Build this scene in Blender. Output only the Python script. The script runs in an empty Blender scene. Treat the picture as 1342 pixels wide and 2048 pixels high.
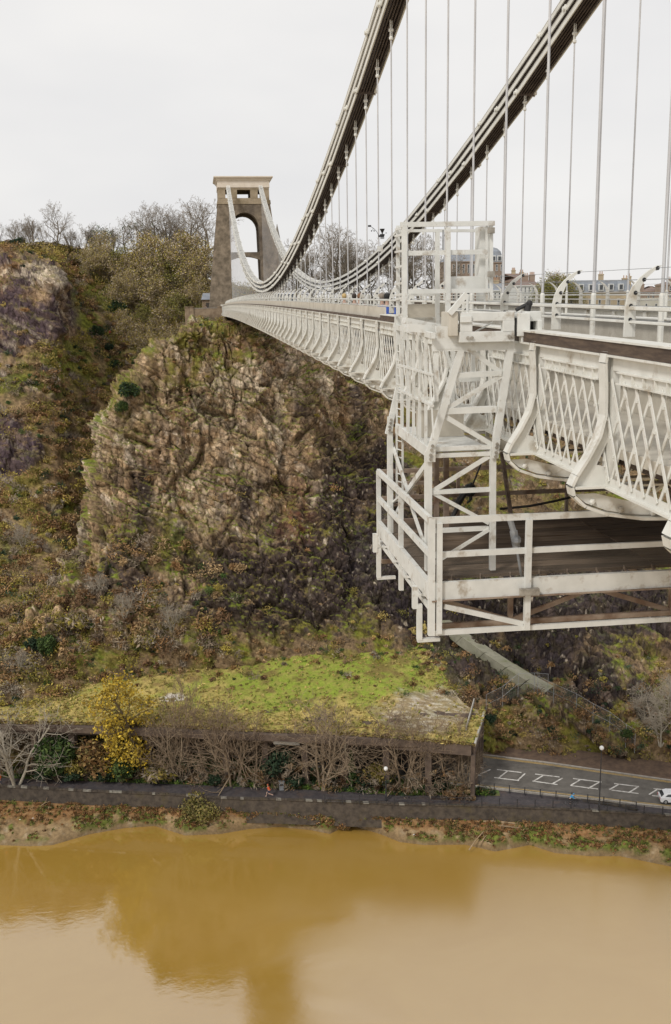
import bpy, bmesh, math, random
import numpy as np
from mathutils import Vector, Matrix

rng = random.Random(7)
NR = np.random.RandomState(11)
S = bpy.context.scene
COL = S.collection
PI = math.pi

# ------------------------------------------------------------------ camera, sky, sun
F_PX, W_PX, H_PX = 1991.0, 1342.0, 2048.0
EYE = np.array([0.0, 0.0, 70.0])
YAW, PITCH, ROLL = math.radians(7.48), math.radians(12.0), math.radians(0.95)
FW = np.array([math.sin(YAW)*math.cos(PITCH), math.cos(YAW)*math.cos(PITCH), -math.sin(PITCH)])
_r0 = np.array([math.cos(YAW), -math.sin(YAW), 0.0])
_u0 = np.cross(_r0, FW)
RT = math.cos(ROLL)*_r0 - math.sin(ROLL)*_u0
UP = math.sin(ROLL)*_r0 + math.cos(ROLL)*_u0
cam_d = bpy.data.cameras.new('camera')
cam_d.sensor_fit = 'VERTICAL'
cam_d.sensor_height = 36.0
cam_d.sensor_width = 24.0
cam_d.lens = F_PX*36.0/H_PX
cam_d.clip_start = 0.5
cam_d.clip_end = 6000
cam = bpy.data.objects.new('camera', cam_d)
COL.objects.link(cam)
M = Matrix(((RT[0], UP[0], -FW[0], EYE[0]), (RT[1], UP[1], -FW[1], EYE[1]), (RT[2], UP[2], -FW[2], EYE[2]), (0, 0, 0, 1)))
cam.matrix_world = M
S.camera = cam

SUN_EL, SUN_AZ = math.radians(44), math.radians(226)     # azimuth measured from +Y towards +X
world = bpy.data.worlds.new('World')
S.world = world
world.use_nodes = True
nt = world.node_tree
nt.nodes.clear()
wo = nt.nodes.new('ShaderNodeOutputWorld')
bg_s = nt.nodes.new('ShaderNodeBackground')
bg_c = nt.nodes.new('ShaderNodeBackground')
sky = nt.nodes.new('ShaderNodeTexSky')
sky.sky_type = 'NISHITA'
sky.sun_disc = False
sky.sun_elevation = SUN_EL
sky.sun_rotation = SUN_AZ
nt.links.new(sky.outputs[0], bg_s.inputs[0])
bg_s.inputs[1].default_value = 0.05
tc = nt.nodes.new('ShaderNodeTexCoord')
mp = nt.nodes.new('ShaderNodeMapping')
mp.inputs['Scale'].default_value = (1.0, 1.0, 2.6)
nz = nt.nodes.new('ShaderNodeTexNoise')
nz.inputs['Scale'].default_value = 2.3
nz.inputs['Detail'].default_value = 4
nz.inputs['Roughness'].default_value = 0.5
cr = nt.nodes.new('ShaderNodeValToRGB')
cr.color_ramp.elements[0].position = 0.30
cr.color_ramp.elements[0].color = (0.605, 0.60, 0.605, 1)
cr.color_ramp.elements[1].position = 0.72
cr.color_ramp.elements[1].color = (0.725, 0.71, 0.69, 1)
nt.links.new(tc.outputs['Generated'], mp.inputs[0])
nt.links.new(mp.outputs[0], nz.inputs['Vector'])
nt.links.new(nz.outputs['Fac'], cr.inputs[0])
nt.links.new(cr.outputs[0], bg_c.inputs[0])
bg_c.inputs[1].default_value = 1.0
mx = nt.nodes.new('ShaderNodeMixShader')
mx.inputs[0].default_value = 0.93            # thin overcast over the clear sky
nt.links.new(bg_s.outputs[0], mx.inputs[1])
nt.links.new(bg_c.outputs[0], mx.inputs[2])
nt.links.new(mx.outputs[0], wo.inputs[0])

sun_d = bpy.data.lights.new('sun', 'SUN')
sun_d.energy = 1.5
sun_d.angle = math.radians(10)
sun_d.color = (1.0, 0.965, 0.91)
sun = bpy.data.objects.new('sun', sun_d)
COL.objects.link(sun)
sd = Vector((math.sin(SUN_AZ)*math.cos(SUN_EL), math.cos(SUN_AZ)*math.cos(SUN_EL), math.sin(SUN_EL)))
sun.rotation_euler = (-sd).to_track_quat('-Z', 'Y').to_euler()
sun.location = (0, -20, 160)

S.view_settings.view_transform = 'Standard'
S.view_settings.look = 'None'
S.view_settings.exposure = 0.42
S.view_settings.gamma = 1.0
S.view_settings.use_curve_mapping = False

# ------------------------------------------------------------------ measuring helpers
def ray(x, y):
    return FW + RT*(x - W_PX/2)/F_PX - UP*(y - H_PX/2)/F_PX
def AY(x, y, Y):
    d = ray(x, y); return EYE + d*(Y/d[1])
def AX(x, y, X):
    d = ray(x, y); return EYE + d*(X/d[0])
def AZ(x, y, Z):
    d = ray(x, y); return EYE + d*((Z - EYE[2])/d[2])

# ------------------------------------------------------------------ numpy noise
_perm = np.random.RandomState(3).permutation(256)
_perm = np.concatenate([_perm, _perm, _perm])
_grad = np.random.RandomState(4).normal(size=(256, 3))
_grad /= np.linalg.norm(_grad, axis=1)[:, None]
_rnd = np.random.RandomState(5).rand(256, 4)
def _h(i, j, k):
    return _perm[_perm[_perm[i & 255] + (j & 255)] + (k & 255)]
def perlin(p):
    p = np.asarray(p, float)
    i = np.floor(p).astype(int); f = p - i
    w = f*f*f*(f*(f*6 - 15) + 10)
    out = 0
    for dx in (0, 1):
        for dy in (0, 1):
            for dz in (0, 1):
                g = _grad[_h(i[:, 0]+dx, i[:, 1]+dy, i[:, 2]+dz)]
                d = f - np.array([dx, dy, dz])
                n = (g*d).sum(1)
                ww = (w[:, 0] if dx else 1-w[:, 0])*(w[:, 1] if dy else 1-w[:, 1])*(w[:, 2] if dz else 1-w[:, 2])
                out = out + n*ww
    return out*1.6
def fbm(p, o=4, g=0.5):
    a, s, t = 1.0, 0, 0
    p = np.asarray(p, float)
    for k in range(o):
        s = s + a*perlin(p*(2.03**k) + 17.3*k); t += a; a *= g
    return s/t
def worley(p, tilt=0.0):
    """cells with their own random height and slope: returns f1, f2, cell value, slope term"""
    p = np.asarray(p, float)
    i = np.floor(p).astype(int)
    n = len(p); f1 = np.full(n, 9.0); f2 = np.full(n, 9.0); cid = np.zeros(n); sl_ = np.zeros(n)
    for dx in (-1, 0, 1):
        for dy in (-1, 0, 1):
            for dz in (-1, 0, 1):
                h = _h(i[:, 0]+dx, i[:, 1]+dy, i[:, 2]+dz)
                r_ = _rnd[h]
                e = p - (i + np.array([dx, dy, dz]) + r_[:, :3])
                d = np.abs(e).max(1)*0.7 + np.sqrt((e**2).sum(1))*0.3
                c = d < f1
                f2 = np.where(c, f1, np.minimum(f2, d))
                cid = np.where(c, r_[:, 3], cid)
                if tilt: sl_ = np.where(c, (e*(_grad[h])).sum(1)*tilt, sl_)
                f1 = np.where(c, d, f1)
    return f1, f2, cid, sl_
def sst(a, b, x):
    t = np.clip((x - a)/(b - a), 0, 1); return t*t*(3 - 2*t)

# ------------------------------------------------------------------ materials
def srgb(r, g, b):
    f = lambda c: (c/255/12.92) if c <= 10 else ((c/255 + 0.055)/1.055)**2.4
    return (f(r), f(g), f(b))
class NT:
    def __init__(s, name):
        s.m = bpy.data.materials.new(name); s.m.use_nodes = True
        s.t = s.m.node_tree; s.b = s.t.nodes['Principled BSDF']; s.out = s.t.nodes['Material Output']
    def n(s, k, **kw):
        x = s.t.nodes.new(k)
        for a, v in kw.items(): setattr(x, a, v)
        return x
    def l(s, a, b): s.t.links.new(a, b)
    def noise(s, scale, detail=4, rough=0.55, vec=None, dist=0.0):
        x = s.n('ShaderNodeTexNoise'); x.inputs['Scale'].default_value = scale
        x.inputs['Detail'].default_value = detail; x.inputs['Roughness'].default_value = rough
        x.inputs['Distortion'].default_value = dist
        if vec is not None: s.l(vec, x.inputs['Vector'])
        return x.outputs['Fac']
    def ramp(s, fac, p0, p1, c0=(0, 0, 0), c1=(1, 1, 1)):
        x = s.n('ShaderNodeValToRGB'); e = x.color_ramp.elements
        e[0].position = p0; e[1].position = p1; e[0].color = (*c0, 1); e[1].color = (*c1, 1)
        s.l(fac, x.inputs[0]); return x.outputs[0]
    def mix(s, fac, a, b, mode='MIX'):
        x = s.n('ShaderNodeMix', data_type='RGBA', blend_type=mode)
        for v, i in ((fac, 0), (a, 6), (b, 7)):
            if isinstance(v, (int, float)): x.inputs[i].default_value = v
            elif isinstance(v, tuple): x.inputs[i].default_value = (*v, 1)
            else: s.l(v, x.inputs[i])
        return x.outputs[2]
    def pos(s, sc=(1, 1, 1)):
        g = s.n('ShaderNodeNewGeometry'); m = s.n('ShaderNodeMapping'); m.inputs['Scale'].default_value = sc
        s.l(g.outputs['Position'], m.inputs[0]); return m.outputs[0]
    def bump(s, h, st=0.5, d=0.05):
        x = s.n('ShaderNodeBump'); x.inputs['Strength'].default_value = st; x.inputs['Distance'].default_value = d
        s.l(h, x.inputs['Height']); s.l(x.outputs[0], s.b.inputs['Normal'])
def pm(name, c1, c2, scale=2.0, rough=0.6, bump=0.0, bd=0.02, p0=0.35, p1=0.65, dirt=None, dscale=0.7, d0=0.5, d1=0.75, sc=(1, 1, 1), metal=0.0, spec=0.5):
    t = NT(name); v = t.pos(sc)
    f = t.noise(scale, 5, 0.6, v)
    c = t.ramp(f, p0, p1, c1, c2)
    if dirt:
        d = t.ramp(t.noise(dscale, 6, 0.65, v), d0, d1)
        c = t.mix(d, c, dirt)
    t.l(c, t.b.inputs['Base Color'])
    t.b.inputs['Roughness'].default_value = rough
    t.b.inputs['Metallic'].default_value = metal
    t.b.inputs['Specular IOR Level'].default_value = spec
    if bump: t.bump(t.noise(scale*3, 6, 0.65, v), bump, bd)
    return t.m
def attr_mat(name, rough=0.95, nscale=3.0, lo=0.65, hi=1.3, bump=0.4, bd=0.08, spec=0.15, sc=(1, 1, 1), joints=False):
    """colour comes from the mesh's own 'col' attribute; its alpha says how much of the point is bare rock"""
    t = NT(name)
    a = t.n('ShaderNodeAttribute', attribute_name='col')
    v = t.pos(sc)
    r = t.ramp(t.noise(nscale, 8, 0.72, v), 0.34, 0.66, (lo, lo, lo), (hi, hi, hi))
    c = t.mix(1.0, a.outputs['Color'], r, 'MULTIPLY')
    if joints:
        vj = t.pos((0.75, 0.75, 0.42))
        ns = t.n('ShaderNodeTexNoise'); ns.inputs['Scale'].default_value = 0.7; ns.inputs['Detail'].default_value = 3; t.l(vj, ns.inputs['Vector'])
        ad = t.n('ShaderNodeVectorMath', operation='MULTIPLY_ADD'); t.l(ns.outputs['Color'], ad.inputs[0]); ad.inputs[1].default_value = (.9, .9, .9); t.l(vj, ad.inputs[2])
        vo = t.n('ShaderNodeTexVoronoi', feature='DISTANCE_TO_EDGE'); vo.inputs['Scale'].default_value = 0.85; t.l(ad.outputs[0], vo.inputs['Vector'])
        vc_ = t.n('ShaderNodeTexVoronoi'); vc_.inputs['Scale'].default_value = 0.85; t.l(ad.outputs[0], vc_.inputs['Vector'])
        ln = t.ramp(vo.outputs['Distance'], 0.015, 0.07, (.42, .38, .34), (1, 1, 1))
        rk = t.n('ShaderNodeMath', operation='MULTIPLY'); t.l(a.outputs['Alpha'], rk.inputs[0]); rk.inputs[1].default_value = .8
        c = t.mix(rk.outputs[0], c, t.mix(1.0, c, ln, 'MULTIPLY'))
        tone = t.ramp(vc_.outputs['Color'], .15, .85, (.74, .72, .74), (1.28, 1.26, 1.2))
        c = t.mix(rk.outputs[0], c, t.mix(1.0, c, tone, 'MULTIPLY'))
    t.l(c, t.b.inputs['Base Color'])
    t.b.inputs['Roughness'].default_value = rough
    t.b.inputs['Specular IOR Level'].default_value = spec
    if bump: t.bump(t.noise(nscale*2.2, 8, 0.7, v), bump, bd)
    return t.m
MT = {}
MT['paint'] = pm('bridge_paint', (0.60, 0.59, 0.54), (0.69, 0.68, 0.63), 3.0, 0.55, 0.15, 0.004, dirt=(0.29, 0.22, 0.13), dscale=2.4, d0=0.56, d1=0.76)
MT['paint_far'] = pm('bridge_paint_weathered', (0.60, 0.585, 0.52), (0.70, 0.68, 0.61), 1.2, 0.6, dirt=(0.42, 0.36, 0.26), dscale=0.9, d0=0.5, d1=0.8)
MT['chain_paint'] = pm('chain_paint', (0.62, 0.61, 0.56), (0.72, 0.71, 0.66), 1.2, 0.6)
MT['chain_shade'] = pm('chain_shade_colour', (0.055, 0.04, 0.036), (0.10, 0.08, 0.07), 2.0, 0.8)  # dark colour standing in for shade under and between the chain plates
MT['rod'] = pm('rod_paint', (0.46, 0.455, 0.46), (0.56, 0.555, 0.555), 1.5, 0.5, dirt=(0.3, 0.22, 0.16), dscale=3, d0=0.66, d1=0.8)
MT['gpaint'] = pm('gantry_paint', (0.60, 0.60, 0.565), (0.69, 0.69, 0.655), 4.0, 0.5, 0.1, 0.003, dirt=(0.27, 0.20, 0.12), dscale=3.2, d0=0.56, d1=0.74)
MT['rust'] = pm('rusty_paint', (0.16, 0.10, 0.065), (0.34, 0.27, 0.21), 3.0, 0.8, 0.2, 0.004)
MT['timber'] = pm('dark_timber', (0.055, 0.036, 0.026), (0.115, 0.08, 0.055), 5.0, 0.8, 0.4, 0.006, sc=(4, 0.6, 4))
MT['plank2'] = pm('deck_plank_worn', (0.12, 0.083, 0.054), (0.22, 0.16, 0.11), 3.0, 0.85, 0.3, 0.006, sc=(0.5, 5, 5))
MT['plank'] = pm('deck_plank', (0.065, 0.044, 0.029), (0.145, 0.103, 0.068), 3.0, 0.85, 0.3, 0.006, sc=(0.5, 5, 5))
MT['board'] = pm('cream_board', (0.44, 0.40, 0.33), (0.56, 0.52, 0.44), 1.5, 0.7, dirt=(0.25, 0.19, 0.13), dscale=0.9, d0=0.6, d1=0.8)
MT['asphalt_deck'] = pm('deck_asphalt', (0.10, 0.095, 0.085), (0.15, 0.14, 0.125), 4, 0.9)
MT['black'] = pm('black_rubber', (0.012, 0.012, 0.012), (0.025, 0.023, 0.022), 6, 0.6)
MT['grey_metal'] = pm('grey_metal', (0.25, 0.26, 0.27), (0.36, 0.37, 0.38), 5, 0.45, metal=0.3)
MT['bolt'] = pm('dull_bolt', (0.20, 0.18, 0.15), (0.36, 0.33, 0.28), 9, 0.6)
# wire netting: thin wires with open holes between them
t = NT('wire_mesh')
tco = t.n('ShaderNodeTexCoord')
tr = t.n('ShaderNodeBsdfTransparent'); ms = t.n('ShaderNodeMixShader')
t.b.inputs['Base Color'].default_value = (0.20, 0.19, 0.17, 1)
ms.inputs[0].default_value = 0.13
t.l(tr.outputs[0], ms.inputs[1]); t.l(t.b.outputs[0], ms.inputs[2]); t.l(ms.outputs[0], t.out.inputs[0])
MT['wire'] = t.m
t = NT('rock_netting')
tr = t.n('ShaderNodeBsdfTransparent'); ms = t.n('ShaderNodeMixShader')
t.b.inputs['Base Color'].default_value = (0.30, 0.28, 0.24, 1)
ms.inputs[0].default_value = 0.11
t.l(tr.outputs[0], ms.inputs[1]); t.l(t.b.outputs[0], ms.inputs[2]); t.l(ms.outputs[0], t.out.inputs[0])
MT['net'] = t.m

# ------------------------------------------------------------------ object helpers
def tag(o, label=None, cat=None, group=None, kind=None):
    if label: o['label'] = label
    if cat: o['category'] = cat
    if group: o['group'] = group
    if kind: o['kind'] = kind
    return o
def empty(name, loc=(0, 0, 0), label=None, cat=None, group=None, rz=0.0):
    o = bpy.data.objects.new(name, None); COL.objects.link(o)
    o.location = loc; o.rotation_euler = (0, 0, rz); o.empty_display_size = 0.2
    return tag(o, label, cat, group)
def link(name, me, parent=None, loc=None):
    o = bpy.data.objects.new(name, me); COL.objects.link(o)
    if parent is not None: o.parent = parent
    if loc is not None: o.location = loc
    return o
def V3(p): return Vector((float(p[0]), float(p[1]), float(p[2])))
class MB:
    """collects simple solids and links them as ONE mesh object"""
    def __init__(s): s.v = []; s.f = []; s.mi = []; s.cur = 0
    def add(s, vs, fs):
        b = len(s.v); s.v += [tuple(map(float, v)) for v in vs]
        s.f += [tuple(b + i for i in f) for f in fs]; s.mi += [s.cur]*len(fs); return s
    def box(s, lo, hi):
        x0, y0, z0 = lo; x1, y1, z1 = hi
        return s.add([(x0, y0, z0), (x1, y0, z0), (x1, y1, z0), (x0, y1, z0), (x0, y0, z1), (x1, y0, z1), (x1, y1, z1), (x0, y1, z1)],
                     [(0, 3, 2, 1), (4, 5, 6, 7), (0, 1, 5, 4), (1, 2, 6, 5), (2, 3, 7, 6), (3, 0, 4, 7)])
    def bar(s, a, b, w, h=None, up=(0, 0, 1), ext=0.0):
        a = V3(a); b = V3(b); h = w if h is None else h
        d = (b - a).normalized(); a = a - d*ext; b = b + d*ext
        u = Vector(up)
        if abs(d.dot(u)) > 0.98: u = Vector((0, 1, 0)) if abs(d.y) < 0.9 else Vector((1, 0, 0))
        r = d.cross(u).normalized(); u = r.cross(d)
        vs = []
        for p in (a, b):
            for sx, sy in ((-1, -1), (1, -1), (1, 1), (-1, 1)):
                vs.append(p + r*(sx*w/2) + u*(sy*h/2))
        return s.add(vs, [(0, 3, 2, 1), (4, 5, 6, 7), (0, 1, 5, 4), (1, 2, 6, 5), (2, 3, 7, 6), (3, 0, 4, 7)])
    def tube(s, a, b, r0, r1=None, n=6, caps=True):
        a = V3(a); b = V3(b); r1 = r0 if r1 is None else r1
        d = (b - a).normalized(); u = Vector((0, 0, 1)) if abs(d.z) < 0.9 else Vector((1, 0, 0))
        x = d.cross(u).normalized(); y = d.cross(x)
        vs = []
        for p, r in ((a, r0), (b, r1)):
            for k in range(n):
                q = 2*PI*k/n; vs.append(p + x*(math.cos(q)*r) + y*(math.sin(q)*r))
        fs = [(k, (k+1) % n, n + (k+1) % n, n + k) for k in range(n)]
        if caps: fs += [tuple(reversed(range(n))), tuple(range(n, 2*n))]
        return s.add(vs, fs)
    def prism(s, poly, axis, lo, hi):
        """poly: 2-D outline; axis 'x','y','z' is the extrusion axis"""
        n = len(poly)
        def mk(p, q):
            if axis == 'y': return (p[0], q, p[1])
            if axis == 'x': return (q, p[0], p[1])
            return (p[0], p[1], q)
        vs = [mk(p, lo) for p in poly] + [mk(p, hi) for p in poly]
        fs = [tuple(range(n)), tuple(reversed(range(n, 2*n)))] + [(k, n + k, n + (k+1) % n, (k+1) % n) for k in range(n)]
        return s.add(vs, fs)
    def lathe(s, prof, c=(0, 0, 0), n=10):
        vs = []
        for r, z in prof:
            for k in range(n):
                q = 2*PI*k/n; vs.append((c[0] + r*math.cos(q), c[1] + r*math.sin(q), c[2] + z))
        fs = []
        for i in range(len(prof)-1):
            for k in range(n): fs.append((i*n+k, i*n+(k+1) % n, (i+1)*n+(k+1) % n, (i+1)*n+k))
        fs += [tuple(reversed(range(n))), tuple(range((len(prof)-1)*n, len(prof)*n))]
        return s.add(vs, fs)
    def ball(s, c, r, n=8, m=5, sq=(1, 1, 1)):
        prof = []
        for i in range(1, m):
            q = PI*i/m; prof.append((math.sin(q), -math.cos(q)))
        vs = [(c[0], c[1], c[2]-r*sq[2])]
        for a, z in prof:
            for k in range(n):
                q = 2*PI*k/n; vs.append((c[0]+r*a*math.cos(q)*sq[0], c[1]+r*a*math.sin(q)*sq[1], c[2]+r*z*sq[2]))
        vs.append((c[0], c[1], c[2]+r*sq[2]))
        fs = [(0, 1+(k+1) % n, 1+k) for k in range(n)]
        L = len(prof)
        for i in range(L-1):
            for k in range(n): fs.append((1+i*n+k, 1+i*n+(k+1) % n, 1+(i+1)*n+(k+1) % n, 1+(i+1)*n+k))
        fs += [(1+(L-1)*n+k, 1+(L-1)*n+(k+1) % n, len(vs)-1) for k in range(n)]
        return s.add(vs, fs)
    def mesh(s, name, *mats, smooth=False, fix=True):
        me = bpy.data.meshes.new(name)
        me.from_pydata(s.v, [], s.f)
        for m in mats: me.materials.append(m)
        if len(mats) > 1: me.polygons.foreach_set('material_index', s.mi)
        if fix:
            bm = bmesh.new(); bm.from_mesh(me); bmesh.ops.recalc_face_normals(bm, faces=bm.faces); bm.to_mesh(me); bm.free()
        if smooth: me.polygons.foreach_set('use_smooth', [True]*len(me.polygons))
        me.update(); return me
    def build(s, name, mats, parent=None, smooth=False, loc=None, bevel=0.0):
        if not isinstance(mats, (list, tuple)): mats = [mats]
        o = link(name, s.mesh(name, *mats, smooth=smooth), parent, loc)
        if bevel:
            b = o.modifiers.new('bevel', 'BEVEL'); b.width = bevel; b.segments = 1; b.limit_method = 'ANGLE'
        return o
def np_mesh(name, verts, faces, mat, col=None, smooth=False):
    """big meshes straight from numpy arrays; faces is (n,3) or (n,4)"""
    me = bpy.data.meshes.new(name)
    nv, (nf, k) = len(verts), faces.shape
    me.vertices.add(nv); me.loops.add(nf*k); me.polygons.add(nf)
    me.vertices.foreach_set('co', np.ascontiguousarray(verts, dtype=np.float32).ravel())
    me.loops.foreach_set('vertex_index', np.ascontiguousarray(faces, dtype=np.int32).ravel())
    me.polygons.foreach_set('loop_start', np.arange(0, nf*k, k, dtype=np.int32))
    try: me.polygons.foreach_set('loop_total', np.full(nf, k, dtype=np.int32))
    except Exception: pass
    if smooth: me.polygons.foreach_set('use_smooth', np.ones(nf, dtype=bool))
    me.update(calc_edges=True)
    if col is not None:
        a = me.color_attributes.new('col', 'FLOAT_COLOR', 'POINT')
        c4 = np.ones((nv, 4), dtype=np.float32)
        col = np.array(col, float); lum = col[:, :3].mean(1)[:, None]; col[:, :3] = np.clip(lum + (col[:, :3] - lum)*1.09, .004, 1)
        c4[:, :col.shape[1]] = col
        a.data.foreach_set('color', c4.ravel())
    me.materials.append(mat)
    return me
# ------------------------------------------------------------------ terrain
def catmull_rows(P, n, wts):
    """resample axis 0 of P (rows x cols x 3) to n rows"""
    R = P.shape[0]
    t = np.concatenate([[0], np.cumsum(wts)]); t /= t[-1]
    u = np.linspace(0, 1, n); k = np.clip(np.searchsorted(t, u, side='right')-1, 0, R-2)
    f = ((u - t[k])/(t[k+1]-t[k]))
    tan = np.empty_like(P)
    for i in range(R):
        a, b = max(i-1, 0), min(i+1, R-1)
        tan[i] = (P[b]-P[a])/(t[b]-t[a])
    h = (t[k+1]-t[k])
    f2, f3 = f*f, f*f*f
    s = lambda w: w[:, None, None]
    return s(2*f3-3*f2+1)*P[k] + s((f3-2*f2+f)*h)*tan[k] + s(-2*f3+3*f2)*P[k+1] + s((f3-f2)*h)*tan[k+1]
def surf(P, nv, nu):
    P = np.asarray(P, float)
    w = np.maximum(np.linalg.norm(np.diff(P, axis=0), axis=2).mean(1), 1e-3)
    Q = catmull_rows(P, nv, w)
    Qt = Q.transpose(1, 0, 2)
    w = np.maximum(np.linalg.norm(np.diff(Qt, axis=0), axis=2).mean(1), 1e-3)
    return catmull_rows(Qt, nu, w).transpose(1, 0, 2)
def normals(G):
    du = np.gradient(G, axis=1); dv = np.gradient(G, axis=0)
    n = np.cross(du, dv); n /= np.maximum(np.linalg.norm(n, axis=2), 1e-9)[..., None]
    return n
def grid_faces(nv, nu):
    i = np.arange(nv*nu).reshape(nv, nu)
    return np.stack([i[:-1, :-1].ravel(), i[1:, :-1].ravel(), i[1:, 1:].ravel(), i[:-1, 1:].ravel()], 1)
def blob(p, px, py, Y, r, k=(1, 1, 1)):
    c = AY(px, py, Y); d = (p - c)/np.array(k)
    return np.exp(-(d*d).sum(1)/(r*r))
C_TAN = np.array([0.36, 0.262, 0.168]); C_PALE = np.array([0.56, 0.485, 0.385]); C_DARK = np.array([0.036, 0.029, 0.032])
C_BROWN = np.array([0.19, 0.122, 0.070]); C_RUST = np.array([0.30, 0.115, 0.050]); C_MOSS = np.array([0.165, 0.15, 0.035])
C_GRASS = np.array([0.140, 0.170, 0.026]); C_SCRUB = np.array([0.185, 0.130, 0.075])
def lerp(a, b, t): return a + (b - a)*t[:, None]

def rock_displace(p, k=1.0):
    wv = np.stack([fbm(p/9.0 + 31, 3), fbm(p/9.0 + 57, 3), fbm(p/9.0 + 91, 3)], 1)
    q = p[:, 2] + 0.46*p[:, 0]                     # bedding planes dip to the right
    pw = np.stack([p[:, 0], p[:, 1], q], 1) + wv*1.2
    f1, f2, c1, s1 = worley(pw/np.array([6.0, 7.0, 9.0]), 1.0)
    f1b, f2b, c2, s2 = worley(pw/np.array([4.0, 3.0, 1.9]) + 9, 1.0)
    f1c, f2c, c3, s3 = worley(np.stack([pw[:, 0], pw[:, 1], p[:, 2]], 1)/np.array([0.75, 1.0, 2.0]) + 23, 1.0)
    md = 0.35 + 0.9*sst(-.25, .3, fbm(p/8.0 + 61, 3))
    for (bx, by, bY, br, bk) in ((590, 745, 180, 7, (1.1, 3, 1.3)), (430, 840, 174, 6, (1, 3, 1.4)), (720, 860, 184, 5, (1, 3, 1.2)), (230, 950, 171, 6, (.8, 3, 1.6)), (520, 900, 172, 5, (1.2, 3, .8))):
        md = md*(1 - .85*blob(p, bx, by, bY, br, bk))
    d = 1.5*(c1-0.5) + 0.8*s1 + md*(0.50*(c2-0.5) + 0.18*s2) + md*(0.22*(c3-0.5) + 0.10*s3)
    sh = (q + wv[:, 0]*3.5)/8.5; fr = sh - np.floor(sh)
    d = d + 1.7*(sst(0.0, .9, fr) - sst(.93, 1.0, fr) - .45)*(0.35 + 0.65*sst(-0.3, 0.4, perlin(p/14.0)))
    sh2 = (q + wv[:, 1]*2.0)/2.4; fr2 = sh2 - np.floor(sh2); d = d + 1.0*(fr2 - .5)*(.3 + sst(-.2, .3, fbm(p/5.0 + 71, 2)))
    sh3 = (q + wv[:, 2]*1.2)/0.95; fr3 = sh3 - np.floor(sh3); d = d + 0.30*(fr3 - .5)*sst(-.1, .3, fbm(p/4.0 + 81, 2))
    fl = fbm(p*np.array([0.6, 0.6, 0.09]), 3); d = d + 0.9*fl + 0.95*fbm(p*np.array([1.5, 1.5, 0.12]) + 5, 3)*sst(-.3, .2, fbm(p/7.0 + 101, 2))
    gl_ = fbm(np.stack([p[:, 0]/9.0, p[:, 1]/30.0, p[:, 2]/38.0], 1) + 4, 2); d = d + 3.2*gl_
    d = d + 1.6*fbm(p/12.0, 3)
    crack = np.minimum(sst(0.0, 0.045, f2-f1), sst(0.0, 0.05, f2b-f1b))
    d = d - 0.6*(1-crack)
    return d*k, dict(g2=f2b-f1b, g1=f2-f1, g3=f2c-f1c, fr=fr, c1=c1, c2=c2, c3=c3, crack=crack, fl=fl, wv=wv)

# --- the limestone buttress that carries the far tower, and the slope to its right
rows = [641, 657, 700, 760, 840, 930, 1030, 1120, 1200, 1290, 1380, 1470, 1540]
sil = [394, 376, 312, 276, 222, 200, 186, 162, 112, -30, -120, -210, -260]
cols_px = [None, 500, 620, 760, 900, 1050, 1200, 1350, 1550, 1800]
YT = [[194, 194, 195, 204, 214, 224, 233, 240, 245, 250, 250],
      [181, 181, 182, 196, 206, 216, 225, 232, 236, 240, 240],
      [177, 178, 179, 188, 199, 209, 216, 222, 226, 230, 230],
      [175, 175, 176, 181, 191, 201, 208, 212, 215, 218, 218],
      [173, 172, 173, 176, 184, 193, 198, 200, 202, 204, 204],
      [170, 169, 169, 171, 176, 183, 187, 188, 189, 190, 190],
      [167, 165, 165, 166, 168, 172, 175, 174, 173, 172, 172],
      [163, 161, 160, 160, 162, 164, 165, 165, 163, 161, 161],
      [159, 156, 155, 155, 156, 157, 157, 154, 152, 149, 149],
      [153, 151, 150, 150, 149, 147, 144, 142, 140, 137, 137],
      [148, 147, 147, 146, 142, 136, 135, 133, 131, 126, 125],
      [142, 142, 142, 142, 138, 132, 130, 128, 123, 117, 115],
      [138, 138, 138, 138, 136, 132, 131, 129, 125, 119, 117]]
ctrl = []
for r, py in enumerate(rows):
    pts = [AY(sil[r], py, YT[r][0])]
    back = pts[0] + np.array([-3.0 - 0.35*r, 26.0, -6.0 - 1.2*r]); back[2] = max(back[2], -2)
    xs = [sil[r]*0.5 + 500*0.5] + cols_px[1:]
    row = [back, pts[0]] + [AY(x, py, YT[r][i+1]) for i, x in enumerate(xs)]
    ctrl.append(row)
NVB, NUB = 470, 820
G = surf(ctrl, NVB, NUB)
N = normals(G)
if N[NVB//2, NUB//3, 1] > 0: N = -N
p = G.reshape(-1, 3); n = N.reshape(-1, 3)
pxy = p - EYE; dep = pxy@FW
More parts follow.
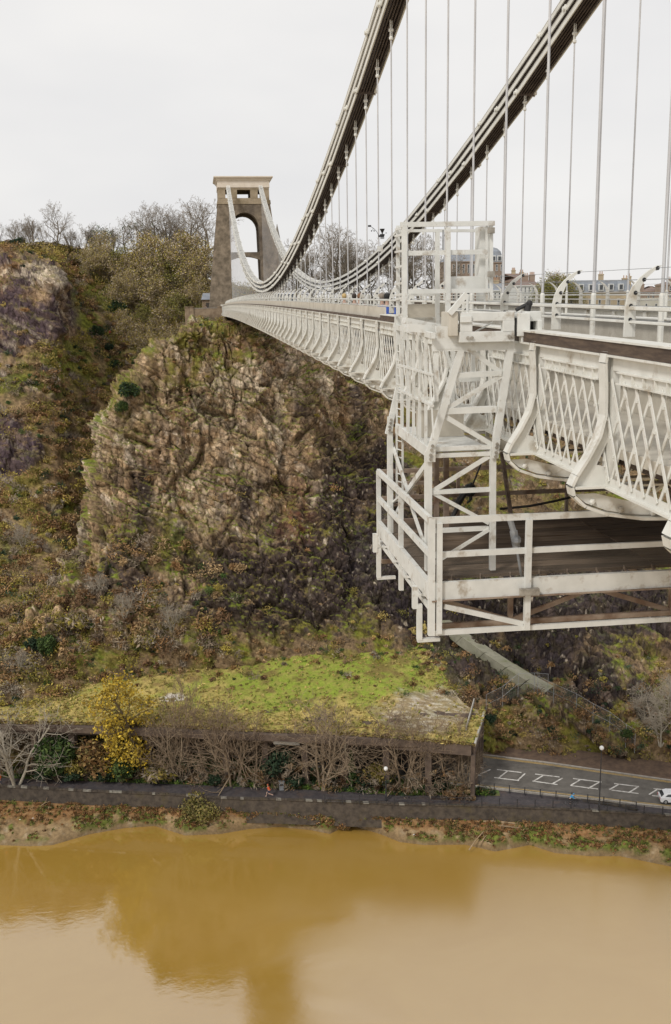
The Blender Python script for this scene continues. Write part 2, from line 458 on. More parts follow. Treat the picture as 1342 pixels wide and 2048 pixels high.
# share of steep bare rock: the main face is all rock, the far right slope is rock ribs in scrub
u_ = (p[:, 0] - 8.0)
ribs = sst(-0.06, 0.08, fbm(np.stack([p[:, 0], p[:, 1], (p[:, 2] + 0.58*p[:, 0])*3.0], 1)/13.0 + 5, 4) + .10*sst(30, 16, p[:, 2]))
face = 1 - sst(35, 47, p[:, 0] + 0.10*(p[:, 2]-30) + 4*fbm(p/9.0 + 8, 3))
rockm = np.clip(face + ribs*0.95, 0, 1)
low = sst(21, 15, p[:, 2] + 3*fbm(p/6.0, 3)) * face
rockm *= 1 - 0.45*low
dk = 0
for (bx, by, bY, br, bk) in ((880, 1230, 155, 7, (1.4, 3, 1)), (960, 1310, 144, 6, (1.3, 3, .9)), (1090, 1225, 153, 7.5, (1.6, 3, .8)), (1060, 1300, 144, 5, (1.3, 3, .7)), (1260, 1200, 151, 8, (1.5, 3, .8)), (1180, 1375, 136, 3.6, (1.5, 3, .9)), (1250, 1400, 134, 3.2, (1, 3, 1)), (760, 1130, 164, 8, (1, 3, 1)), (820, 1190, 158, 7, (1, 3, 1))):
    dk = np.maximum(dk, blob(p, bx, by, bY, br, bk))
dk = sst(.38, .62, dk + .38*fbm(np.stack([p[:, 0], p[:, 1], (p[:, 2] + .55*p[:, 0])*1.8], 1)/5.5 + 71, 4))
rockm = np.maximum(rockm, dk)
d, q = rock_displace(p)
soft = fbm(p/2.2 + 3, 4)*0.5
rb = ribs*(1-face)
D = d*rockm*(1-.45*(1-face)*(1-dk)) + soft*(1-rockm) + 1.5*sst(.25, .8, rb)
edge = np.ones((NVB, NUB)); edge[:26] *= np.linspace(0, 1, 26)[:, None]**.7
D = D*edge.ravel()
p2 = p + n*D[:, None]
G2 = p2.reshape(NVB, NUB, 3); N2 = normals(G2)
if N2[NVB//2, NUB//3, 1] > 0: N2 = -N2
n2 = N2.reshape(-1, 3)
led = sst(0.48, 0.85, n2[:, 2] + 0.22*fbm(p2/1.3, 4))
mossn = sst(0.02, 0.40, fbm(p2/7.5 + 40, 5) + 0.10)
col = lerp(np.tile(C_TAN, (len(p2), 1)), C_BROWN, sst(-0.15, 0.35, fbm(p2*np.array([.22, .22, .10]) + 7, 5)))
pale = sst(0.12, 0.42, fbm(p2/5.0 + 70, 5) + 0.25*(q['c2']-0.5))*sst(16, 34, p2[:, 2])
pale = np.clip(pale + 0.9*blob(p2, 420, 800, 180, 8, (1.2, 2, 1.6)) *sst(-0.2, 0.2, fbm(p2/1.8, 4)) + 0.8*blob(p2, 560, 745, 186, 6, (1.2, 2, 1)) *sst(-0.2, .2, fbm(p2/1.8, 4))
               + 0.7*blob(p2, 400, 1010, 168, 7, (1.6, 2, .8))*sst(-0.2, .2, fbm(p2/1.6, 4)) + 0.6*blob(p2, 200, 850, 176, 4, (1, 2, 2)), 0, 1)
col = lerp(col, C_PALE, pale*0.75)
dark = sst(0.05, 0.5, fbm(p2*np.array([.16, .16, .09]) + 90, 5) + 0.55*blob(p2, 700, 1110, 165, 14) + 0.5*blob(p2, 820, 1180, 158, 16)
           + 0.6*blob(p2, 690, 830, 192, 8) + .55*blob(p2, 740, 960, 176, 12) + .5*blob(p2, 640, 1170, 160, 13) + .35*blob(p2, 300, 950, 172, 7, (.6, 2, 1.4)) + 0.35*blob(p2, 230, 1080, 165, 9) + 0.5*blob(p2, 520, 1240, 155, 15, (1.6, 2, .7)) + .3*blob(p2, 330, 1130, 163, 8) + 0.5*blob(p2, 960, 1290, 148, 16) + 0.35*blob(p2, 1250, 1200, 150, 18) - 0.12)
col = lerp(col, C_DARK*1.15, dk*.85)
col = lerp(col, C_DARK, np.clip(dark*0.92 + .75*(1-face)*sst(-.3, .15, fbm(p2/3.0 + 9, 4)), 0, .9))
streak = np.maximum(sst(0.12, 0.42, fbm(p2*np.array([.9, .9, .07]) + 12, 4)), .75*sst(.05, .4, fbm(p2*np.array([2.6, 2.6, .16]) + 22, 3)))
col = lerp(col, C_DARK*1.2, streak*0.62*(1-0.5*pale))
bedl = (p2[:, 2] + .46*p2[:, 0] + 2.2*q['wv'][:, 1])/1.15; bedl = bedl - np.floor(bedl)
col = col*(1 - .45*sst(.74, .92, bedl)*sst(-.15, .2, fbm(p2/6.0 + 44, 3)))[:, None]
rust = np.clip(blob(p2, 470, 700, 188, 4.5, (1, 2, 1)) + 0.8*blob(p2, 600, 690, 196, 5, (2, 2, .5)) + 0.55*blob(p2, 585, 1040, 167, 3.5, (1, 2, 1.6)), 0, 1)*sst(-0.25, 0.15, fbm(p2/2.5 + 3, 4))
col = lerp(col, C_RUST, rust*0.8)
col = col*(0.72 + 0.56*q['c3'])[:, None]*(0.80 + 0.4*q['c2'])[:, None]
# dark brown lines along the joints between the blocks
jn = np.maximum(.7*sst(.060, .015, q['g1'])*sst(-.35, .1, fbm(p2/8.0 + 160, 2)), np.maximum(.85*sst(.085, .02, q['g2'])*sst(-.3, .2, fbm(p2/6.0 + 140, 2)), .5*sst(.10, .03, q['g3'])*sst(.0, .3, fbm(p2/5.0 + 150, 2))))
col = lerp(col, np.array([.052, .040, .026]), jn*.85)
speck = sst(0.30, 0.52, fbm(p2*1.15 + 200, 3))
col = lerp(col, C_PALE*1.15, speck*0.75*sst(0.2, 0.8, q['c1'] + 0.25))
top_ = sst(.75, 1.0, blob(p2, 385, 690, 179, 16, (1.2, 2, .75))*1.25)
veg = np.clip(led*0.95 + 0.40*mossn*sst(0.05, 0.5, n2[:, 2] + 0.1) + (1-rockm)*1.2 + 0.6*low + .95*top_*sst(-.3, .1, fbm(p2/1.5, 3)) + .75*blob(p2, 250, 800, 175, 5, (.8, 2, 1.2)) + .35*blob(p2, 130, 1080, 163, 4, (.9, 2, 1.3)) + .55*blob(p2, 330, 1090, 163, 5, (1.4, 2, 1)), 0, 1)
veg *= 1 - .78*dk
veg *= sst(-0.35, 0.1, fbm(p2/0.9 + 61, 3) + 0.25*veg)
vc = lerp(np.tile(C_MOSS, (len(p2), 1)), C_GRASS, sst(0.0, 0.4, fbm(p2/5.0 + 33, 3) + 0.4*led - 0.1))
vc = lerp(vc, C_SCRUB, sst(-0.1, 0.3, fbm(p2/4.0 + 133, 4) + 0.25*(1-rockm)))
col = lerp(col, vc, np.clip(veg, 0, 1)*0.92)
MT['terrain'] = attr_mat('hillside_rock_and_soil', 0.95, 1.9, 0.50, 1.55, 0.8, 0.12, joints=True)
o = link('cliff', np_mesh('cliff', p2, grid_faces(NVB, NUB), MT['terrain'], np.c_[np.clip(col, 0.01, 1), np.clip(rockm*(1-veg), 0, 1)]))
tag(o, kind='structure')
CL = dict(p=p2, n=n2, veg=veg, rock=rockm, low=low, nv=NVB, nu=NUB)

# --- the hill behind it, with the gully and the lookout cliff on the left
cols = [(-420, [(495, 380), (503, 268), (513, 238), (690, 224), (800, 207), (920, 193), (1050, 179), (1200, 163), (1330, 151), (1470, 139)]),
        (-250, [(495, 360), (502, 262), (512, 236), (690, 222), (800, 206), (920, 192), (1050, 178), (1200, 162), (1330, 150), (1470, 138)]),
        (-60, [(495, 345), (501, 260), (515, 233), (690, 219), (800, 205), (920, 191), (1050, 177), (1200, 161), (1330, 149), (1470, 137)]),
        (55, [(498, 345), (507, 258), (530, 229), (685, 217), (790, 206), (910, 192), (1050, 177), (1200, 161), (1330, 149), (1470, 137)]),
        (112, [(503, 345), (512, 260), (552, 228), (690, 217), (795, 209), (910, 195), (1050, 178), (1200, 162), (1330, 150), (1470, 138)]),
        (136, [(506, 345), (515, 262), (590, 239), (700, 228), (800, 215), (910, 199), (1050, 181), (1200, 163), (1330, 150), (1470, 138)]),
        (230, [(520, 345), (530, 268), (620, 246), (720, 236), (800, 226), (910, 211), (1050, 192), (1200, 170), (1330, 154), (1470, 140)]),
        (320, [(535, 345), (550, 262), (620, 248), (700, 239), (790, 231), (910, 217), (1050, 199), (1200, 176), (1330, 158), (1470, 142)]),
        (420, [(560, 345), (578, 250), (620, 237), (690, 233), (790, 228), (910, 218), (1050, 203), (1200, 182), (1330, 162), (1470, 146)]),
        (600, [(603, 345), (606, 262), (640, 246), (700, 242), (790, 236), (910, 226), (1050, 212), (1200, 192), (1330, 170), (1470, 152)])]
ctrl = [[AY(px, L[r][0], L[r][1]) for px, L in cols] for r in range(10)]
NVH, NUH = 560, 430
G = surf(ctrl, NVH, NUH); N = normals(G)
if N[NVH//2, NUH//2, 1] > 0: N = -N
p = G.reshape(-1, 3); n = N.reshape(-1, 3)
look = np.clip(1.2*np.maximum(blob(p, 35, 600, 222, 10.5, (1.15, 3, 1)), blob(p, -90, 610, 222, 14, (1.5, 3, 1))), 0, 1)
lookm = sst(0.25, 0.6, look + 0.25*fbm(p/6.0, 4))
bed = np.stack([p[:, 0], p[:, 1], (p[:, 2] + 0.50*p[:, 0])*2.6], 1)/12.0
bq = (p[:, 2] + .52*p[:, 0] + 1.6*fbm(p/10.0 + 5, 3))/5.2; bq = bq - np.floor(bq)
ribs = sst(.70, .78, bq)*sst(1.0, .97, bq)*sst(-.02, .14, fbm(np.stack([p[:, 0], p[:, 1], p[:, 2]*1.5], 1)/7.0 + 15, 4) + .05)*sst(232, 222, p[:, 1])*sst(166, 174, p[:, 1])
bluer = np.clip(blob(p, 25, 915, 190, 4.2, (1.4, 3, .8)) + .9*blob(p, -40, 860, 196, 6, (1.4, 3, .8)) + .8*blob(p, 70, 660, 218, 5, (1.5, 3, .8)) + .8*blob(p, 5, 1110, 176, 3.2) + .8*blob(p, 150, 820, 206, 2.6, (1.6, 3, .8)), 0, 1)
rockm = np.clip(lookm + ribs*(p[:, 0] < -2) + sst(.35, .6, bluer + .2*fbm(p/5., 3)), 0, 1)
d, q = rock_displace(p, 0.85)
D = d*rockm + (1.3*fbm(p/8.0, 3) + 0.55*fbm(p/2.0, 4))*(1-rockm) + ribs*1.3*(p[:, 0] < -2)
fade = sst(345, 300, p[:, 1])
p2 = p + n*(D*fade)[:, None]
N2 = normals(p2.reshape(NVH, NUH, 3))
if N2[NVH//2, NUH//2, 1] > 0: N2 = -N2
n2 = N2.reshape(-1, 3)
col = lerp(np.tile(C_TAN*0.95, (len(p2), 1)), C_BROWN, sst(-0.2, .3, fbm(p2/5.0, 5)))
col = lerp(col, C_DARK*np.array([1.6, 1.5, 1.85]), np.clip(sst(-0.32, .2, fbm(p2/6.0 + 77, 5)) + bluer, 0, 1)*0.88)
col = lerp(col, C_PALE, sst(0.28, .6, fbm(p2/2.2 + 7, 4) + 0.6*blob(p2, 85, 540, 226, 4.5, (2, 3, .7)) + .45*blob(p2, 122, 590, 226, 4, (.6, 2, 2)))*0.75)
col = col*(0.74 + 0.52*q['c3'])[:, None]
vc = lerp(np.tile(C_SCRUB, (len(p2), 1)), np.array([.19, .155, .05]), sst(-0.1, 0.3, fbm(p2/9.0 + 133, 4)))
vc = lerp(vc, C_GRASS*0.7, .7*sst(0.12, 0.4, fbm(p2/7.0 + 233, 4) + 0.5*blob(p2, 160, 590, 236, 8, (2, 3, .7)) + .5*blob(p2, 100, 740, 213, 9, (2, 3, .6)) + .6*sst(250, 262, p2[:, 1])))
vc = lerp(vc, np.array([.10, .095, .04]), sst(0.1, .5, fbm(p2/6.0 + 333, 4)))
vc = vc*(.70 + .75*sst(-.35, .35, fbm(p2/.9 + 411, 3)))[:, None]
led = sst(0.55, 0.85, n2[:, 2])
col = lerp(col, C_PALE*.8, ribs*sst(.86, .97, bq)*.8)
col = lerp(col, vc, np.clip(1 - rockm*(1 - 0.6*led), 0, 1))
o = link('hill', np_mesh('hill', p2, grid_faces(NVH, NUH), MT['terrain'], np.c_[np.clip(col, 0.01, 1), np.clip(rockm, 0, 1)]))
tag(o, kind='structure')
HL = dict(p=p2, n=n2, rock=rockm)

# --- level ground on top, running out to the horizon
MT['soil'] = pm('plateau_grass', (0.10, 0.10, 0.035), (0.16, 0.14, 0.06), 0.3, 0.95)
mb = MB(); mb.add([(-1500, 262, 64), (9.5, 262, 64), (9.5, 3500, 68), (-1500, 3500, 68)], [(0, 1, 2, 3)])
mb.add([(9.5, 205, 66.2), (1800, 205, 66.2), (1800, 3500, 68), (9.5, 3500, 68)], [(0, 1, 2, 3)])
tag(mb.build('plateau_ground', MT['soil']), kind='structure')
mb = MB(); mb.add([(-1500, -900, -3.5), (1800, -900, -3.5), (1800, 400, -3.5), (-1500, 400, -3.5)], [(0, 1, 2, 3)])
tag(mb.build('river_bed', pm('river_mud', (.2, .15, .08), (.24, .18, .1), .3, .9)), kind='structure')

# --- river
t = NT('muddy_water')
v = t.pos((1, 1, 1))
c = t.ramp(t.noise(0.06, 4, .6, v, .6), .35, .7, (0.345, 0.204, 0.037), (0.375, 0.232, 0.05))
t.l(c, t.b.inputs['Base Color'])
sx = t.n('ShaderNodeSeparateXYZ'); t.l(t.pos((1, 1, 1)), sx.inputs[0])
ad = t.n('ShaderNodeMath', operation='MULTIPLY_ADD'); t.l(t.noise(0.05, 4, .6, t.pos((1, 2.4, 1)), 1.0), ad.inputs[0]); ad.inputs[1].default_value = 46.0; t.l(sx.outputs['X'], ad.inputs[2])
mr = t.n('ShaderNodeMapRange', interpolation_type='SMOOTHSTEP'); t.l(ad.outputs[0], mr.inputs['Value'])
mr.inputs['From Min'].default_value = 13.0; mr.inputs['From Max'].default_value = 44.0; mr.inputs['To Min'].default_value = 0.012; mr.inputs['To Max'].default_value = 0.22
t.l(mr.outputs[0], t.b.inputs['Roughness'])      # a breeze ruffles the reach under the bridge, the left stays slick
t.b.inputs['IOR'].default_value = 3.0
hgt = t.noise(0.9, 5, .6, t.pos((1, 1.6, 1)), .4)
t.bump(hgt, 0.13, 0.05)
MT['water'] = t.m
mb = MB(); mb.add([(-1500, -900, 0), (1800, -900, 0), (1800, 260, 0), (-1500, 260, 0)], [(0, 1, 2, 3)])
tag(mb.build('river', MT['water']), kind='structure')

# --- strips along the far bank, measured as polylines
def ext(L, z, left=-60, right=60):
    """world polyline at height z from pixel points, run on past both ends"""
    P = [AZ(x, y, z) for x, y in L]
    a = P[0] - (P[3]-P[0])/np.linalg.norm(P[3]-P[0])*abs(left); b = P[-1] + (P[-1]-P[-3])/np.linalg.norm(P[-1]-P[-3])*right
    return np.array([a] + P + [b])
def at_s(P, s):
    """y, z of a polyline at given x"""
    return np.interp(s, P[:, 0], P[:, 1])
WATER = ext([(0, 1690), (60, 1692), (105, 1690), (180, 1668), (250, 1656), (310, 1652), (370, 1671), (440, 1668), (500, 1658), (560, 1654), (620, 1660), (660, 1668), (685, 1655), (705, 1652), (760, 1668), (800, 1684), (850, 1690), (930, 1689), (990, 1703), (1060, 1690), (1110, 1706), (1180, 1712), (1240, 1712), (1342, 1733)], 0)
WTOP = ext([(0, 1573), (203, 1584), (340, 1590), (444, 1597), (558, 1600), (670, 1604), (792, 1609), (980, 1613), (1131, 1619), (1342, 1632)], 4.5)
PFAR = ext([(0, 1555), (100, 1560), (340, 1568), (520, 1575), (670, 1582), (800, 1591), (960, 1590), (1080, 1596), (1180, 1606), (1290, 1622)], 4.5, -60, 6)
RNEAR = ext([(620, 1530), (800, 1553), (960, 1573), (1100, 1588), (1230, 1602), (1342, 1615)], 5.0)
RFAR = ext([(620, 1455), (800, 1487), (960, 1510), (1100, 1527), (1230, 1546), (1342, 1562)], 5.0)
FRONT = ext([(0, 1446), (240, 1450), (500, 1462), (720, 1471), (950, 1490)], 12.5, -60, 0.01)
X0, X1 = -88, 92
# muddy, weedy bank
nu, nv = 640, 60
xs = np.linspace(X0, X1, nu)
yw = at_s(WATER, xs); yt = at_s(WTOP, xs) + 0.05
tt = np.linspace(-0.25, 1, nv)[:, None]
Xg = np.tile(xs, (nv, 1)); Yg = yw[None] + (yt-yw)[None]*tt
base = np.where(tt < 0, tt*6.0, 2.4*np.clip(tt, 0, 1)**0.55)
P = np.stack([Xg, Yg, np.tile(base, (1, nu)) if base.shape[1] == 1 else base], 2).reshape(-1, 3)
tf = np.tile(tt, (1, nu)).ravel()
g1 = fbm(P/2.8 + 19, 4); grn0 = sst(.0, .2, g1 + .08)*sst(.0, .1, tf)*sst(.6, .4, tf)
notch = np.exp(-((P[:, 0] - AZ(690, 1645, 1)[0])/1.6)**2)
bumps = 0.75*fbm(P/2.4, 4) + 0.35*fbm(P/0.7, 3) + 0.45*sst(.05, .35, fbm(P/3.1 + 9, 3))
P[:, 2] += (bumps + .35*grn0)*sst(-0.05, .12, tf)*sst(1.05, .8, tf) - notch*1.6*sst(0, .4, tf)
g1 = fbm(P/2.8 + 19, 4); g2 = fbm(P/1.1 + 29, 3)
col = np.tile(np.array([0.25, 0.175, 0.095]), (len(P), 1))
col = lerp(col, np.array([0.34, 0.265, 0.175]), sst(.1, .5, g2))
col = lerp(col, np.array([0.20, 0.105, 0.045]), sst(.28, .55, tf + .28*g1))
col = lerp(col, np.array([0.28, 0.175, 0.085]), sst(-.1, .4, fbm(P/.6 + 3, 3))*sst(.3, .55, tf))
grn = np.clip(sst(.0, .2, g1 + .08 + .12*sst(10, 40, P[:, 0]))*sst(.0, .10, tf)*sst(.60, .40, tf)*1.15 + sst(.06, .3, fbm(P/2.1 + 49, 4))*sst(.55, .75, tf), 0, 1)
col = lerp(col, lerp(np.tile(np.array([.10, .115, .025]), (len(P), 1)), np.array([.145, .165, .035]), sst(-.2, .3, g2)), grn)
col *= (1 - 0.35*sst(.2, -.1, tf))[:, None]
MT['bank'] = attr_mat('bank_mud_and_weed', .8, 2.5, .7, 1.3, .6, .08, .3)
tag(link('river_bank', np_mesh('river_bank', P, grid_faces(nv, nu), MT['bank'], np.clip(col, .01, 1))), kind='structure')
BK = dict(p=P, t=tf, grn=grn)

def strip(name, A, B, za, zb, mat, nx=240, ny=6, x0=X0, x1=X1, rough=0.0):
    xs = np.linspace(x0, x1, nx); ya = at_s(A, xs); yb = at_s(B, xs)
    t = np.linspace(0, 1, ny)[:, None]
    P = np.stack([np.tile(xs, (ny, 1)), ya[None]*(1-t)+yb[None]*t, np.tile(za*(1-t)+zb*t, (1, nx))], 2).reshape(-1, 3)
    if rough: P[:, 2] += rough*fbm(P*1.2, 3)
    o = link(name, np_mesh(name, P, grid_faces(ny, nx), mat)); tag(o, kind='structure'); return o
MT['path'] = pm('path_asphalt', (0.042, 0.036, 0.039), (0.074, 0.063, 0.064), 1.4, .9, .2, .01, dirt=(.085, .05, .032), dscale=.35, d0=.52, d1=.75)
MT['road'] = pm('road_asphalt', (0.100, 0.090, 0.078), (0.135, 0.122, 0.106), 1.0, .9, .2, .008, dirt=(.062, .055, .048), dscale=.35, d0=.48, d1=.7)
MT['verge'] = pm('verge_grass', (0.055, 0.085, 0.02), (0.10, 0.15, 0.03), 1.6, .95, .5, .05, dirt=(.12, .075, .04), dscale=.5, d0=.55, d1=.7)
MT['kerb'] = pm('kerb_stone', (.26, .235, .20), (.36, .33, .29), 2, .85)
strip('riverside_path', WTOP, PFAR, 4.5, 4.5, MT['path'])
KN = RNEAR.copy(); KN[:, 1] -= 0.35
SH = AZ(950, 1490, 12.5)[0]
strip('verge', PFAR, KN, 4.46, 4.9, MT['verge'], rough=.12, x1=AZ(1000, 1588, 4.7)[0])
strip('ramp_slope', PFAR, KN, 4.46, 4.9, MT['path'], x0=AZ(1000, 1588, 4.7)[0])
strip('road', RNEAR, RFAR, 5.0, 5.0, MT['road'])
RF2 = RFAR.copy(); RF2[:, 1] += 1.9
def kerb(name, L, dy, z0, z1):
    xs = np.linspace(X0, X1, 60); ys = at_s(L, xs)
    mb = MB()
    for i in range(59):
        a, b = (xs[i], ys[i]), (xs[i+1], ys[i+1])
        mb.add([(a[0], a[1], z0), (b[0], b[1], z0), (b[0], b[1]+dy, z0), (a[0], a[1]+dy, z0), (a[0], a[1], z1), (b[0], b[1], z1), (b[0], b[1]+dy, z1), (a[0], a[1]+dy, z1)],
               [(4, 5, 6, 7), (0, 1, 5, 4), (2, 3, 7, 6)])
    tag(mb.build(name, MT['kerb']), kind='structure')
kerb('near_kerb', KN, 0.35, 4.6, 5.12)
kerb('far_kerb', RFAR, 0.3, 4.6, 5.12)
MT['litter_soil'] = pm('leaf_litter', (.075, .048, .034), (.13, .085, .055), 1.2, .95, .5, .04)
RF1 = RFAR.copy(); RF1[:, 1] += .3; RF3 = RFAR.copy(); RF3[:, 1] += 5
strip('roadside_soil', RF1, RF3, 5.08, 5.6, MT['litter_soil'], rough=.1)
# road paint: edge lines, and the row of hatch boxes down the middle
MT['white_line'] = pm('white_road_paint', (.52, .50, .46), (.66, .64, .60), 2, .8, dirt=(.20, .18, .155), dscale=1.6, d0=.45, d1=.72)
MT['yellow_line'] = pm('yellow_road_paint', (.42, .27, .07), (.52, .36, .12), 2, .8, dirt=(.22, .18, .12), dscale=.8, d0=.5, d1=.75)
def line_strip(mb, L, off, w, x0, x1, z):
    xs = np.linspace(x0, x1, 40); ys = at_s(L, xs) + off
    for i in range(39):
        mb.add([(xs[i], ys[i], z), (xs[i+1], ys[i+1], z), (xs[i+1], ys[i+1]+w, z), (xs[i], ys[i]+w, z)], [(0, 1, 2, 3)])
def dec(name, mb, m):
    tag(mb.build(name, m), kind='structure')
mb = MB(); line_strip(mb, RNEAR, 0.12, 0.16, X0, X1, 5.006); line_strip(mb, RNEAR, 0.42, 0.14, X0, X1, 5.006)
line_strip(mb, RFAR, -0.35, 0.16, X0, X1, 5.006); line_strip(mb, RFAR, -0.65, .14, X0, X1, 5.006)
dec('yellow_edge_lines', mb, MT['yellow_line'])
HB = [[(994, 1539), (1043, 1545), (988, 1555), (1038, 1561), (1016, 1541, 996, 1557), (1050, 1547, 1036, 1560)],
      [(1070, 1548), (1119, 1554), (1065, 1562), (1115, 1569), (1086, 1551, 1066, 1563), (1125, 1556, 1104, 1568)],
      [(1146, 1557), (1203, 1564), (1141, 1571), (1196, 1578), (1161, 1559, 1141, 1571), (1199, 1564, 1176, 1577)],
      [(1228, 1567), (1278, 1573), (1223, 1580), (1277, 1587), (1237, 1569, 1219, 1579), (1277, 1573, 1258, 1585)],
      [(1307, 1577), (1360, 1583), (1304, 1591), (1356, 1597), (1314, 1579, 1298, 1589), (1358, 1584, 1336, 1597)],
      [(918, 1529), (967, 1536), (912, 1545), (962, 1551), (938, 1531, 916, 1547), (981, 1539, 950, 1552)]]
mb = MB()
def seg(mb, a, b, w=0.24, z=5.006):
    a = AZ(a[0], a[1], z)[:2]; b = AZ(b[0], b[1], z)[:2]
    d = (b-a)/np.linalg.norm(b-a); k = np.array([-d[1], d[0]])*w/2
    mb.add([(*(a-k), z), (*(b-k), z), (*(b+k), z), (*(a+k), z)], [(0, 1, 2, 3)])
for h in HB:
    seg(mb, h[0], h[1]); seg(mb, h[2], h[3]); seg(mb, h[4][:2], h[4][2:], .22, 5.010); seg(mb, h[5][:2], h[5][2:], .22, 5.010)
dec('white_hatch_boxes', mb, MT['white_line'])

# grass on the shelter roof, then climbing to the cliff foot
nu, nv = 420, 190
x0r = AZ(950, 1490, 12.5); x1r = AZ(970, 1420, 12.5)
EDGE_D = (x1r - x0r)[:2]; EDGE_D = EDGE_D/np.linalg.norm(EDGE_D)       # inland direction, square to the shelter front
xs = np.linspace(-88, x0r[0]-0.02, nu); ys = at_s(FRONT, xs)
tv = np.concatenate([np.linspace(-.22, 10, 70), np.linspace(10.2, 46, nv-70)])[:, None]
tv = np.where(tv <= 10, tv, 10 + (tv-10)*(0.03 + 0.97*sst(1, 18, x0r[0] - xs))[None, :])
Xg = xs[None] + EDGE_D[0]*tv; Yg = ys[None] + EDGE_D[1]*tv
ramp_up = np.maximum(tv-9.5, 0)
Zg = 12.62 + 0.16*ramp_up + 0*Xg
P = np.stack([Xg, Yg, Zg], 2).reshape(-1, 3); tf = (tv + 0*Xg).ravel()
k = sst(2.2, 5, tf)
P[:, 2] += 0.16*fbm(P/1.0, 4)*(0.35 + .65*k) + 0.55*fbm(P/5.0, 3)*k + 0.22*np.exp(-((tf-1.9)/.35)**2)
g1 = fbm(P/5.0 + 3, 4); g2 = fbm(P/.8 + 13, 4); g3 = fbm(P/2.0 + 23, 4)
straw = np.array([.40, .315, .125]); lush = np.array([.175, .245, .038]); olive = np.array([.29, .255, .085])
cx = AZ(640, 1380, 13)
lushm = sst(-.15, .3, g1 + .9*np.exp(-(((P[:, 0]-cx[0])/13)**2 + ((P[:, 1]-cx[1]-2)/9)**2)) - .20 + .3*sst(8, 22, tf) - .55*sst(8, 2, tf) - .25*sst(-2, -22, P[:, 0])*sst(16, 8, tf))
col = lerp(np.tile(straw, (len(P), 1)), olive, sst(-.2, .25, g3))
col = lerp(col, lush, lushm*.8*(.55 + .45*sst(-.2, .2, g2)))
col = lerp(col, np.array([.15, .09, .05]), sst(.2, .45, fbm(P/3.2 + 83, 4) + .25*sst(14, 20, tf))*.65)
sc = np.clip(1.2*blob(P, 880, 1400, 131, 5.0, (1.6, 1.0, 9)) + .9*blob(P, 850, 1430, 126, 4, (1.2, 1.3, 9)), 0, 1)
scm = sst(.25, .75, sc + .45*g3)
col = lerp(col, lerp(np.tile(np.array([.24, .19, .13]), (len(P), 1)), np.array([.46, .42, .36]), sst(-.05, .3, fbm(np.stack([P[:, 0]*.9 + P[:, 1]*.5, P[:, 1]*1.3 + P[:, 0]*.5, P[:, 2]], 1)*1.3 + 7, 5))), scm*.8)
col = lerp(col, np.array([.13, .075, .04]), np.exp(-((tf-1.9 + .2*g3)/.22)**2)*.75)
sc2 = blob(P, 345, 1365, 141, 1.6, (1.4, 1, 9)); col = lerp(col, np.array([.5, .46, .40]), sst(.3, .7, sc2 + .2*g2))
col = lerp(col, np.array([.17, .13, .055]), sst(-30, -42, P[:, 0] + 5*g1)*.5*sst(14, 20, tf))
col *= (1 + .35*g2)[:, None]
MT['grass'] = attr_mat('rough_grass', .95, 3.5, .7, 1.35, .5, .08, .1)
tag(link('roof_grass_slope', np_mesh('roof_grass_slope', P, grid_faces(nv, nu), MT['grass'], np.clip(col, .01, 1), )), kind='structure')
RG = dict(p=P, t=tf, lush=lushm, scree=scm)
# ------------------------------------------------------------------ the bridge
PAN = 2.5
def cap(Y):                      # height of the parapet girder top along the cambered deck
    return 70 - 0.865 + 0.0000529*(Y+8)*(205-Y)
YS = [11.0 + PAN*k for k in range(-2, 75)]      # stations of brackets and hangers
XC = 9.46                                        # centre line of the bridge
NEARX = 4.65
FARX = 2*XC - NEARX
Y_END = YS[-1]
deck = empty('bridge_deck', (XC, 11, cap(11)), 'long white lattice girder deck of the suspension bridge spanning the gorge', 'bridge deck')
def dl(o):                       # keep deck parts in world coordinates under the deck
    o.parent = deck; o.matrix_parent_inverse = Matrix.Translation(deck.location).inverted(); return o
# --- S-shaped bracket: the end of each cross girder
prof = [(0.0, 0.06), (-0.05, 0.02), (-0.07, -0.08), (-0.05, -0.35), (-0.04, -0.68), (-0.10, -0.93), (-0.23, -1.18), (-0.36, -1.38), (-0.415, -1.50),
        (-0.39, -1.60), (-0.25, -1.73), (0.02, -1.83), (0.45, -1.90), (1.2, -1.93)]
def bracket_mesh(sgn):
    mb = MB()
    for i in range(len(prof)-1):
        (x0, z0), (x1, z1) = prof[i], prof[i+1]
        dx, dz = x1-x0, z1-z0; L = math.hypot(dx, dz); nx, nz_ = -dz/L*0.035, dx/L*0.035
        w = 0.09
        vs = []
        for (x, z) in ((x0, z0), (x1, z1)):
            for s2 in (-w, w): vs += [(sgn*x, s2, z), (sgn*(x-nx), s2, z-nz_)]
        mb.add(vs, [(0, 2, 6, 4), (1, 5, 7, 3), (0, 4, 5, 1), (2, 3, 7, 6)])
    web = [(-0.05, -0.3), (-0.03, -0.68), (-0.09, -0.93), (-0.22, -1.18), (-0.35, -1.38), (-0.40, -1.50), (0.05, -1.50), (0.05, -1.30), (-0.12, -1.26), (0.02, -0.95), (0.05, -0.3)]
    mb.prism([(sgn*a, b) for a, b in web], 'y', -0.012, 0.012)
    mb.prism([(sgn*a, b) for a, b in [(-0.37, -1.60), (-0.24, -1.71), (0.02, -1.81), (0.45, -1.88), (1.2, -1.91), (1.2, -1.80), (0.5, -1.76), (0.1, -1.66), (-0.12, -1.60)]], 'y', -0.012, 0.012)
    mb.box((min(sgn*-0.40, sgn*0.1), -0.12, -1.525), (max(sgn*-0.40, sgn*0.1), 0.12, -1.50))
    a, b = sorted((sgn*0.0, sgn*0.09)); mb.box((a, -0.11, -1.5), (b, 0.11, 0.0))
    for z in (-1.62, -1.72): pass
    return mb.mesh('bracket', MT['paint'])
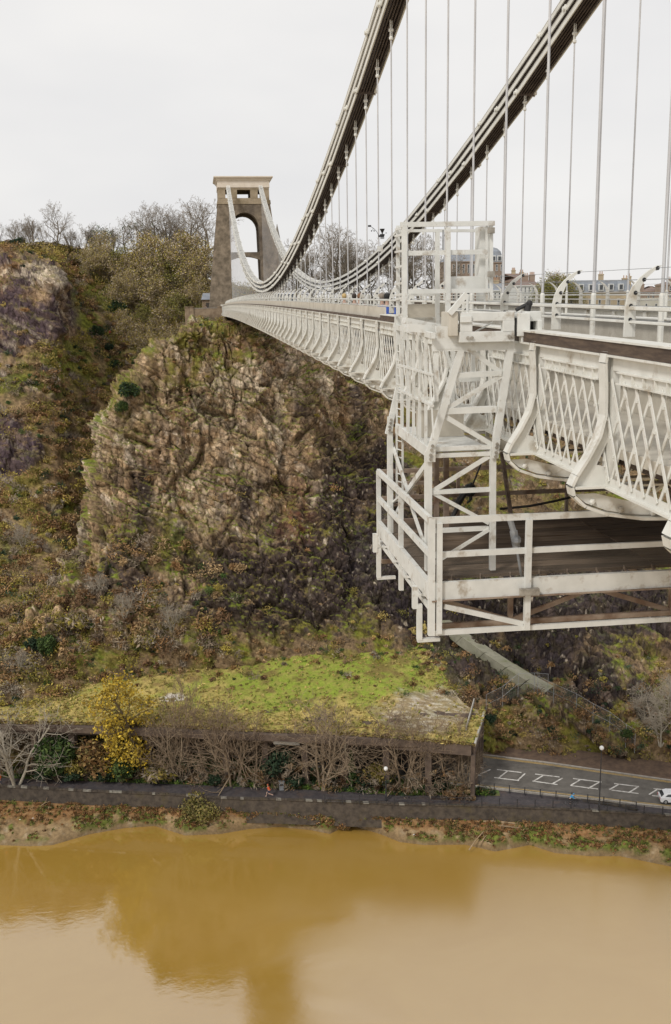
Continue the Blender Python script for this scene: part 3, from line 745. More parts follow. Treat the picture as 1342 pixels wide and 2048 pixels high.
bolt_me = MB().lathe([(0.03, 0), (0.03, 0.015), (0.012, 0.03)], n=6).mesh('bolt', MT['paint'])
def lattice_geom(y0, y1, near):
    """bars of one lattice panel, as separate (a, b, front?) segments in the plane x = 0"""
    L = y1 - y0; n = 8; H0, H1 = -1.44, -0.26
    out = []
    for k in range(-1, n+1):
        for s2 in (-1, 1):
            ya = (k + 0.5)/n*L; yb = ya + s2*0.66
            za, zb = H0, H1
            # clip to panel
            def clip(y, yo, zo, y2, z2):
                return zo + (y-yo)/(y2-yo)*(z2-zo)
            pa, pb = [ya, za], [yb, zb]
            if pa[0] < 0:
                if pb[0] <= 0.02: continue
                pa = [0, clip(0, ya, za, yb, zb)]
            if pa[0] > L:
                if pb[0] >= L-0.02: continue
                pa = [L, clip(L, ya, za, yb, zb)]
            if pb[0] < 0: pb = [0, clip(0, ya, za, yb, zb)]
            if pb[0] > L: pb = [L, clip(L, ya, za, yb, zb)]
            if abs(pa[1]-pb[1]) < .1: continue
            out.append((pa, pb, s2 > 0))
    return out
def panel_frame(mb, L):
    mb.box((-0.07, 0.11, -1.52), (0.10, L-0.11, -1.495))        # bottom angle, outstanding leg
    mb.box((-0.008, 0.11, -1.495), (0.012, L-0.11, -1.40))
    mb.box((-0.09, 0.11, -0.005), (0.12, L-0.11, 0.02))        # top plate
    mb.box((-0.012, 0.11, -0.16), (0.012, L-0.11, -0.005))
    mb.box((-0.05, 0.30, -0.175), (0.02, L-0.30, -0.16))
    mb.box((-0.012, 0.30, -0.29), (0.008, L-0.30, -0.175))      # bracketed strip below the top
    mb.box((-0.055, 0.30, -0.30), (0.02, L-0.30, -0.285))
    for k in range(7):
        y = 0.42 + k*(L-0.84)/6; mb.box((-0.045, y-0.008, -0.285), (0.0, y+0.008, -0.175))
    for z in (-0.75, -1.05): mb.box((-0.02, 0.11, z), (0.0, 0.2, z+.05))
def far_panel():
    mb = MB(); panel_frame(mb, PAN)
    for pa, pb, fr in lattice_geom(0, PAN, True):
        x = -0.022 if fr else 0.008
        mb.bar((x, pa[0], pa[1]), (x, pb[0], pb[1]), 0.014, 0.043, up=(0, 1, 0))
    return mb.mesh('lattice_panel', MT['paint'])
br_near, br_far = bracket_mesh(1), bracket_mesh(-1)
pan_me = far_panel()
fr_mb = MB(); panel_frame(fr_mb, PAN); frame_me = fr_mb.mesh('panel_frame', MT['paint'])
# bars of a near panel, one mesh per bar shape
bar_items = []
for pa, pb, fr in lattice_geom(0, PAN, True):
    x = -0.022 if fr else 0.008
    m_ = MB().bar((x, pa[0], pa[1]), (x, pb[0], pb[1]), 0.014, 0.043, up=(0, 1, 0))
    if fr:
        for f in (0.15, 0.38, 0.62, 0.85):
            y = pa[0] + (pb[0]-pa[0])*f; z = pa[1] + (pb[1]-pa[1])*f
            m_.lathe([(0.017, 0)], n=3) if False else m_.box((x-0.022, y-0.014, z-0.014), (x-0.008, y+0.014, z+0.014))
    bar_items.append(m_.mesh('lattice_bar', MT['paint']))
def slope_at(Y): return math.atan((cap(Y+1)-cap(Y-1))/2)
for i, Y in enumerate(YS):
    b = dl(link('bracket', br_near)); b.location = (NEARX, Y, cap(Y))
    if Y < 40:
        for (dx, dz) in ((-0.22, -1.49), (-0.05, -1.49), (0.06, -1.45), (0.06, -1.2)):
            q = link('bolt', bolt_me, b); q.location = (dx-0.0, 0.07 if dz < -1.4 else -0.115, dz)
            if dz > -1.46: q.rotation_euler = (PI/2, 0, 0)
        for (dx, dz) in ((-0.16, -1.70), (0.2, -1.81), (0.6, -1.86)):
            q = link('bolt', bolt_me, b); q.location = (dx, -0.013, dz); q.rotation_euler = (PI/2, 0, 0); q.scale = (1.4,)*3
    c = dl(link('far_bracket', br_far)); c.location = (FARX, Y, cap(Y))
    if i < len(YS)-1:
        if YS[0] <= Y < 17:
            pn = dl(link('lattice_panel', frame_me)); pn.location = (NEARX, Y, cap(Y)); pn.rotation_euler = (slope_at(Y+1), 0, 0)
            for me in bar_items: link('lattice_bar', me, pn)
        else:
            pn = dl(link('lattice_panel', pan_me)); pn.location = (NEARX, Y, cap(Y)); pn.rotation_euler = (slope_at(Y+1), 0, 0)
        pf = dl(link('lattice_panel', pan_me)); pf.location = (FARX, Y, cap(Y)); pf.rotation_euler = (slope_at(Y+1), 0, PI); pf.location.y += PAN
        pf.rotation_euler = (-slope_at(Y+1), 0, PI)
# --- cross girders under the deck
cg = MB()
cg.box((1.2, -0.01, -1.93), (2*(XC-NEARX)-1.2, 0.01, -1.50)); cg.box((0.9, -.11, -1.95), (2*(XC-NEARX)-.9, .11, -1.925)); cg.box((0.05, -.11, -1.52), (2*(XC-NEARX)-.05, .11, -1.495))
cg_solid = cg.mesh('cross_girder', MT['paint_far'])
cg = MB(); Wd = 2*(XC-NEARX)
cg.box((0.9, -.11, -1.95), (Wd-.9, .11, -1.92)); cg.box((0.05, -.11, -1.52), (Wd-.05, .11, -1.495))
for k in range(18):
    x = 0.3 + k*(Wd-.6)/18; x2 = 0.3 + (k+1)*(Wd-.6)/18
    zb = -1.93 if 0.9 < x < Wd-.9 else -1.83; zb2 = -1.93 if 0.9 < x2 < Wd-.9 else -1.83
    cg.bar((x, 0, zb if k % 2 else -1.5), (x2, 0, -1.5 if k % 2 else zb2), 0.02, 0.07, up=(1, 0, 1))
    cg.bar((x, 0.02, -1.5 if k % 2 else zb), (x2, 0.02, zb2 if k % 2 else -1.5), 0.02, 0.07, up=(1, 0, 1))
cg_lat = cg.mesh('cross_girder', MT['paint_far'])
for Y in YS:
    g = dl(link('cross_girder', cg_lat if Y < 60 else cg_solid)); g.location = (NEARX, Y, cap(Y))
def ribbon(name, xz, mat, y0=YS[0]-3, y1=None, n=60, parent=True):
    """a long member following the camber; xz = closed outline relative to (0, cap)"""
    y1 = Y_END if y1 is None else y1
    mb = MB(); ys = np.linspace(y0, y1, n); k = len(xz); vs = []
    for y in ys: vs += [(x, y, cap(y)+z) for x, z in xz]
    fs = [tuple(range(k)), tuple(reversed(range((n-1)*k, n*k)))]
    for i in range(n-1):
        for j in range(k): fs.append((i*k+j, i*k+(j+1) % k, (i+1)*k+(j+1) % k, (i+1)*k+j))
    mb.add(vs, fs); o = mb.build(name, mat)
    return dl(o) if parent else o
def rc(x0, x1, z0, z1): return [(x0, z0), (x1, z0), (x1, z1), (x0, z1)]
Y_T = 25.5
ribbon('timber_rail', rc(NEARX-.07, NEARX+.16, .022, .16), MT['timber'], y1=Y_T)
ribbon('timber_rail', rc(NEARX-.07, NEARX+.16, .022, .085), MT['timber'], y0=Y_T)
ribbon('rail_cap', rc(NEARX-.085, NEARX+.22, .162, .185), MT['paint'], y1=Y_T)
ribbon('far_timber_rail', rc(FARX-.16, FARX+.07, .022, .16), MT['timber'])
for y in np.arange(Y_T, Y_END, PAN):                # white upstand boards on the farther half
    mb = MB(); a, b = y+.012, y+PAN-.012
    mb.add([(NEARX+.05, a, cap(a)+.087), (NEARX+.09, a, cap(a)+.087), (NEARX+.09, b, cap(b)+.087), (NEARX+.05, b, cap(b)+.087), (NEARX+.05, a, cap(a)+.36), (NEARX+.09, a, cap(a)+.36), (NEARX+.09, b, cap(b)+.36), (NEARX+.05, b, cap(b)+.36)],
           [(0, 3, 2, 1), (4, 5, 6, 7), (0, 1, 5, 4), (1, 2, 6, 5), (2, 3, 7, 6), (3, 0, 4, 7)])
    dl(mb.build('upstand_board', MT['board']))
ribbon('footway', rc(NEARX+.10, 6.30, -1.18, -1.06), MT['board'])
ribbon('footway', rc(12.62, FARX-.10, -1.18, -1.06), MT['board'])
for xa in (6.31, 12.55):
    ribbon('inner_girder', rc(xa, xa+.05, -1.10, -.12), MT['board']); ribbon('inner_girder_shade', rc(xa+.004, xa+.046, -1.50, -1.102), MT['timber'])  # lower half coloured dark, painting in the shade below the footway
ribbon('footway_shade_strip', rc(NEARX+.16, 6.29, -1.26, -1.185), MT['timber'])  # added dark strip, paints the shade on the footway underside
ribbon('inner_girder_flange', rc(6.22, 6.62, -.118, -.08), MT['paint'])
ribbon('inner_girder_flange', rc(12.3, 12.7, -.118, -.08), MT['paint'])
ribbon('dark_gutter', rc(6.20, 6.305, -.60, -.50), MT['timber'])
ribbon('roadway', rc(6.37, 12.54, -1.22, -1.05), MT['asphalt_deck'])
ribbon('deck_timber', rc(6.30, 12.6, -1.36, -1.23), MT['timber'])
ribbon('long_stringer', rc(7.8, 7.95, -1.49, -1.37), MT['timber'])
ribbon('long_stringer', rc(10.9, 11.05, -1.49, -1.37), MT['timber'])
# end block where the near parapet runs into the abutment
mb = MB(); mb.box((NEARX-.45, Y_END, cap(Y_END)-1.9), (6.3, Y_END+4.6, cap(Y_END)+.36)); dl(mb.build('parapet_end', MT['paint_far']))

# --- curved anti-climb fence along each footway
def fence(x, sgn, label, y0, y1):
    fx = empty('parapet_fence', (x, y0, cap(y0)), label, 'fence', 'curved safety fences along the deck')
    F2 = lambda o: (setattr(o, 'parent', fx), setattr(o, 'matrix_parent_inverse', Matrix.Translation(fx.location).inverted()), o)[2]
    cv = [(0, 0.0), (0, 0.36), (0.02, 0.48), (0.07, 0.59), (0.15, 0.69), (0.25, 0.77), (0.34, 0.82)]
    mb = MB()
    for i in range(len(cv)-1):
        a, b = cv[i], cv[i+1]; wa = 0.085 - 0.008*i; wb = 0.085 - 0.008*(i+1)
        mb.add([(sgn*(a[0]-wa*.8), -.018, a[1]), (sgn*(a[0]+wa*.8), -.018, a[1]), (sgn*(a[0]+wa*.8), .018, a[1]), (sgn*(a[0]-wa*.8), .018, a[1]),
                (sgn*(b[0]-wb*.8), -.018, b[1]), (sgn*(b[0]+wb*.8), -.018, b[1]), (sgn*(b[0]+wb*.8), .018, b[1]), (sgn*(b[0]-wb*.8), .018, b[1])],
               [(0, 3, 2, 1), (4, 5, 6, 7), (0, 1, 5, 4), (1, 2, 6, 5), (2, 3, 7, 6), (3, 0, 4, 7)])
    post_me = mb.mesh('fence_post', MT['paint'])
    hole_me = MB().tube((0, -.022, 0), (0, .022, 0), .026, n=7).mesh('grommet', MT['black'])
    HZ = ((0, .20), (0, .36), (.05, .51), (.15, .66), (.31, .79))
    for Y in YS:
        if not (y0 <= Y <= y1): continue
        o = F2(link('fence_post', post_me)); o.location = (x, Y + .45, cap(Y) + .19)
        if Y < (45 if sgn > 0 else 20):
            for hx, hz in HZ: link('grommet', hole_me, o, (sgn*hx, 0, hz))
    for (dz, r) in ((.52, .028), (.36, .02)):
        mb = MB(); ys = np.arange(y0, y1, PAN)
        for a in ys: mb.tube((x, a, cap(a)+dz), (x, a+PAN, cap(a+PAN)+dz), r, n=5, caps=False)
        F2(mb.build('handrail', MT['paint']))
    mb = MB()
    for (hx, hz) in HZ:
        for a in np.arange(y0, y1-PAN, PAN*4):
            mb.tube((x+sgn*hx, a, cap(a)+.19+hz), (x+sgn*hx, a+PAN*4, cap(a+PAN*4)+.19+hz), .004, n=3, caps=False)
    F2(mb.build('tension_wire', MT['grey_metal']))
    mb = MB()
    for a in np.arange(y0, y1, PAN): mb.add([(x+sgn*.03, a, cap(a)-.02), (x+sgn*.03, a+PAN, cap(a+PAN)-.02), (x+sgn*.03, a+PAN, cap(a+PAN)+.36), (x+sgn*.03, a, cap(a)+.36)], [(0, 1, 2, 3)])
    F2(mb.build('infill_mesh', MT['wire']))
fence(5.06, 1, 'white curved fence posts with wires on the nearer side of the deck', 6.0, Y_END)
fence(2*XC-5.06+.3, -1, 'white curved fence posts with wires on the far side of the deck', 6.0, Y_END)

# --- the two chains, each three tiers of bar links with rods hanging from them
def chz(Y): return 70.66 + 0.0019755*(Y-96.15)**2
Y_TW = 194.6
def chain(x, label):
    ch = empty('suspension_chain', (x, 96, chz(96)), label, 'suspension chain', 'suspension chains of the bridge')
    K = lambda o: (setattr(o, 'parent', ch), setattr(o, 'matrix_parent_inverse', Matrix.Translation(ch.location).inverted()), o)[2]
    LL = 3*PAN
    lm = MB()
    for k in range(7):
        lm.cur = 0 if k in (0, 6) else 1  # inner plates coloured dark to carry the shade of the underside
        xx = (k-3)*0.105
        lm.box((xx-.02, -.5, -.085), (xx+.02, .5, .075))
        lm.cur = 0; lm.box((xx-.03, -.5, .0755), (xx+.03, .5, .09))  # pale caps put the light on the plate tops into colour
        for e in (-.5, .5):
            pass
    link_me = lm.mesh('chain_link', MT['chain_paint'], MT['chain_shade'])
    pin = MB()
    for sx in (-1, 1):
        nb = len(pin.v); pin.lathe([(.14, 0), (.14, .03), (.075, .03), (.07, .10)], n=10)
        for q in range(nb, len(pin.v)):
            a, b, c = pin.v[q]; pin.v[q] = (sx*(.34 + c), a, b)
    pin.cur = 1
    pin.tube((-.34, 0, 0), (.34, 0, 0), .11, n=8)
    pin_me = pin.mesh('link_pin', MT['chain_paint'], MT['chain_shade'])
    for tier in range(3):
        off = 0.27 + tier*0.40
        y = 16.0 - 4*PAN - (2-tier)*PAN
        while y < Y_TW:
            y2 = min(y + LL, Y_TW + 1.0)
            a = Vector((x, y, chz(y)+off)); b = Vector((x, y2, chz(y2)+off))
            d = b - a
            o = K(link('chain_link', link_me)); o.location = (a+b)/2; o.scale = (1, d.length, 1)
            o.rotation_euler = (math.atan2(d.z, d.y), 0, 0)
            if y > 5:
                q = K(link('link_pin', pin_me)); q.location = a
                q.rotation_euler = (math.atan2(d.z, d.y), 0, 0)
            y = y2 if y2 < Y_TW else 999
    cl = MB(); cl.box((-.035, -.035, -.30), (-.015, .035, .25)); cl.box((.015, -.035, -.30), (.035, .035, .25)); cl.tube((-.07, 0, -.06), (.07, 0, -.06), .05, n=6)
    cl.lathe([(.04, -.36), (.065, -.33), (.065, -.27), (.04, -.24)], n=8)
    clevis_me = cl.mesh('clevis', MT['chain_paint'])
    rod_me = MB().tube((0, 0, 0), (0, 0, 1), .025, n=6).mesh('suspension_rod', MT['rod'])
    slv_me = MB().lathe([(.045, 0), (.045, .95), (.03, 1.0)], n=7).mesh('rod_sleeve', MT['paint'])
    for Y in [16.0 + PAN*k for k in range(-3, 72)]:
        if Y > Y_TW - 1: break
        zt, zb = chz(Y), cap(Y) - .1
        if zt - .35 > zb + .15:
            o = K(link('suspension_rod', rod_me)); o.location = (x, Y, zb); o.scale = (1, 1, zt - .3 - zb)
            s_ = K(link('rod_sleeve', slv_me)); s_.location = (x, Y, zb); s_.scale = (1, 1, min(.78, zt-.4-zb))
        c = K(link('clevis', clevis_me)); c.location = (x, Y, zt)
        if Y > 120: c.scale = (.8, .8, .8)
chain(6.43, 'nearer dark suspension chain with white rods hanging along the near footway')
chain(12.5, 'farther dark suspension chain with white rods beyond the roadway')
# ------------------------------------------------------------------ maintenance gantry slung on the parapet
gan = empty('maintenance_gantry', (3.9, 15, cap(15)-2), 'white steel maintenance gantry slung over the parapet, with caged ladder and underslung platform', 'maintenance gantry')
def gl(o):
    o.parent = gan; o.matrix_parent_inverse = Matrix.Translation(gan.location).inverted(); return o
bpy.context.view_layer.update()
GP = MT['gpaint']
D0, D1, D2 = 13.5, 14.1, 16.85
XS = AY(857, 1000, D1)[0]                      # outer side plane of the truss
_jn = [0]
def jit():
    _jn[0] += 1; return 0.0022*((_jn[0]*5) % 11 - 5)
def gbar(name, a, b, w=.10, h=None, mat=None, ext=0.0, up=(0, 0, 1), parent=None):
    k_ = ((0.56 if name.split('_')[0] in ('cage', 'body', 'ladder', 'inner', 'corner') else 0.74) if w <= .13 else 0.9)*(1 + .004*((_jn[0]*3) % 7)); j = Vector((jit()*.6, jit(), jit()*.5)); a = V3(a) + j; b = V3(b) + j
    mb = MB().bar(a, b, w*k_, None if h is None else h*(k_ if h <= .14 else 1), up=up, ext=ext); o = mb.build(name, mat or GP)
    return gl(o)
def ang(name, a, b, w=.10, t_=.012, mat=None, face=(0, -1, 0)):
    """rolled angle bar: two thin legs, one in the plane facing `face`"""
    j = Vector((0, jit(), jit()*.5)); a = V3(a) + j; b = V3(b) + j; d = (b-a).normalized(); f = Vector(face); u = f.cross(d).normalized()
    w *= .70
    mb = MB(); mb.bar(a, b, w, t_, up=f) ; mb.bar(a + u*(w/2-t_/2) - f*(w/2), b + u*(w/2-t_/2) - f*(w/2), t_, w, up=f)
    return gl(mb.build(name, mat or GP))
A1 = lambda x, y: AY(x, y, D1)
A2 = lambda x, y: AY(x, y, D2)
S1 = lambda x, y: AX(x, y, XS)
# front truss
gbar('truss_leg', A1(925, 688), A1(861, 903), .13, .13)
gbar('truss_leg', A1(1021, 684), A1(989, 893), .13, .13)
gbar('truss_post', A1(857, 903), A1(857, 1140), .13, .13)
gbar('truss_post', A1(985, 893), A1(984, 1139), .11, .11)
for a, b, w in (((933, 694), (1003, 746), .10), ((1003, 751), (893, 818), .10), ((893, 834), (986, 890), .10), ((978, 912), (865, 982), .10), ((865, 985), (978, 1046), .08), ((978, 1060), (864, 1130), .08)):
    ang('truss_diagonal', A1(*a), A1(*b), w)
for a, b, w in (((908, 752), (1003, 747), .11), ((887, 823), (993, 819), .13), ((866, 899), (986, 894), .09), ((866, 912), (984, 907), .09), ((862, 985), (980, 979), .09), ((862, 1063), (978, 1057), .09)):
    ang('truss_rail', A1(*a), A1(*b), w)
def plate(name, pts, y, th=.02, mat=None):
    mb = MB(); P = [AY(x, yy, y) for x, yy in pts]
    mb.prism([(q[0], q[2]) for q in P], 'y', y - .075 - th, y - .075)
    o = gl(mb.build(name, mat or GP)); return o
bolt2 = MB().tube((0, -.025, 0), (0, 0, 0), .024, n=7).mesh('bolt', MT['bolt'])
def bolts(o, pts, y):
    for x, yy in pts:
        q = AY(x, yy, y); b = link('bolt', bolt2, o); b.matrix_parent_inverse = Matrix.Translation(gan.location).inverted() if False else Matrix()
        b.location = (q[0], y - .095, q[2])
o = plate('gusset_plate', [(857, 880), (868, 880), (868, 922), (850, 922), (850, 900)], D1); bolts(o, [(862, 890), (860, 898), (858, 908), (858, 916)], D1)
o = plate('gusset_plate', [(982, 878), (997, 878), (993, 915), (980, 915)], D1); bolts(o, [(990, 886), (989, 893), (988, 903), (987, 911)], D1)
# box body between the trusses: beams, decking and the barred side
for nm, a, b, w, h in (('body_beam', S1(793, 857), S1(857, 905), .10, .16), ('body_rail', S1(797, 729), S1(866, 749), .05, .06), ('body_rail', S1(797, 779), S1(866, 812), .05, .06), ('body_top_beam', S1(793, 655), S1(866, 672), .10, .14)):
    gbar(nm, a, b, w, h)
for x, yt, yb in ((804, 660, 856), (815, 664, 872), (828, 668, 880), (840, 668, 888), (851, 672, 896)):
    gbar('body_upright', S1(x, yt), S1(x, yb), .07, .07)
for x, yt, yb, x2 in ((823, 700, 868, 818), (845, 705, 885, 834), (858, 720, 880, 866)):
    gbar('body_brace', S1(x, yt), S1(x2, yb), .035, .05)
gbar('corner_post', A1(873, 684), A1(873, 802), .10, .10)
mb = MB(); q0 = A1(862, 903); q1 = A1(986, 897)
mb.box((XS+.08, D1+.05, q0[2]-.02), (q1[0]-.05, D2, q0[2]+.02)); gl(mb.build('body_floor', GP))
mb = MB(); pz = A1(900, 868)[2]; mb.box((XS+.1, D1+1.3, q0[2]+.03), (q1[0]-.1, D1+1.33, q0[2]+.46)); gl(mb.build('toe_board', MT['board']))
for x in (905, 945, 975):
    gbar('inner_post', AY(x, 690, D2-.5), AY(x, 880, D2-.5), .10, .10)
gbar('inner_rail', AY(893, 760, D2-.5), AY(985, 757, D2-.5), .12, .14)
gbar('inner_rail', AY(893, 815, D2-.5), AY(985, 812, D2-.5), .12, .14)
gbar('inner_brace', AY(893, 770, D2-.5), AY(960, 850, D2-.5), .08, .08)
gbar('inner_brace', AY(890, 700, D2-.5), AY(910, 760, D2-.5), .09, .09)
# sill plates on top of the body
for a, b, D, w, h in (((808, 640), (893, 656), D1+.9, .30, .10), ((815, 655), (900, 662), D1+.3, .22, .12), ((870, 676), (922, 676), D1, .10, .32)):
    gbar('sill_plate', AY(*a, D), AY(*b, D), w, h)
gbar('sill_beam', AY(790, 648, D2), AY(905, 650, D2), .12, .25)
gbar('sill_beam', AY(815, 622, D2-.2), AY(895, 620, D2-.2), .04, .22, MT['board'])
# back truss
gbar('truss_post', AY(779, 866, D2), AY(780, 1066, D2), .12, .12)
gbar('truss_leg', AY(797, 775, D2), AY(776, 868, D2), .12, .12)
o = plate('gusset_plate', [(773, 832), (787, 832), (783, 862), (772, 862)], D2); bolts(o, [(780, 838), (779, 845), (777, 852), (777, 859)], D2)
gbar('truss_post', AY(872, 905, D2), AY(872, 1065, D2), .11, .11, MT['rust'])
gbar('truss_post', AY(893, 905, D2), AY(893, 1065, D2), .11, .11, MT['rust'])
gbar('truss_rail', AY(780, 968, D2), AY(880, 964, D2), .08, .08, MT['rust'])
gbar('truss_rail', AY(780, 1010, D2), AY(880, 1006, D2), .06, .06, MT['rust'])
gbar('truss_diagonal', AY(795, 990, D2), AY(850, 935, D2), .06, .06, MT['rust'])
gbar('truss_diagonal', AY(800, 1010, D2), AY(870, 1045, D2), .06, .06, MT['rust'])
# side bracing
for a, b, w in (((779, 876), (814, 980), .10), ((814, 985), (848, 1084), .08), ((851, 930), (814, 982), .12), ((814, 985), (790, 1032), .10), ((780, 1010), (812, 982), .05)):
    gbar('side_brace', S1(*a), S1(*b), w, .05, up=(1, 0, 0))
# ladder down the outer side
mb_a = lambda x, yt, yb, D: gbar('ladder_rail', AY(x, yt, D), AY(x, yb, D), .055, .055)
lad = [(793, 680, 1003, D2-.1), (806, 680, 1003, D2-.45)]
for x, yt, yb, D in lad: mb_a(x, yt, yb, D)
for k in range(20):
    y = 688 + k*16.2
    gbar('ladder_rung', AY(794, y-1.5, D2-.1), AY(805, y+1.5, D2-.45), .03, .03)
# cage on top
C0, C1 = 15.75, 16.5
for x, yt, yb, D, w in ((808, 450, 680, C0, .13), (797, 452, 690, C1, .10), (875, 458, 660, C1, .12), (895, 455, 655, C0, .13), (983, 449, 600, C0, .09), (974, 452, 600, C0, .06)):
    gbar('cage_post', AY(x, yt, D), AY(x, yb, D), w, w)
for x0, y0, x1, y1, D, w, h in ((800, 450, 988, 447, C0, .10, .13), (808, 506, 975, 503, C0, .05, .13), (808, 583, 985, 581, C0, .05, .12), (792, 462, 975, 462, C1, .08, .08), (795, 588, 880, 588, C1, .05, .08)):
    gbar('cage_rail', AY(x0, y0, D), AY(x1, y1, D), w, h)
for x, y in ((0, 458), (0, 472), (0, 503), (0, 534), (0, 567), (0, 590), (0, 598), (0, 630)):
    gbar('cage_rung', AY(791, y+1, C1), AY(807, y-2, C0), .05, .06)
mb = MB(); a = AY(893, 553, C0+.08); b = AY(977, 580, C0+.08); mb.box((a[0], C0+.08, b[2]), (b[0], C0+.10, a[2])); gl(mb.build('cage_panel', GP))
mb = MB(); a = AY(952, 455, C0+.35); b = AY(972, 560, C0+.35); mb.box((a[0], C0+.12, b[2]), (b[0], C0+.4, a[2])); gl(mb.build('cage_column', GP))
for y in (461, 548):
    q = AY(978, y, C0); mb = MB().box((q[0]-.04, C0-.12, q[2]-.05), (q[0]+.06, C0-.05, q[2]+.04)); gl(mb.build('cage_latch', MT['bolt']))
mb = MB().tube(AY(886, 460, C0+.2), AY(886, 505, C0+.2), .012); gl(mb.build('cable', MT['grey_metal']))
mb = MB().tube(AY(889, 470, C0+.1), AY(898, 473, C0+.1), .02); gl(mb.build('clamp', MT['bolt']))
# suspension arm and trolley running on the timber rail
T0 = D1 - .15
mb = MB()
def tr(x0, y0, x1, y1, d0=T0, d1=T0+.10, nm='trolley_plate', mat=None):
    a = AY(x0, y0, d0); b = AY(x1, y1, d0)
    m_ = MB().box((a[0], d0, b[2]), (b[0], d1, a[2])); return gl(m_.build(nm, mat or GP, bevel=.006))
o = tr(921, 625, 1029, 641); o = tr(921, 641, 945, 664); o = tr(1006, 641, 1029, 664); o = tr(919, 664, 1029, 683)
bolts(o, [(932, 675), (940, 675), (1014, 672), (1021, 672)], T0+.09)
tr(921, 632, 944, 645, T0-.03, T0, 'cover_plate')
tr(1030, 636, 1036, 672, T0+.02, T0+.3, 'wheel_gap', MT['black'])
tr(1036, 626, 1060, 672, T0-.02, T0+.35, 'wheel_housing'); tr(1051, 623, 1083, 642, T0+.05, T0+.45, 'wheel_housing'); tr(1076, 640, 1084, 674, T0, T0+.4, 'wheel_housing')
tr(1061, 640, 1076, 672, T0+.2, T0+.4, 'wheel_gap', MT['black'])
tr(1043, 670, 1055, 686, T0, T0+.12, 'rail_hook')
tr(900, 624, 916, 672, T0-.02, T0+.5, 'arm_block', MT['board'])
gbar('arm_strut', AY(898, 628, T0), AY(932, 588, T0), .10, .10)
o = tr(934, 588, 937, 640, T0+.5, T0+.56, 'stay_post')
gbar('stay_bar', AY(950, 664, T0+.2), AY(985, 645, T0+.2), .03, .03)
mb = MB().ball(AY(1059, 607, T0+.2), .05, 7, 5); mb.tube(AY(1032, 620, T0+.2), AY(1053, 609, T0+.2), .03); mb.tube(AY(1056, 610, T0+.2), AY(1054, 622, T0+.2), .05)
gl(mb.build('brake_handle', MT['black']))
gbar('top_chord', AY(866, 688, D1), AY(1025, 685, D1), .12, .20)
# platform under the deck
qa = AY(862, 1180, D0); XP = qa[0]; ZP = qa[2] + .02            # outer corner, floor level
D9 = 17.75; XE = 2*XC - XP
LX = lambda y, x=862: AY(x, y, D0)[2]
ztop, zmid, zbm, zbt = LX(1042), LX(1110), LX(1182), LX(1266)
for (X_, Y_) in [(XP, D0)]:
    gbar('platform_post', (X_, Y_, LX(1036)), (X_, Y_, LX(1270)), .12, .12)
xm = AY(1055, 1100, D0)[0]; x2 = AY(878, 1100, D0)[0]
gbar('platform_post', (x2, D0-.05, LX(1046)), (x2, D0-.05, LX(1266)), .10, .10)
pq = gbar('platform_post', (xm, D0-.05, LX(1046)), (xm, D0-.05, LX(1268)), .11, .11)
mb = MB().box((xm-.14, D0-.17, AY(1055, 1185, D0)[2]), (xm+.14, D0-.09, AY(1055, 1172, D0)[2])); gl(mb.build('clamp', MT['bolt']))
for k in range(1, 4):
    xx = xm + k*2.9
    gbar('platform_post', (xx, D0-.05, LX(1046)), (xx, D0-.05, LX(1268)), .11, .11)
for (z, w, h) in ((ztop, .07, .12), (zmid, .07, .11), (zbt, .07, .10)):
    for xa, xb in ((XP, xm), (xm, xm+2.9), (xm+2.9, xm+5.8), (xm+5.8, XE)):
        gbar('platform_rail', (xa, D0, z), (xb, D0, z), w, h)
gbar('platform_beam', (XP, D0, zbm), (XE, D0, zbm), .10, .26)
gbar('platform_beam_flange', (XP, D0+.03, zbm-.14), (XE, D0+.03, zbm-.14), .2, .02, MT['rust'])
mb = MB().add([(XP, D0+.04, zmid), (XE, D0+.04, zmid), (XE, D0+.04, zbm+.1), (XP, D0+.04, zbm+.1)], [(0, 1, 2, 3)]); gl(mb.build('wire_mesh', MT['wire']))
# outer side, running away from us
ym = (D0 + D9)/2 + .1
for Y_ in (ym, D9):
    gbar('platform_post', (XP, Y_, ztop+.02), (XP, Y_, zbt), .10, .10)
gbar('platform_post', (XP+.18, D9-.05, ztop), (XP+.18, D9-.05, zmid-.25), .10, .10)
for z, w, h in ((ztop, .08, .13), (zmid, .08, .12), (zbt+.35, .06, .09)):
    gbar('platform_rail', (XP, D0, z), (XP, D9, z), w, h)
gbar('platform_beam', (XP, D0, zbm), (XP, D9, zbm), .10, .26)
mb = MB().add([(XP+.04, D0, zmid), (XP+.04, D9, zmid), (XP+.04, D9, zbm+.1), (XP+.04, D0, zbm+.1)], [(0, 1, 2, 3)]); gl(mb.build('wire_mesh', MT['wire']))
for Y_ in (D0+.35, D9-.45):
    gbar('hanger_bracket', (XP-.16, Y_, zbm-.02), (XP-.16, Y_, zbm-.36), .10, .12); gbar('hanger_leg', (XP-.10, Y_, zbm-.3), (XP-.10, Y_, zbt-.22), .10, .10); gbar('hanger_foot', (XP-.12, Y_, zbt-.22), (XP+.22, Y_, zbt-.22), .10, .07)
for k in range(4):
    y0 = D0 + .3 + k*1.0; y1 = y0 + .5; y2 = y0 + 1.0
    gbar('under_brace', (XP, y0, zbm-.15), (XP, y1, zbt+.35), .05, .07, up=(1, 0, 0)); gbar('under_brace', (XP, y1, zbt+.35), (XP, y2, zbm-.15), .05, .07, up=(1, 0, 0))
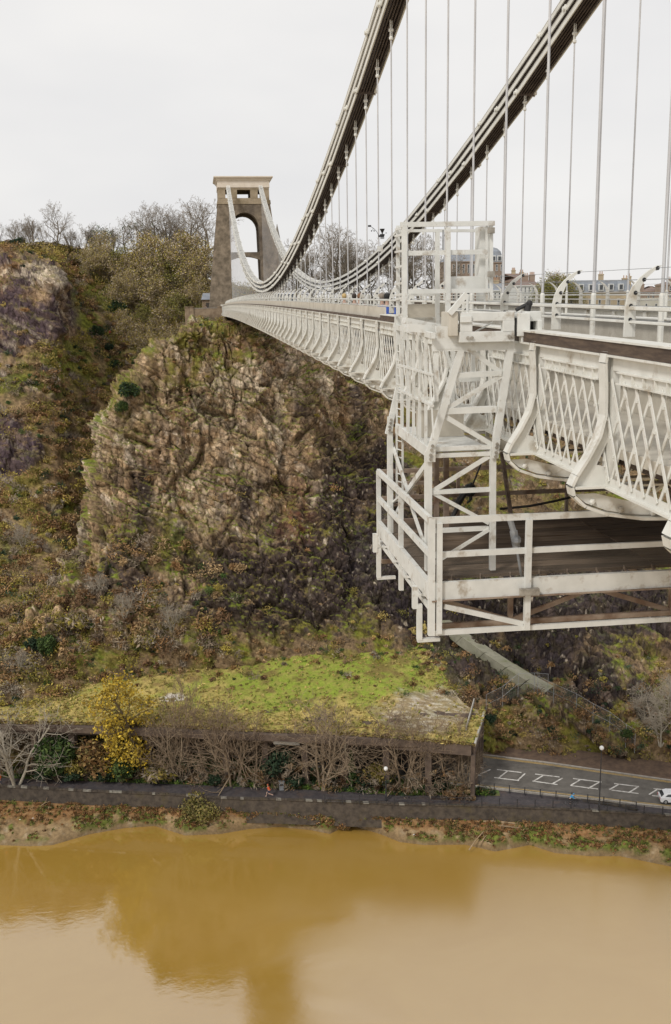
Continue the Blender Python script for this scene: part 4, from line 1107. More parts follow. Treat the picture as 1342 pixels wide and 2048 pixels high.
# under-truss across the front and the back
gbar('under_diagonal', AY(888, 1212, D0), AY(1045, 1247, D0), .05, .10)
for Yt, m_ in ((D0+.22, MT['rust']), (D9-.2, MT['rust'])):
    gbar('under_chord', (XP, Yt, zbt+.02), (XE, Yt, zbt+.02), .08, .10, m_)
    n = 5; dx = (XE-XP)/n
    for k in range(n):
        xa = XP + k*dx
        gbar('under_diagonal', (xa, Yt, zbm-.15), (xa+dx/2, Yt, zbt+.05), .05, .10, m_); gbar('under_diagonal', (xa+dx/2, Yt, zbt+.05), (xa+dx, Yt, zbm-.15), .05, .10, m_)
        gbar('under_post', (xa+dx/2, Yt, zbt), (xa+dx/2, Yt, zbm-.15), .09, .09, m_)
# joists and floor planks
for k in range(9):
    xx = XP + .5 + k*(XE-XP-1)/8
    gbar('joist', (xx, D0+.06, zbm-.06), (xx, D9, zbm-.06), .07, .11, MT['rust'])
npk = 12; w = (D9 - D0 - .55)/npk
for k in range(npk):
    for h_, (xa, xb) in enumerate(((XP+.1, 6.8), (6.82, 11.9), (11.92, XE))):
        zz = zbm + .02 + rng.uniform(-.008, .008)
        mb = MB().box((xa, D0+.5+k*w+.008, zz), (xb, D0+.5+(k+1)*w-.008, zz+.045)); gl(mb.build('plank', MT[rng.choice(['plank', 'plank', 'plank2'])]))
for k in range(26):
    xx = XP + .3 + k*.45
    gbar('grating_bar', (xx, D0+.06, zbm+.07), (xx+.12, D0+.48, zbm+.07), .02, .06, MT['rust'])
# far handrails of the platform
for z in (ztop, zmid):
    gbar('platform_rail', (XP, D9, z), (XE, D9, z), .07, .10, MT['rust'])
gbar('platform_beam', (XP, D9, zbm), (XE, D9, zbm), .10, .24, MT['rust'])
for k in range(6):
    xx = XP + 1.5 + k*2.1
    gbar('platform_post', (xx, D9, zbm), (xx, D9, ztop), .08, .08, MT['rust'])
mb = MB().add([(XP, D9+.04, zmid), (XE, D9+.04, zmid), (XE, D9+.04, zbm), (XP, D9+.04, zbm)], [(0, 1, 2, 3)]); gl(mb.build('wire_mesh', MT['wire']))
# stays, hose and hoist
gbar('stay', AY(1003, 905, D1+1.2), AY(1022, 1035, D1+.6), .07, .09, MT['timber'])
for a, b, r, m_, nm in (((1019, 1036), (1027, 1062), .045, 'grey_metal', 'ram'), ((1027, 1062), (1034, 1100), .06, 'grey_metal', 'ram'), ((1034, 1100), (1044, 1160), .02, 'grey_metal', 'ram_rod')):
    gl(MB().tube(AY(*a, D0+.35), AY(*b, D0+.35), r, n=8).build(nm, MT[m_]))
gl(MB().ball(AY(1033, 1080, D0+.3), .075, 8, 5).build('ram_joint', MT['grey_metal']))
hp = [AY(1000, 1018, 16.2), AY(1060, 1012, 16.2), AY(1110, 1002, 16.2), AY(1160, 990, 16.2)]
mb = MB()
for i in range(3): mb.tube(hp[i], hp[i+1], .022)
gl(mb.build('hose', MT['black']))
mb = MB(); hq = [AY(965, 920, 16.4), AY(946, 968, 16.4), AY(930, 985, 16.4), AY(905, 1034, 16.4)]
for i in range(3): mb.tube(hq[i], hq[i+1], (.015, .05, .04)[i])
mb.ball(AY(940, 980, 16.4), .12, 7, 5); mb.tube(AY(942, 985, 16.4), AY(941, 1000, 16.4), .03); mb.tube(AY(941, 1000, 16.4), AY(934, 1006, 16.4), .02)
mb.tube(AY(930, 985, 16.4), AY(912, 1010, 16.4), .055)
gl(mb.build('chain_hoist', MT['black']))
# ------------------------------------------------------------------ the far tower
MT['stone'] = pm('tower_rubble_stone', (0.118, 0.094, 0.066), (0.262, 0.210, 0.152), 1.1, .95, .5, .06, dirt=(.088, .070, .056), dscale=.16, d0=.45, d1=.72)
MT['ashlar'] = pm('tower_ashlar', (0.27, 0.215, 0.145), (0.37, 0.30, 0.21), .8, .9, dirt=(.19, .15, .08), dscale=.5, d0=.5, d1=.75)
MT['cornice'] = pm('tower_cornice_stone', (0.60, 0.52, 0.42), (0.68, 0.61, 0.52), .8, .85, dirt=(.38, .31, .22), dscale=.35, d0=.55, d1=.8)
MT['dark_door'] = pm('dark_opening', (.05, .042, .038), (.08, .07, .06), 1, .95)  # plain very dark brown, used on the lodge door
MT['wallstone'] = pm('terrace_wall_stone', (.20, .145, .095), (.31, .235, .16), 1.2, .95, .4, .04, dirt=(.13, .085, .05), dscale=.4)
YT0 = 197.0; TD = 9.0
def tx(px): return AY(px, 480, YT0)[0]
TZ = lambda y, x=486: AY(x, y, YT0)[2]
z_deck = TZ(612); z_ash = TZ(408); z_top = TZ(375); z_c0 = TZ(375); z_c1 = TZ(362); z_c2 = TZ(353)
XM = (AY(428, 353, YT0)[0] + AY(544, 353, YT0)[0])/2
HB0 = 7.35; HA = 4.95; HT = 4.80                     # half widths at the base, at the ashlar band and at the top
tower = empty('bridge_tower', (XM, YT0 + TD/2, z_deck), 'tall tapering stone bridge tower with arched opening and pale cornice at the deck end', 'tower')
def tl(o):
    o.parent = tower; o.matrix_parent_inverse = Matrix.Translation(tower.location).inverted(); return o
def hw(z): return HB0 + (HA - HB0)*(z - z_deck)/(z_ash - z_deck)
def pier_side(mb, y0, y1, aw0=3.3, crown=None):
    """one face wall of the tower with its arched opening"""
    zc = crown; zb = z_deck - 6
    def ow(z):           # opening half width: widens downward like the walls
        return 3.02 - (z - z_deck)*0.026
    zs = zc - 2.75
    arch = [(-ow(zb), zb), (-ow(zs), zs)]
    for k in range(1, 12):
        q = PI - PI*k/12; arch.append((ow(zs)*math.cos(q), zs + 2.75*math.sin(q)))
    arch += [(ow(zs), zs), (ow(zb), zb)]
    outer = [(-hw(zb), zb), (-hw(zs), zs)]
    n = len(arch)
    for i, (ax, az) in enumerate(arch):
        pass
    # build as quads between arch edge and outer edge
    out = []
    for i, (ax, az) in enumerate(arch):
        if i == 0: out.append((-hw(zb), zb))
        elif i == 1: out.append((-hw(zs), zs))
        elif i == n-2: out.append((hw(zs), zs))
        elif i == n-1: out.append((hw(zb), zb))
        else:
            f = (i-1)/(n-3)*2
            if f < .5: out.append((-hw(zs + (z_ash-zs)*f*2), zs + (z_ash-zs)*f*2))
            elif f <= 1.5: out.append((-HA + 2*HA*(f-.5), z_ash))
            else: out.append((hw(z_ash + (zs-z_ash)*(f-1.5)*2), z_ash + (zs-z_ash)*(f-1.5)*2))
    vs = []; 
    for (a, b), (c, d) in zip(arch, out):
        for (x, z) in ((a, b), (c, d)):
            bat = (z_ash - z)*0.035
            for y in (y0 - (bat if y0 < YT0+2 else -0), y1 + (bat if y1 > YT0+6 else 0)): vs.append((XM + x, y, z))
    fs = []
    for i in range(n-1):
        a = 4*i; b = 4*(i+1)
        fs += [(a, b, b+2, a+2), (a+1, a+3, b+3, b+1), (a, a+1, b+1, b), (a+2, b+2, b+3, a+3)]
    fs += [(0, 2, 3, 1), (4*(n-1), 4*(n-1)+1, 4*(n-1)+3, 4*(n-1)+2)]
    mb.add(vs, fs)
zcr = TZ(425)
mb = MB(); pier_side(mb, YT0, YT0+2.6, crown=zcr); tl(mb.build('front_wall', MT['stone']))
mb = MB(); pier_side(mb, YT0+TD-2.6, YT0+TD, crown=zcr-.1); tl(mb.build('rear_wall', MT['stone']))
# side walls with tall slots between front and rear
for s in (-1, 1):
    mb = MB()
    for z0, z1 in ((z_deck-6, z_deck-1), (z_ash-4.5, z_ash-.02), (TZ(522), TZ(504))):
        a, b = hw(z0), hw(z1)
        mb.add([(XM+s*a, YT0+2.6, z0), (XM+s*(a-2.0), YT0+2.6, z0), (XM+s*(a-2.0), YT0+TD-2.6, z0), (XM+s*a, YT0+TD-2.6, z0), (XM+s*b, YT0+2.6, z1), (XM+s*(b-2.0), YT0+2.6, z1), (XM+s*(b-2.0), YT0+TD-2.6, z1), (XM+s*b, YT0+TD-2.6, z1)],
               [(0, 3, 2, 1), (4, 5, 6, 7), (0, 1, 5, 4), (1, 2, 6, 5), (2, 3, 7, 6), (3, 0, 4, 7)])
    tl(mb.build('side_wall', MT['stone']))
# cross beam with an arched soffit, half way up the opening
zb0, zb1 = TZ(523), TZ(504)
n = 12; mb = MB(); vs = []
for i in range(n+1):
    x = -3.4 + 6.8*i/n; zz = zb0 + .9*(1-(x/3.4)**2)
    for y in (YT0+.7, YT0+2.2): vs += [(XM+x, y, zz), (XM+x, y, zb1)]
fs = []
for i in range(n):
    a, b = 4*i, 4*(i+1)
    fs += [(a, b, b+1, a+1), (a+2, a+3, b+3, b+2), (a, a+2, b+2, b), (a+1, b+1, b+3, a+3)]
mb.add(vs, fs); tl(mb.build('cross_beam', MT['stone']))
# solid core above the arch so that no gap shows between the two walls
mb = MB(); mb.box((XM-HA+.05, YT0+2.6, zcr+1.0), (XM+HA-.05, YT0+TD-2.6, z_ash-.02)); tl(mb.build('vault', MT['stone']))
# ashlar head: openings for the chains and a middle window
def slabs(name, z0, z1, gaps, mat, h0, h1, y0, y1):
    xs = [-h0]; 
    for a, b in gaps: xs += [a, b]
    xs.append(h0)
    for i in range(0, len(xs), 2):
        mb = MB()
        a, b = xs[i], xs[i+1]
        aa = -h1 if i == 0 else a; bb = h1 if i == len(xs)-2 else b
        mb.add([(XM+a, y0, z0), (XM+b, y0, z0), (XM+b, y1, z0), (XM+a, y1, z0), (XM+aa, y0+.05, z1), (XM+bb, y0+.05, z1), (XM+bb, y1-.05, z1), (XM+aa, y1-.05, z1)],
               [(0, 3, 2, 1), (4, 5, 6, 7), (0, 1, 5, 4), (1, 2, 6, 5), (2, 3, 7, 6), (3, 0, 4, 7)])
        tl(mb.build(name, mat))
zl, zm_ = TZ(396), TZ(379)
slabs('ashlar_band', z_ash, TZ(400), [], MT['ashlar'], HA+.12, HA+.05, YT0-.12, YT0+TD+.12)
slabs('ashlar_head', TZ(400)+.002, zl, [], MT['ashlar'], HT+.03, HT+.02, YT0, YT0+TD)
slabs('ashlar_head', zl+.002, zm_, [(-3.45, -2.55), (-1.25, 1.25), (2.65, 3.55)], MT['ashlar'], HT+.02, HT, YT0, YT0+TD)
slabs('ashlar_head', zm_+.002, z_c0, [], MT['ashlar'], HT, HT, YT0, YT0+TD)
mb = MB()
mb.box((XM-HT-.1, YT0-.1, z_c0+.002), (XM+HT+.1, YT0+TD+.1, z_c1)); tl(mb.build('frieze', MT['cornice']))
mb = MB(); a = HT+.15
lv = [(a, z_c1+.002), (a+.25, z_c1+.35), (a+.55, z_c2-.25), (a+.6, z_c2-.2), (a+.6, z_c2)]
vs = []
for h, z in lv:
    e = h - HT
    vs += [(XM-h, YT0-e, z), (XM+h, YT0-e, z), (XM+h, YT0+TD+e, z), (XM-h, YT0+TD+e, z)]
fs = [(0, 3, 2, 1)] + [(4*i+j, 4*i+(j+1) % 4, 4*(i+1)+(j+1) % 4, 4*(i+1)+j) for i in range(len(lv)-1) for j in range(4)] + [(16, 17, 18, 19)]
mb.add(vs, fs); tl(mb.build('cornice', MT['cornice']))
for sx in (6.43, 12.5):
    for s2 in (-.55, .55):
        for z in (zl+.4, zl+.9):
            pass
# abutment below the tower
mb = MB()
zt = AY(400, 633, 190)[2]
mb.add([(XM-7.6, 197.2, 40), (XM+9, 197.2, 40), (XM+9, 215, 40), (XM-7.6, 215, 40), (XM-7.4, 197.2, z_deck-1), (XM+9, 197.2, z_deck-1), (XM+9, 215, z_deck-1), (XM-7.4, 215, z_deck-1)],
       [(0, 3, 2, 1), (4, 5, 6, 7), (0, 1, 5, 4), (1, 2, 6, 5), (2, 3, 7, 6), (3, 0, 4, 7)])
tl(mb.build('abutment', MT['wallstone']))

# --- terrace wall left of the tower, with the little keeper's lodge behind it
tw = empty('terrace_wall', AY(405, 640, 195), 'brown stone terrace wall with piers on the cliff edge beside the tower', 'wall')
def wl(o): o.parent = tw; o.matrix_parent_inverse = Matrix.Translation(tw.location).inverted(); return o
a = AY(372, 629, 194.5); b = AY(446, 629, 194.5); zb_ = AY(372, 644, 194.5)[2]; zt_ = AY(400, 617, 194.5)[2]; zm2 = AY(400, 630, 194.5)[2]
mb = MB().box((a[0]-.2, 194.1, zb_-3), (b[0]+.5, 196.9, zm2)); wl(mb.build('plinth', MT['wallstone']))
mb = MB().box((a[0]+.5, 194.5, zm2), (b[0]-.9, 194.9, zt_)); wl(mb.build('parapet', MT['wallstone']))
for x in (374, 383, 440):
    q = AY(x, 613, 194.4); mb = MB().box((q[0]-.45, 194.3, zm2), (q[0]+.35, 195.0, zt_+.25)); mb.box((q[0]-.52, 194.2, zt_+.25), (q[0]+.42, 195.1, zt_+.38)); wl(mb.build('pier', MT['wallstone']))
mb = MB().box((a[0]+.45, 194.45, zt_), (b[0]-.85, 194.95, zt_+.1)); wl(mb.build('coping', MT['kerb']))
lod = empty('lodge', AY(412, 615, 203), 'small lodge with a grey slate roof tucked against the foot of the tower', 'lodge')
def ll(o): o.parent = lod; o.matrix_parent_inverse = Matrix.Translation(lod.location).inverted(); return o
q0 = AY(405, 616, 202); q1 = AY(421, 586, 202)
MT['slate'] = pm('roof_slate', (.20, .22, .25), (.30, .325, .36), .8, .7, dirt=(.16, .15, .15), dscale=.4)
mb = MB().box((q0[0], 202, q0[2]-1.2), (q1[0]+1.5, 206, q0[2]+1.7)); ll(mb.build('wall', MT['wallstone']))
mb = MB().add([(q0[0]-.2, 201.7, q0[2]+1.6), (q1[0]+1.6, 201.7, q0[2]+1.6), (q1[0]+1.6, 204, q1[2]), (q0[0]+.2, 204, q1[2]), (q0[0]-.2, 206.3, q0[2]+1.6), (q1[0]+1.6, 206.3, q0[2]+1.6)], [(0, 1, 2, 3), (3, 2, 5, 4), (0, 3, 4), (1, 5, 2), (0, 4, 5, 1)]); ll(mb.build('roof', MT['slate']))
mb = MB().box((q0[0]+.7, 201.96, q0[2]-1.2), (q0[0]+1.4, 202.04, q0[2]+1.0)); ll(mb.build('door', MT['dark_door']))

# --- church spire beyond
sp = AY(555, 448, 420); sb = AY(556, 520, 420)
MT['spire'] = pm('spire_stone', (.20, .175, .15), (.28, .25, .215), .5, .9)
spo = empty('church_spire', (sb[0], 420, 66), 'slender stone church spire rising behind the right side of the tower', 'church spire')
m1 = MB().lathe([(2.6, sb[2]-66-2), (1.4, (sp[2]+sb[2])/2-66), (.08, sp[2]-66)], n=8).build('spire', MT['spire'], spo)
m1 = MB().box((-2.9, -2.9, 0), (2.9, 2.9, sb[2]-66-2)).build('belfry', MT['spire'], spo)

# ------------------------------------------------------------------ town houses on the skyline to the right
MT['glass'] = pm('dark_window_glass', (.035, .04, .045), (.07, .075, .08), 1, .15, spec=.6)
MT['cream'] = pm('cream_stucco', (.52, .49, .41), (.60, .57, .50), .3, .85)
MT['white_stucco'] = pm('white_stucco', (.60, .60, .57), (.68, .68, .66), .3, .8)
MT['bath'] = pm('honey_stone', (.40, .315, .205), (.48, .39, .26), .3, .9)
MT['brick_b'] = pm('brown_stone', (.26, .19, .145), (.34, .26, .20), .4, .9)
MT['tile'] = pm('roof_tile', (.17, .12, .10), (.24, .17, .14), .5, .85)
MT['pot'] = pm('chimney_pot', (.36, .20, .12), (.45, .28, .17), .7, .9)
MT['sash'] = pm('white_sash', (.66, .66, .64), (.72, .72, .70), 1, .6)
def house(name, label, px0, px1, py_eave, py_base, Y, wall, floors, bays, roof=None, py_ridge=None, depth=10, hip=True, win=(.42, .62), chim=(), gable=False):
    a = AY(px0, py_base, Y); b = AY(px1, py_eave, Y)
    L = b[0]-a[0]; Hh = b[2]-66.3; zb = a[2]-66.3
    h = empty(name, (a[0], Y, 66.3), label, 'house', 'houses on the skyline')
    MB().box((0, 0, 0), (L, depth, Hh)).build('wall', MT[wall], h)
    MB().box((-.2, -.25, Hh-.35), (L+.2, depth+.2, Hh+.002)).build('cornice', MT[wall], h)
    fh = (Hh-zb)/floors; bw = L/bays
    for f in range(floors):
        for k in range(bays):
            w, hh = bw*win[0], fh*win[1]
            x = (k+.5)*bw; z = zb + (f+.5)*fh - .02*fh
            fr = MB(); t_ = .09
            fr.box((x-w/2, -.06, z-hh/2), (x-w/2+t_, .02, z+hh/2)); fr.box((x+w/2-t_, -.06, z-hh/2), (x+w/2, .02, z+hh/2))
            fr.box((x-w/2+t_, -.06, z-hh/2), (x+w/2-t_, .02, z-hh/2+t_)); fr.box((x-w/2+t_, -.06, z+hh/2-t_), (x+w/2-t_, .02, z+hh/2)); fr.box((x-w/2+t_, -.055, z-.03), (x+w/2-t_, .02, z+.03)); fr.box((x-.025, -.05, z-hh/2+t_), (x+.025, .02, z-.03))
            o = fr.build('window', MT['sash'], h)
            MB().box((x-w/2+t_, -.03, z-hh/2+t_), (x+w/2-t_, -.01, z+hh/2-t_)).build('pane', MT['glass'], o)
            MB().box((x-w/2-.1, -.14, z-hh/2-.14), (x+w/2+.1, .0, z-hh/2-.02)).build('sill', MT[wall], o)
    if roof:
        Hr = AY((px0+px1)/2, py_ridge, Y + (0 if roof == 'mansard' else depth/2))[2]-66.3
        i = 1.2 if hip else 0
        if roof == 'mansard':
            vs = [(0, .3, Hh), (L, .3, Hh), (L, depth-.3, Hh), (0, depth-.3, Hh), (i, 1.3, Hr), (L-i, 1.3, Hr), (L-i, depth-1.3, Hr), (i, depth-1.3, Hr)]
            fs = [(0, 1, 5, 4), (1, 2, 6, 5), (2, 3, 7, 6), (3, 0, 4, 7), (4, 5, 6, 7), (0, 3, 2, 1)]
        else:
            i = depth*.45 if hip else 0
            vs = [(-.2, -.2, Hh), (L+.2, -.2, Hh), (L+.2, depth+.2, Hh), (-.2, depth+.2, Hh), (i, depth/2, Hr), (L-i, depth/2, Hr)]
            fs = [(0, 1, 5, 4), (1, 2, 5), (2, 3, 4, 5), (3, 0, 4), (0, 3, 2, 1)]
        ro = MB().add(vs, fs).build('roof', MT['slate' if roof in ('mansard', 'slate') else 'tile'], h)
    else: ro, Hr = h, Hh
    for (px, py, w_, n_) in chim:
        q = AY(px, py, Y + depth/2); x = q[0]-a[0]; zt = q[2]-66.3
        c = MB().box((x-w_/2, depth/2-.5, Hh-.2), (x+w_/2, depth/2+.5, zt)); c.box((x-w_/2-.1, depth/2-.6, zt-.3), (x+w_/2+.1, depth/2+.6, zt-.1)); o = c.build('chimney', MT[rng.choice(['brick_b', 'bath'])], ro)
        for k in range(n_):
            MB().lathe([(.16, 0), (.13, .8)], c=(x - w_/2 + (k+.5)*w_/n_, depth/2, zt), n=6).build('chimney_pot', MT['pot'], o if ro is h else ro)
    return h, a, L, Hh, Hr
house('terraced_house', 'pale terraced house with a low gable at the right edge of the gantry cage', 968, 1012, 580, 622, 290, 'white_stucco', 2, 5, 'slate', 566, 9, hip=False, chim=((992, 560, 1.5, 3),))
house('terraced_house', 'white three storey terrace left of the bushy tree', 1030, 1078, 570, 624, 300, 'white_stucco', 3, 6, 'tile', 561, 10, hip=False, chim=((1050, 551, 2, 4), (1064, 549, 1.6, 4)))
house('villa', 'dark roofed villa with chimneys behind the white terrace', 1022, 1048, 562, 600, 330, 'brick_b', 2, 3, 'tile', 547, 12, chim=((1027, 540, 1.2, 3), (1043, 544, 1.2, 3)))
h, a, L, Hh, Hr = house('hotel', 'tall brown stone building with a slate mansard dome behind the gantry', 978, 1008, 524, 610, 340, 'brick_b', 4, 3, 'mansard', 503, 14)
dm = MB().lathe([(3.2, Hr-1.0), (2.8, Hr+.2), (1.6, Hr+1.2), (.3, Hr+1.6)], c=(L/2, 5, 0), n=10).build('dome', MT['slate'], h)
for k in range(2):
    x = L*(.3+.4*k); d_ = MB().box((x-.7, .2, Hh+.3), (x+.7, 2.2, Hh+2.2)).build('dormer', MT['sash'], h); MB().box((x-.5, .15, Hh+.5), (x+.5, .19, Hh+1.9)).build('pane', MT['glass'], d_)
house('hotel', 'long grey brown building seen through the gantry cage', 892, 972, 522, 610, 345, 'brick_b', 3, 8, 'slate', 500, 12)
h, a, L, Hh, Hr = house('stone_terrace', 'honey coloured stone terrace with a slate mansard and three chimneys', 1132, 1266, 583, 628, 285, 'bath', 1, 7, 'mansard', 560, 11, win=(.28, .42), chim=((1202, 548, 1.3, 2), (1250, 556, 1.6, 2), (1259, 552, .8, 1)))
for k in range(5):
    x = L*(.22+.15*k); d_ = MB().box((x-.75, .1, Hh+.4), (x+.75, 2.0, Hh+2.3)).build('dormer', MT['sash'], h); MB().box((x-.5, .06, Hh+.6), (x+.5, .095, Hh+2.1)).build('pane', MT['glass'], d_)
house('white_gable_house', 'white rendered gable end between the chimneys of the stone terrace', 1247, 1268, 575, 600, 295, 'white_stucco', 1, 1, 'slate', 563, 8, hip=False)
house('cream_terrace', 'long low cream terrace at the right edge behind the last fence posts', 1262, 1420, 594, 632, 280, 'cream', 1, 8, None, None, 10, win=(.22, .42))
house('red_roofed_house', 'brown tiled house peeping over the cream terrace', 1292, 1330, 582, 600, 330, 'brick_b', 1, 4, 'tile', 572, 9, chim=((1285, 568, 1.0, 2),))
house('brick_house', 'brick house end at the right edge above the cream terrace', 1333, 1380, 568, 600, 320, 'brick_b', 2, 3, 'tile', 560, 9, chim=((1338, 558, 1.2, 2),))
# long garden wall in front of the houses
g = empty('garden_wall', AY(900, 628, 262), 'long pale garden wall in front of the houses', 'wall')
q0 = AY(560, 640, 262); q1 = AY(1500, 626, 262)
MB().box((-((g.location.x)-q0[0]), 0, -4), (q1[0]-g.location.x, .5, .4)).build('wall', MT['cream'], g)
MB().box((-((g.location.x)-q0[0]), -.1, .4), (q1[0]-g.location.x, .6, .55)).build('coping', MT['kerb'], g)
# ------------------------------------------------------------------ river wall and the rock-fall shelter over the road
MT['riverwall'] = pm('river_wall_stone', (.040, .031, .024), (.092, .072, .053), 1.3, .95, .6, .06, dirt=(.085, .066, .03), dscale=.5, d0=.55, d1=.75)
MT['conc'] = pm('stained_concrete', (.075, .053, .040), (.135, .098, .072), .9, .95, .4, .04, dirt=(.07, .048, .038), dscale=.55, d0=.45, d1=.7)
MT['conc_pale'] = pm('pale_concrete', (.36, .34, .30), (.48, .46, .42), 1.2, .9, .2, .02, dirt=(.22, .19, .15), dscale=.8, d0=.55, d1=.8)
MT['coping_pale'] = pm('lichened_coping', (.17, .155, .125), (.27, .25, .21), 1.4, .9, dirt=(.09, .07, .055), dscale=1.5, d0=.5, d1=.7)
rw = empty('river_wall', (0, at_s(WTOP, 0.), 2), 'long dark stone river wall below the riverside path', 'wall')
xs = np.linspace(X0, X1, 70); ys = at_s(WTOP, xs)
mb = MB()
for i in range(69):
    a, b = (xs[i], ys[i]), (xs[i+1], ys[i+1])
    mb.add([(a[0], a[1], 1.0), (b[0], b[1], 1.0), (b[0], b[1]+.5, 1.0), (a[0], a[1]+.5, 1.0), (a[0], a[1]+.12, 4.44), (b[0], b[1]+.12, 4.44), (b[0], b[1]+.5, 4.44), (a[0], a[1]+.5, 4.44)], [(4, 5, 6, 7), (0, 1, 5, 4), (2, 3, 7, 6)])
o = mb.build('wall', MT['riverwall'], rw); o.matrix_parent_inverse = Matrix.Translation(rw.location).inverted()
k = 0; x = X0 + 1
cop_me = []
while x < X1 - 2:
    L = rng.uniform(.35, .95)
    if AZ(0, 1575, 4.5)[0] - 3 < x < AZ(1342, 1632, 4.5)[0] + 3:
        y0, y1 = at_s(WTOP, x), at_s(WTOP, x+L); dz = rng.uniform(-.03, .05); dy = rng.uniform(-.05, .05)
        m_ = MB().add([(x+.02, y0-.05+dy, 4.45), (x+L-.02, y1-.05+dy, 4.45), (x+L-.02, y1+.42, 4.45), (x+.02, y0+.42, 4.45), (x+.02, y0-.05+dy, 4.62+dz), (x+L-.02, y1-.05+dy, 4.62+dz), (x+L-.02, y1+.42, 4.62+dz), (x+.02, y0+.42, 4.62+dz)],
                      [(0, 3, 2, 1), (4, 5, 6, 7), (0, 1, 5, 4), (1, 2, 6, 5), (2, 3, 7, 6), (3, 0, 4, 7)])
        o = m_.build('coping_stone', MT['coping_pale' if rng.random() < (.40 if x < -8 else .15) else 'riverwall'], rw); o.matrix_parent_inverse = Matrix.Translation(rw.location).inverted()
    x += L

sh = empty('rockfall_shelter', (x0r[0], x0r[1], 5), 'long concrete rockfall shelter over the road with a grassed roof and open bays', 'rockfall shelter')
def sl(o): o.parent = sh; o.matrix_parent_inverse = Matrix.Translation(sh.location).inverted(); return o
E2 = np.array([EDGE_D[0], EDGE_D[1], 0]); 
def fr_pt(x, d=0.0, z=0.0): return np.array([x + EDGE_D[0]*d, at_s(FRONT, x) + EDGE_D[1]*d, z])
def sbox(name, xa, xb, d0, d1, z0, z1, mat):
    P = [fr_pt(xa, d0, z0), fr_pt(xb, d0, z0), fr_pt(xb, d1, z0), fr_pt(xa, d1, z0), fr_pt(xa, d0, z1), fr_pt(xb, d0, z1), fr_pt(xb, d1, z1), fr_pt(xa, d1, z1)]
    return sl(MB().add(P, [(0, 3, 2, 1), (4, 5, 6, 7), (0, 1, 5, 4), (1, 2, 6, 5), (2, 3, 7, 6), (3, 0, 4, 7)]).build(name, mat))
XR = x0r[0]
bays = list(np.arange(XR - .45, -86, -5.35))
xpal0, xpal1 = AZ(517, 1465, 12.2)[0], AZ(600, 1472, 12.2)[0]
for i in range(len(bays)-1):
    b_, a_ = bays[i], bays[i+1]
    sbox('fascia_beam', a_+.02, b_-.02, -.08 + rng.uniform(-.02, .02), .5, 10.95, 12.5, MT['conc'])
    if i > 0: sbox('column', b_-.4, b_+.4, .1, 1.0, 4.6, 10.94, MT['conc'])
sbox('corner_column', XR-.5, XR, .0, 1.0, 4.6, 10.94, MT['conc'])
mid = xpal0 + (xpal1-xpal0)*.36
sbox('pale_fascia_panel', xpal0, mid-.03, -.16, -.05, 11.3, 12.45, MT['conc_pale']); sbox('pale_fascia_panel', mid+.03, xpal1, -.20, -.05, 10.8, 12.40, MT['conc_pale'])
sbox('roof_slab', -88, XR, .51, 10.6, 11.6, 12.48, MT['conc'])
sbox('back_wall', -88, XR-.4, 10.65, 11.2, 4.6, 12.45, MT['conc'])
sbox('end_beam', XR-.75, XR, .52, 10.6, 10.9, 11.58, MT['conc'])
for d in (3.6, 6.8, 10.0): sbox('end_column', XR-.5, XR-.02, d, d+.6, 4.9, 10.88, MT['conc'])
sbox('roof_edge_kerb', XR-.12, XR+.10, .0, 11.2, 12.3, 12.80, MT['conc_pale'])

# ------------------------------------------------------------------ plants
MT['bark'] = attr_mat('bark', .95, 4, .75, 1.25, 0, spec=.1)
MT['leaf'] = attr_mat('leaves', .8, .8, .7, 1.3, 0, spec=.25)
class TM:
    """tubes collected in numpy-friendly lists"""
    def __init__(s): s.v = []; s.f = []; s.c = []
    def tube(s, pts, rad, n, col):
        b = len(s.v)
        for i, (p, r) in enumerate(zip(pts, rad)):
            d = (pts[min(i+1, len(pts)-1)] - pts[max(i-1, 0)]); d = d/ (np.linalg.norm(d)+1e-9)
            u = np.array([0, 0, 1.]) if abs(d[2]) < .9 else np.array([1., 0, 0])
            x = np.cross(d, u); x /= np.linalg.norm(x); y = np.cross(d, x)
            for k in range(n):
                q = 2*PI*k/n; s.v.append(p + r*(math.cos(q)*x + math.sin(q)*y)); s.c.append(col)
        for i in range(len(pts)-1):
            for k in range(n): s.f.append((b+i*n+k, b+i*n+(k+1) % n, b+(i+1)*n+(k+1) % n, b+(i+1)*n+k))
    def mesh(s, name, mat): return np_mesh(name, np.array(s.v), np.array(s.f), mat, np.array(s.c))
def unit(v): return v/(np.linalg.norm(v)+1e-9)
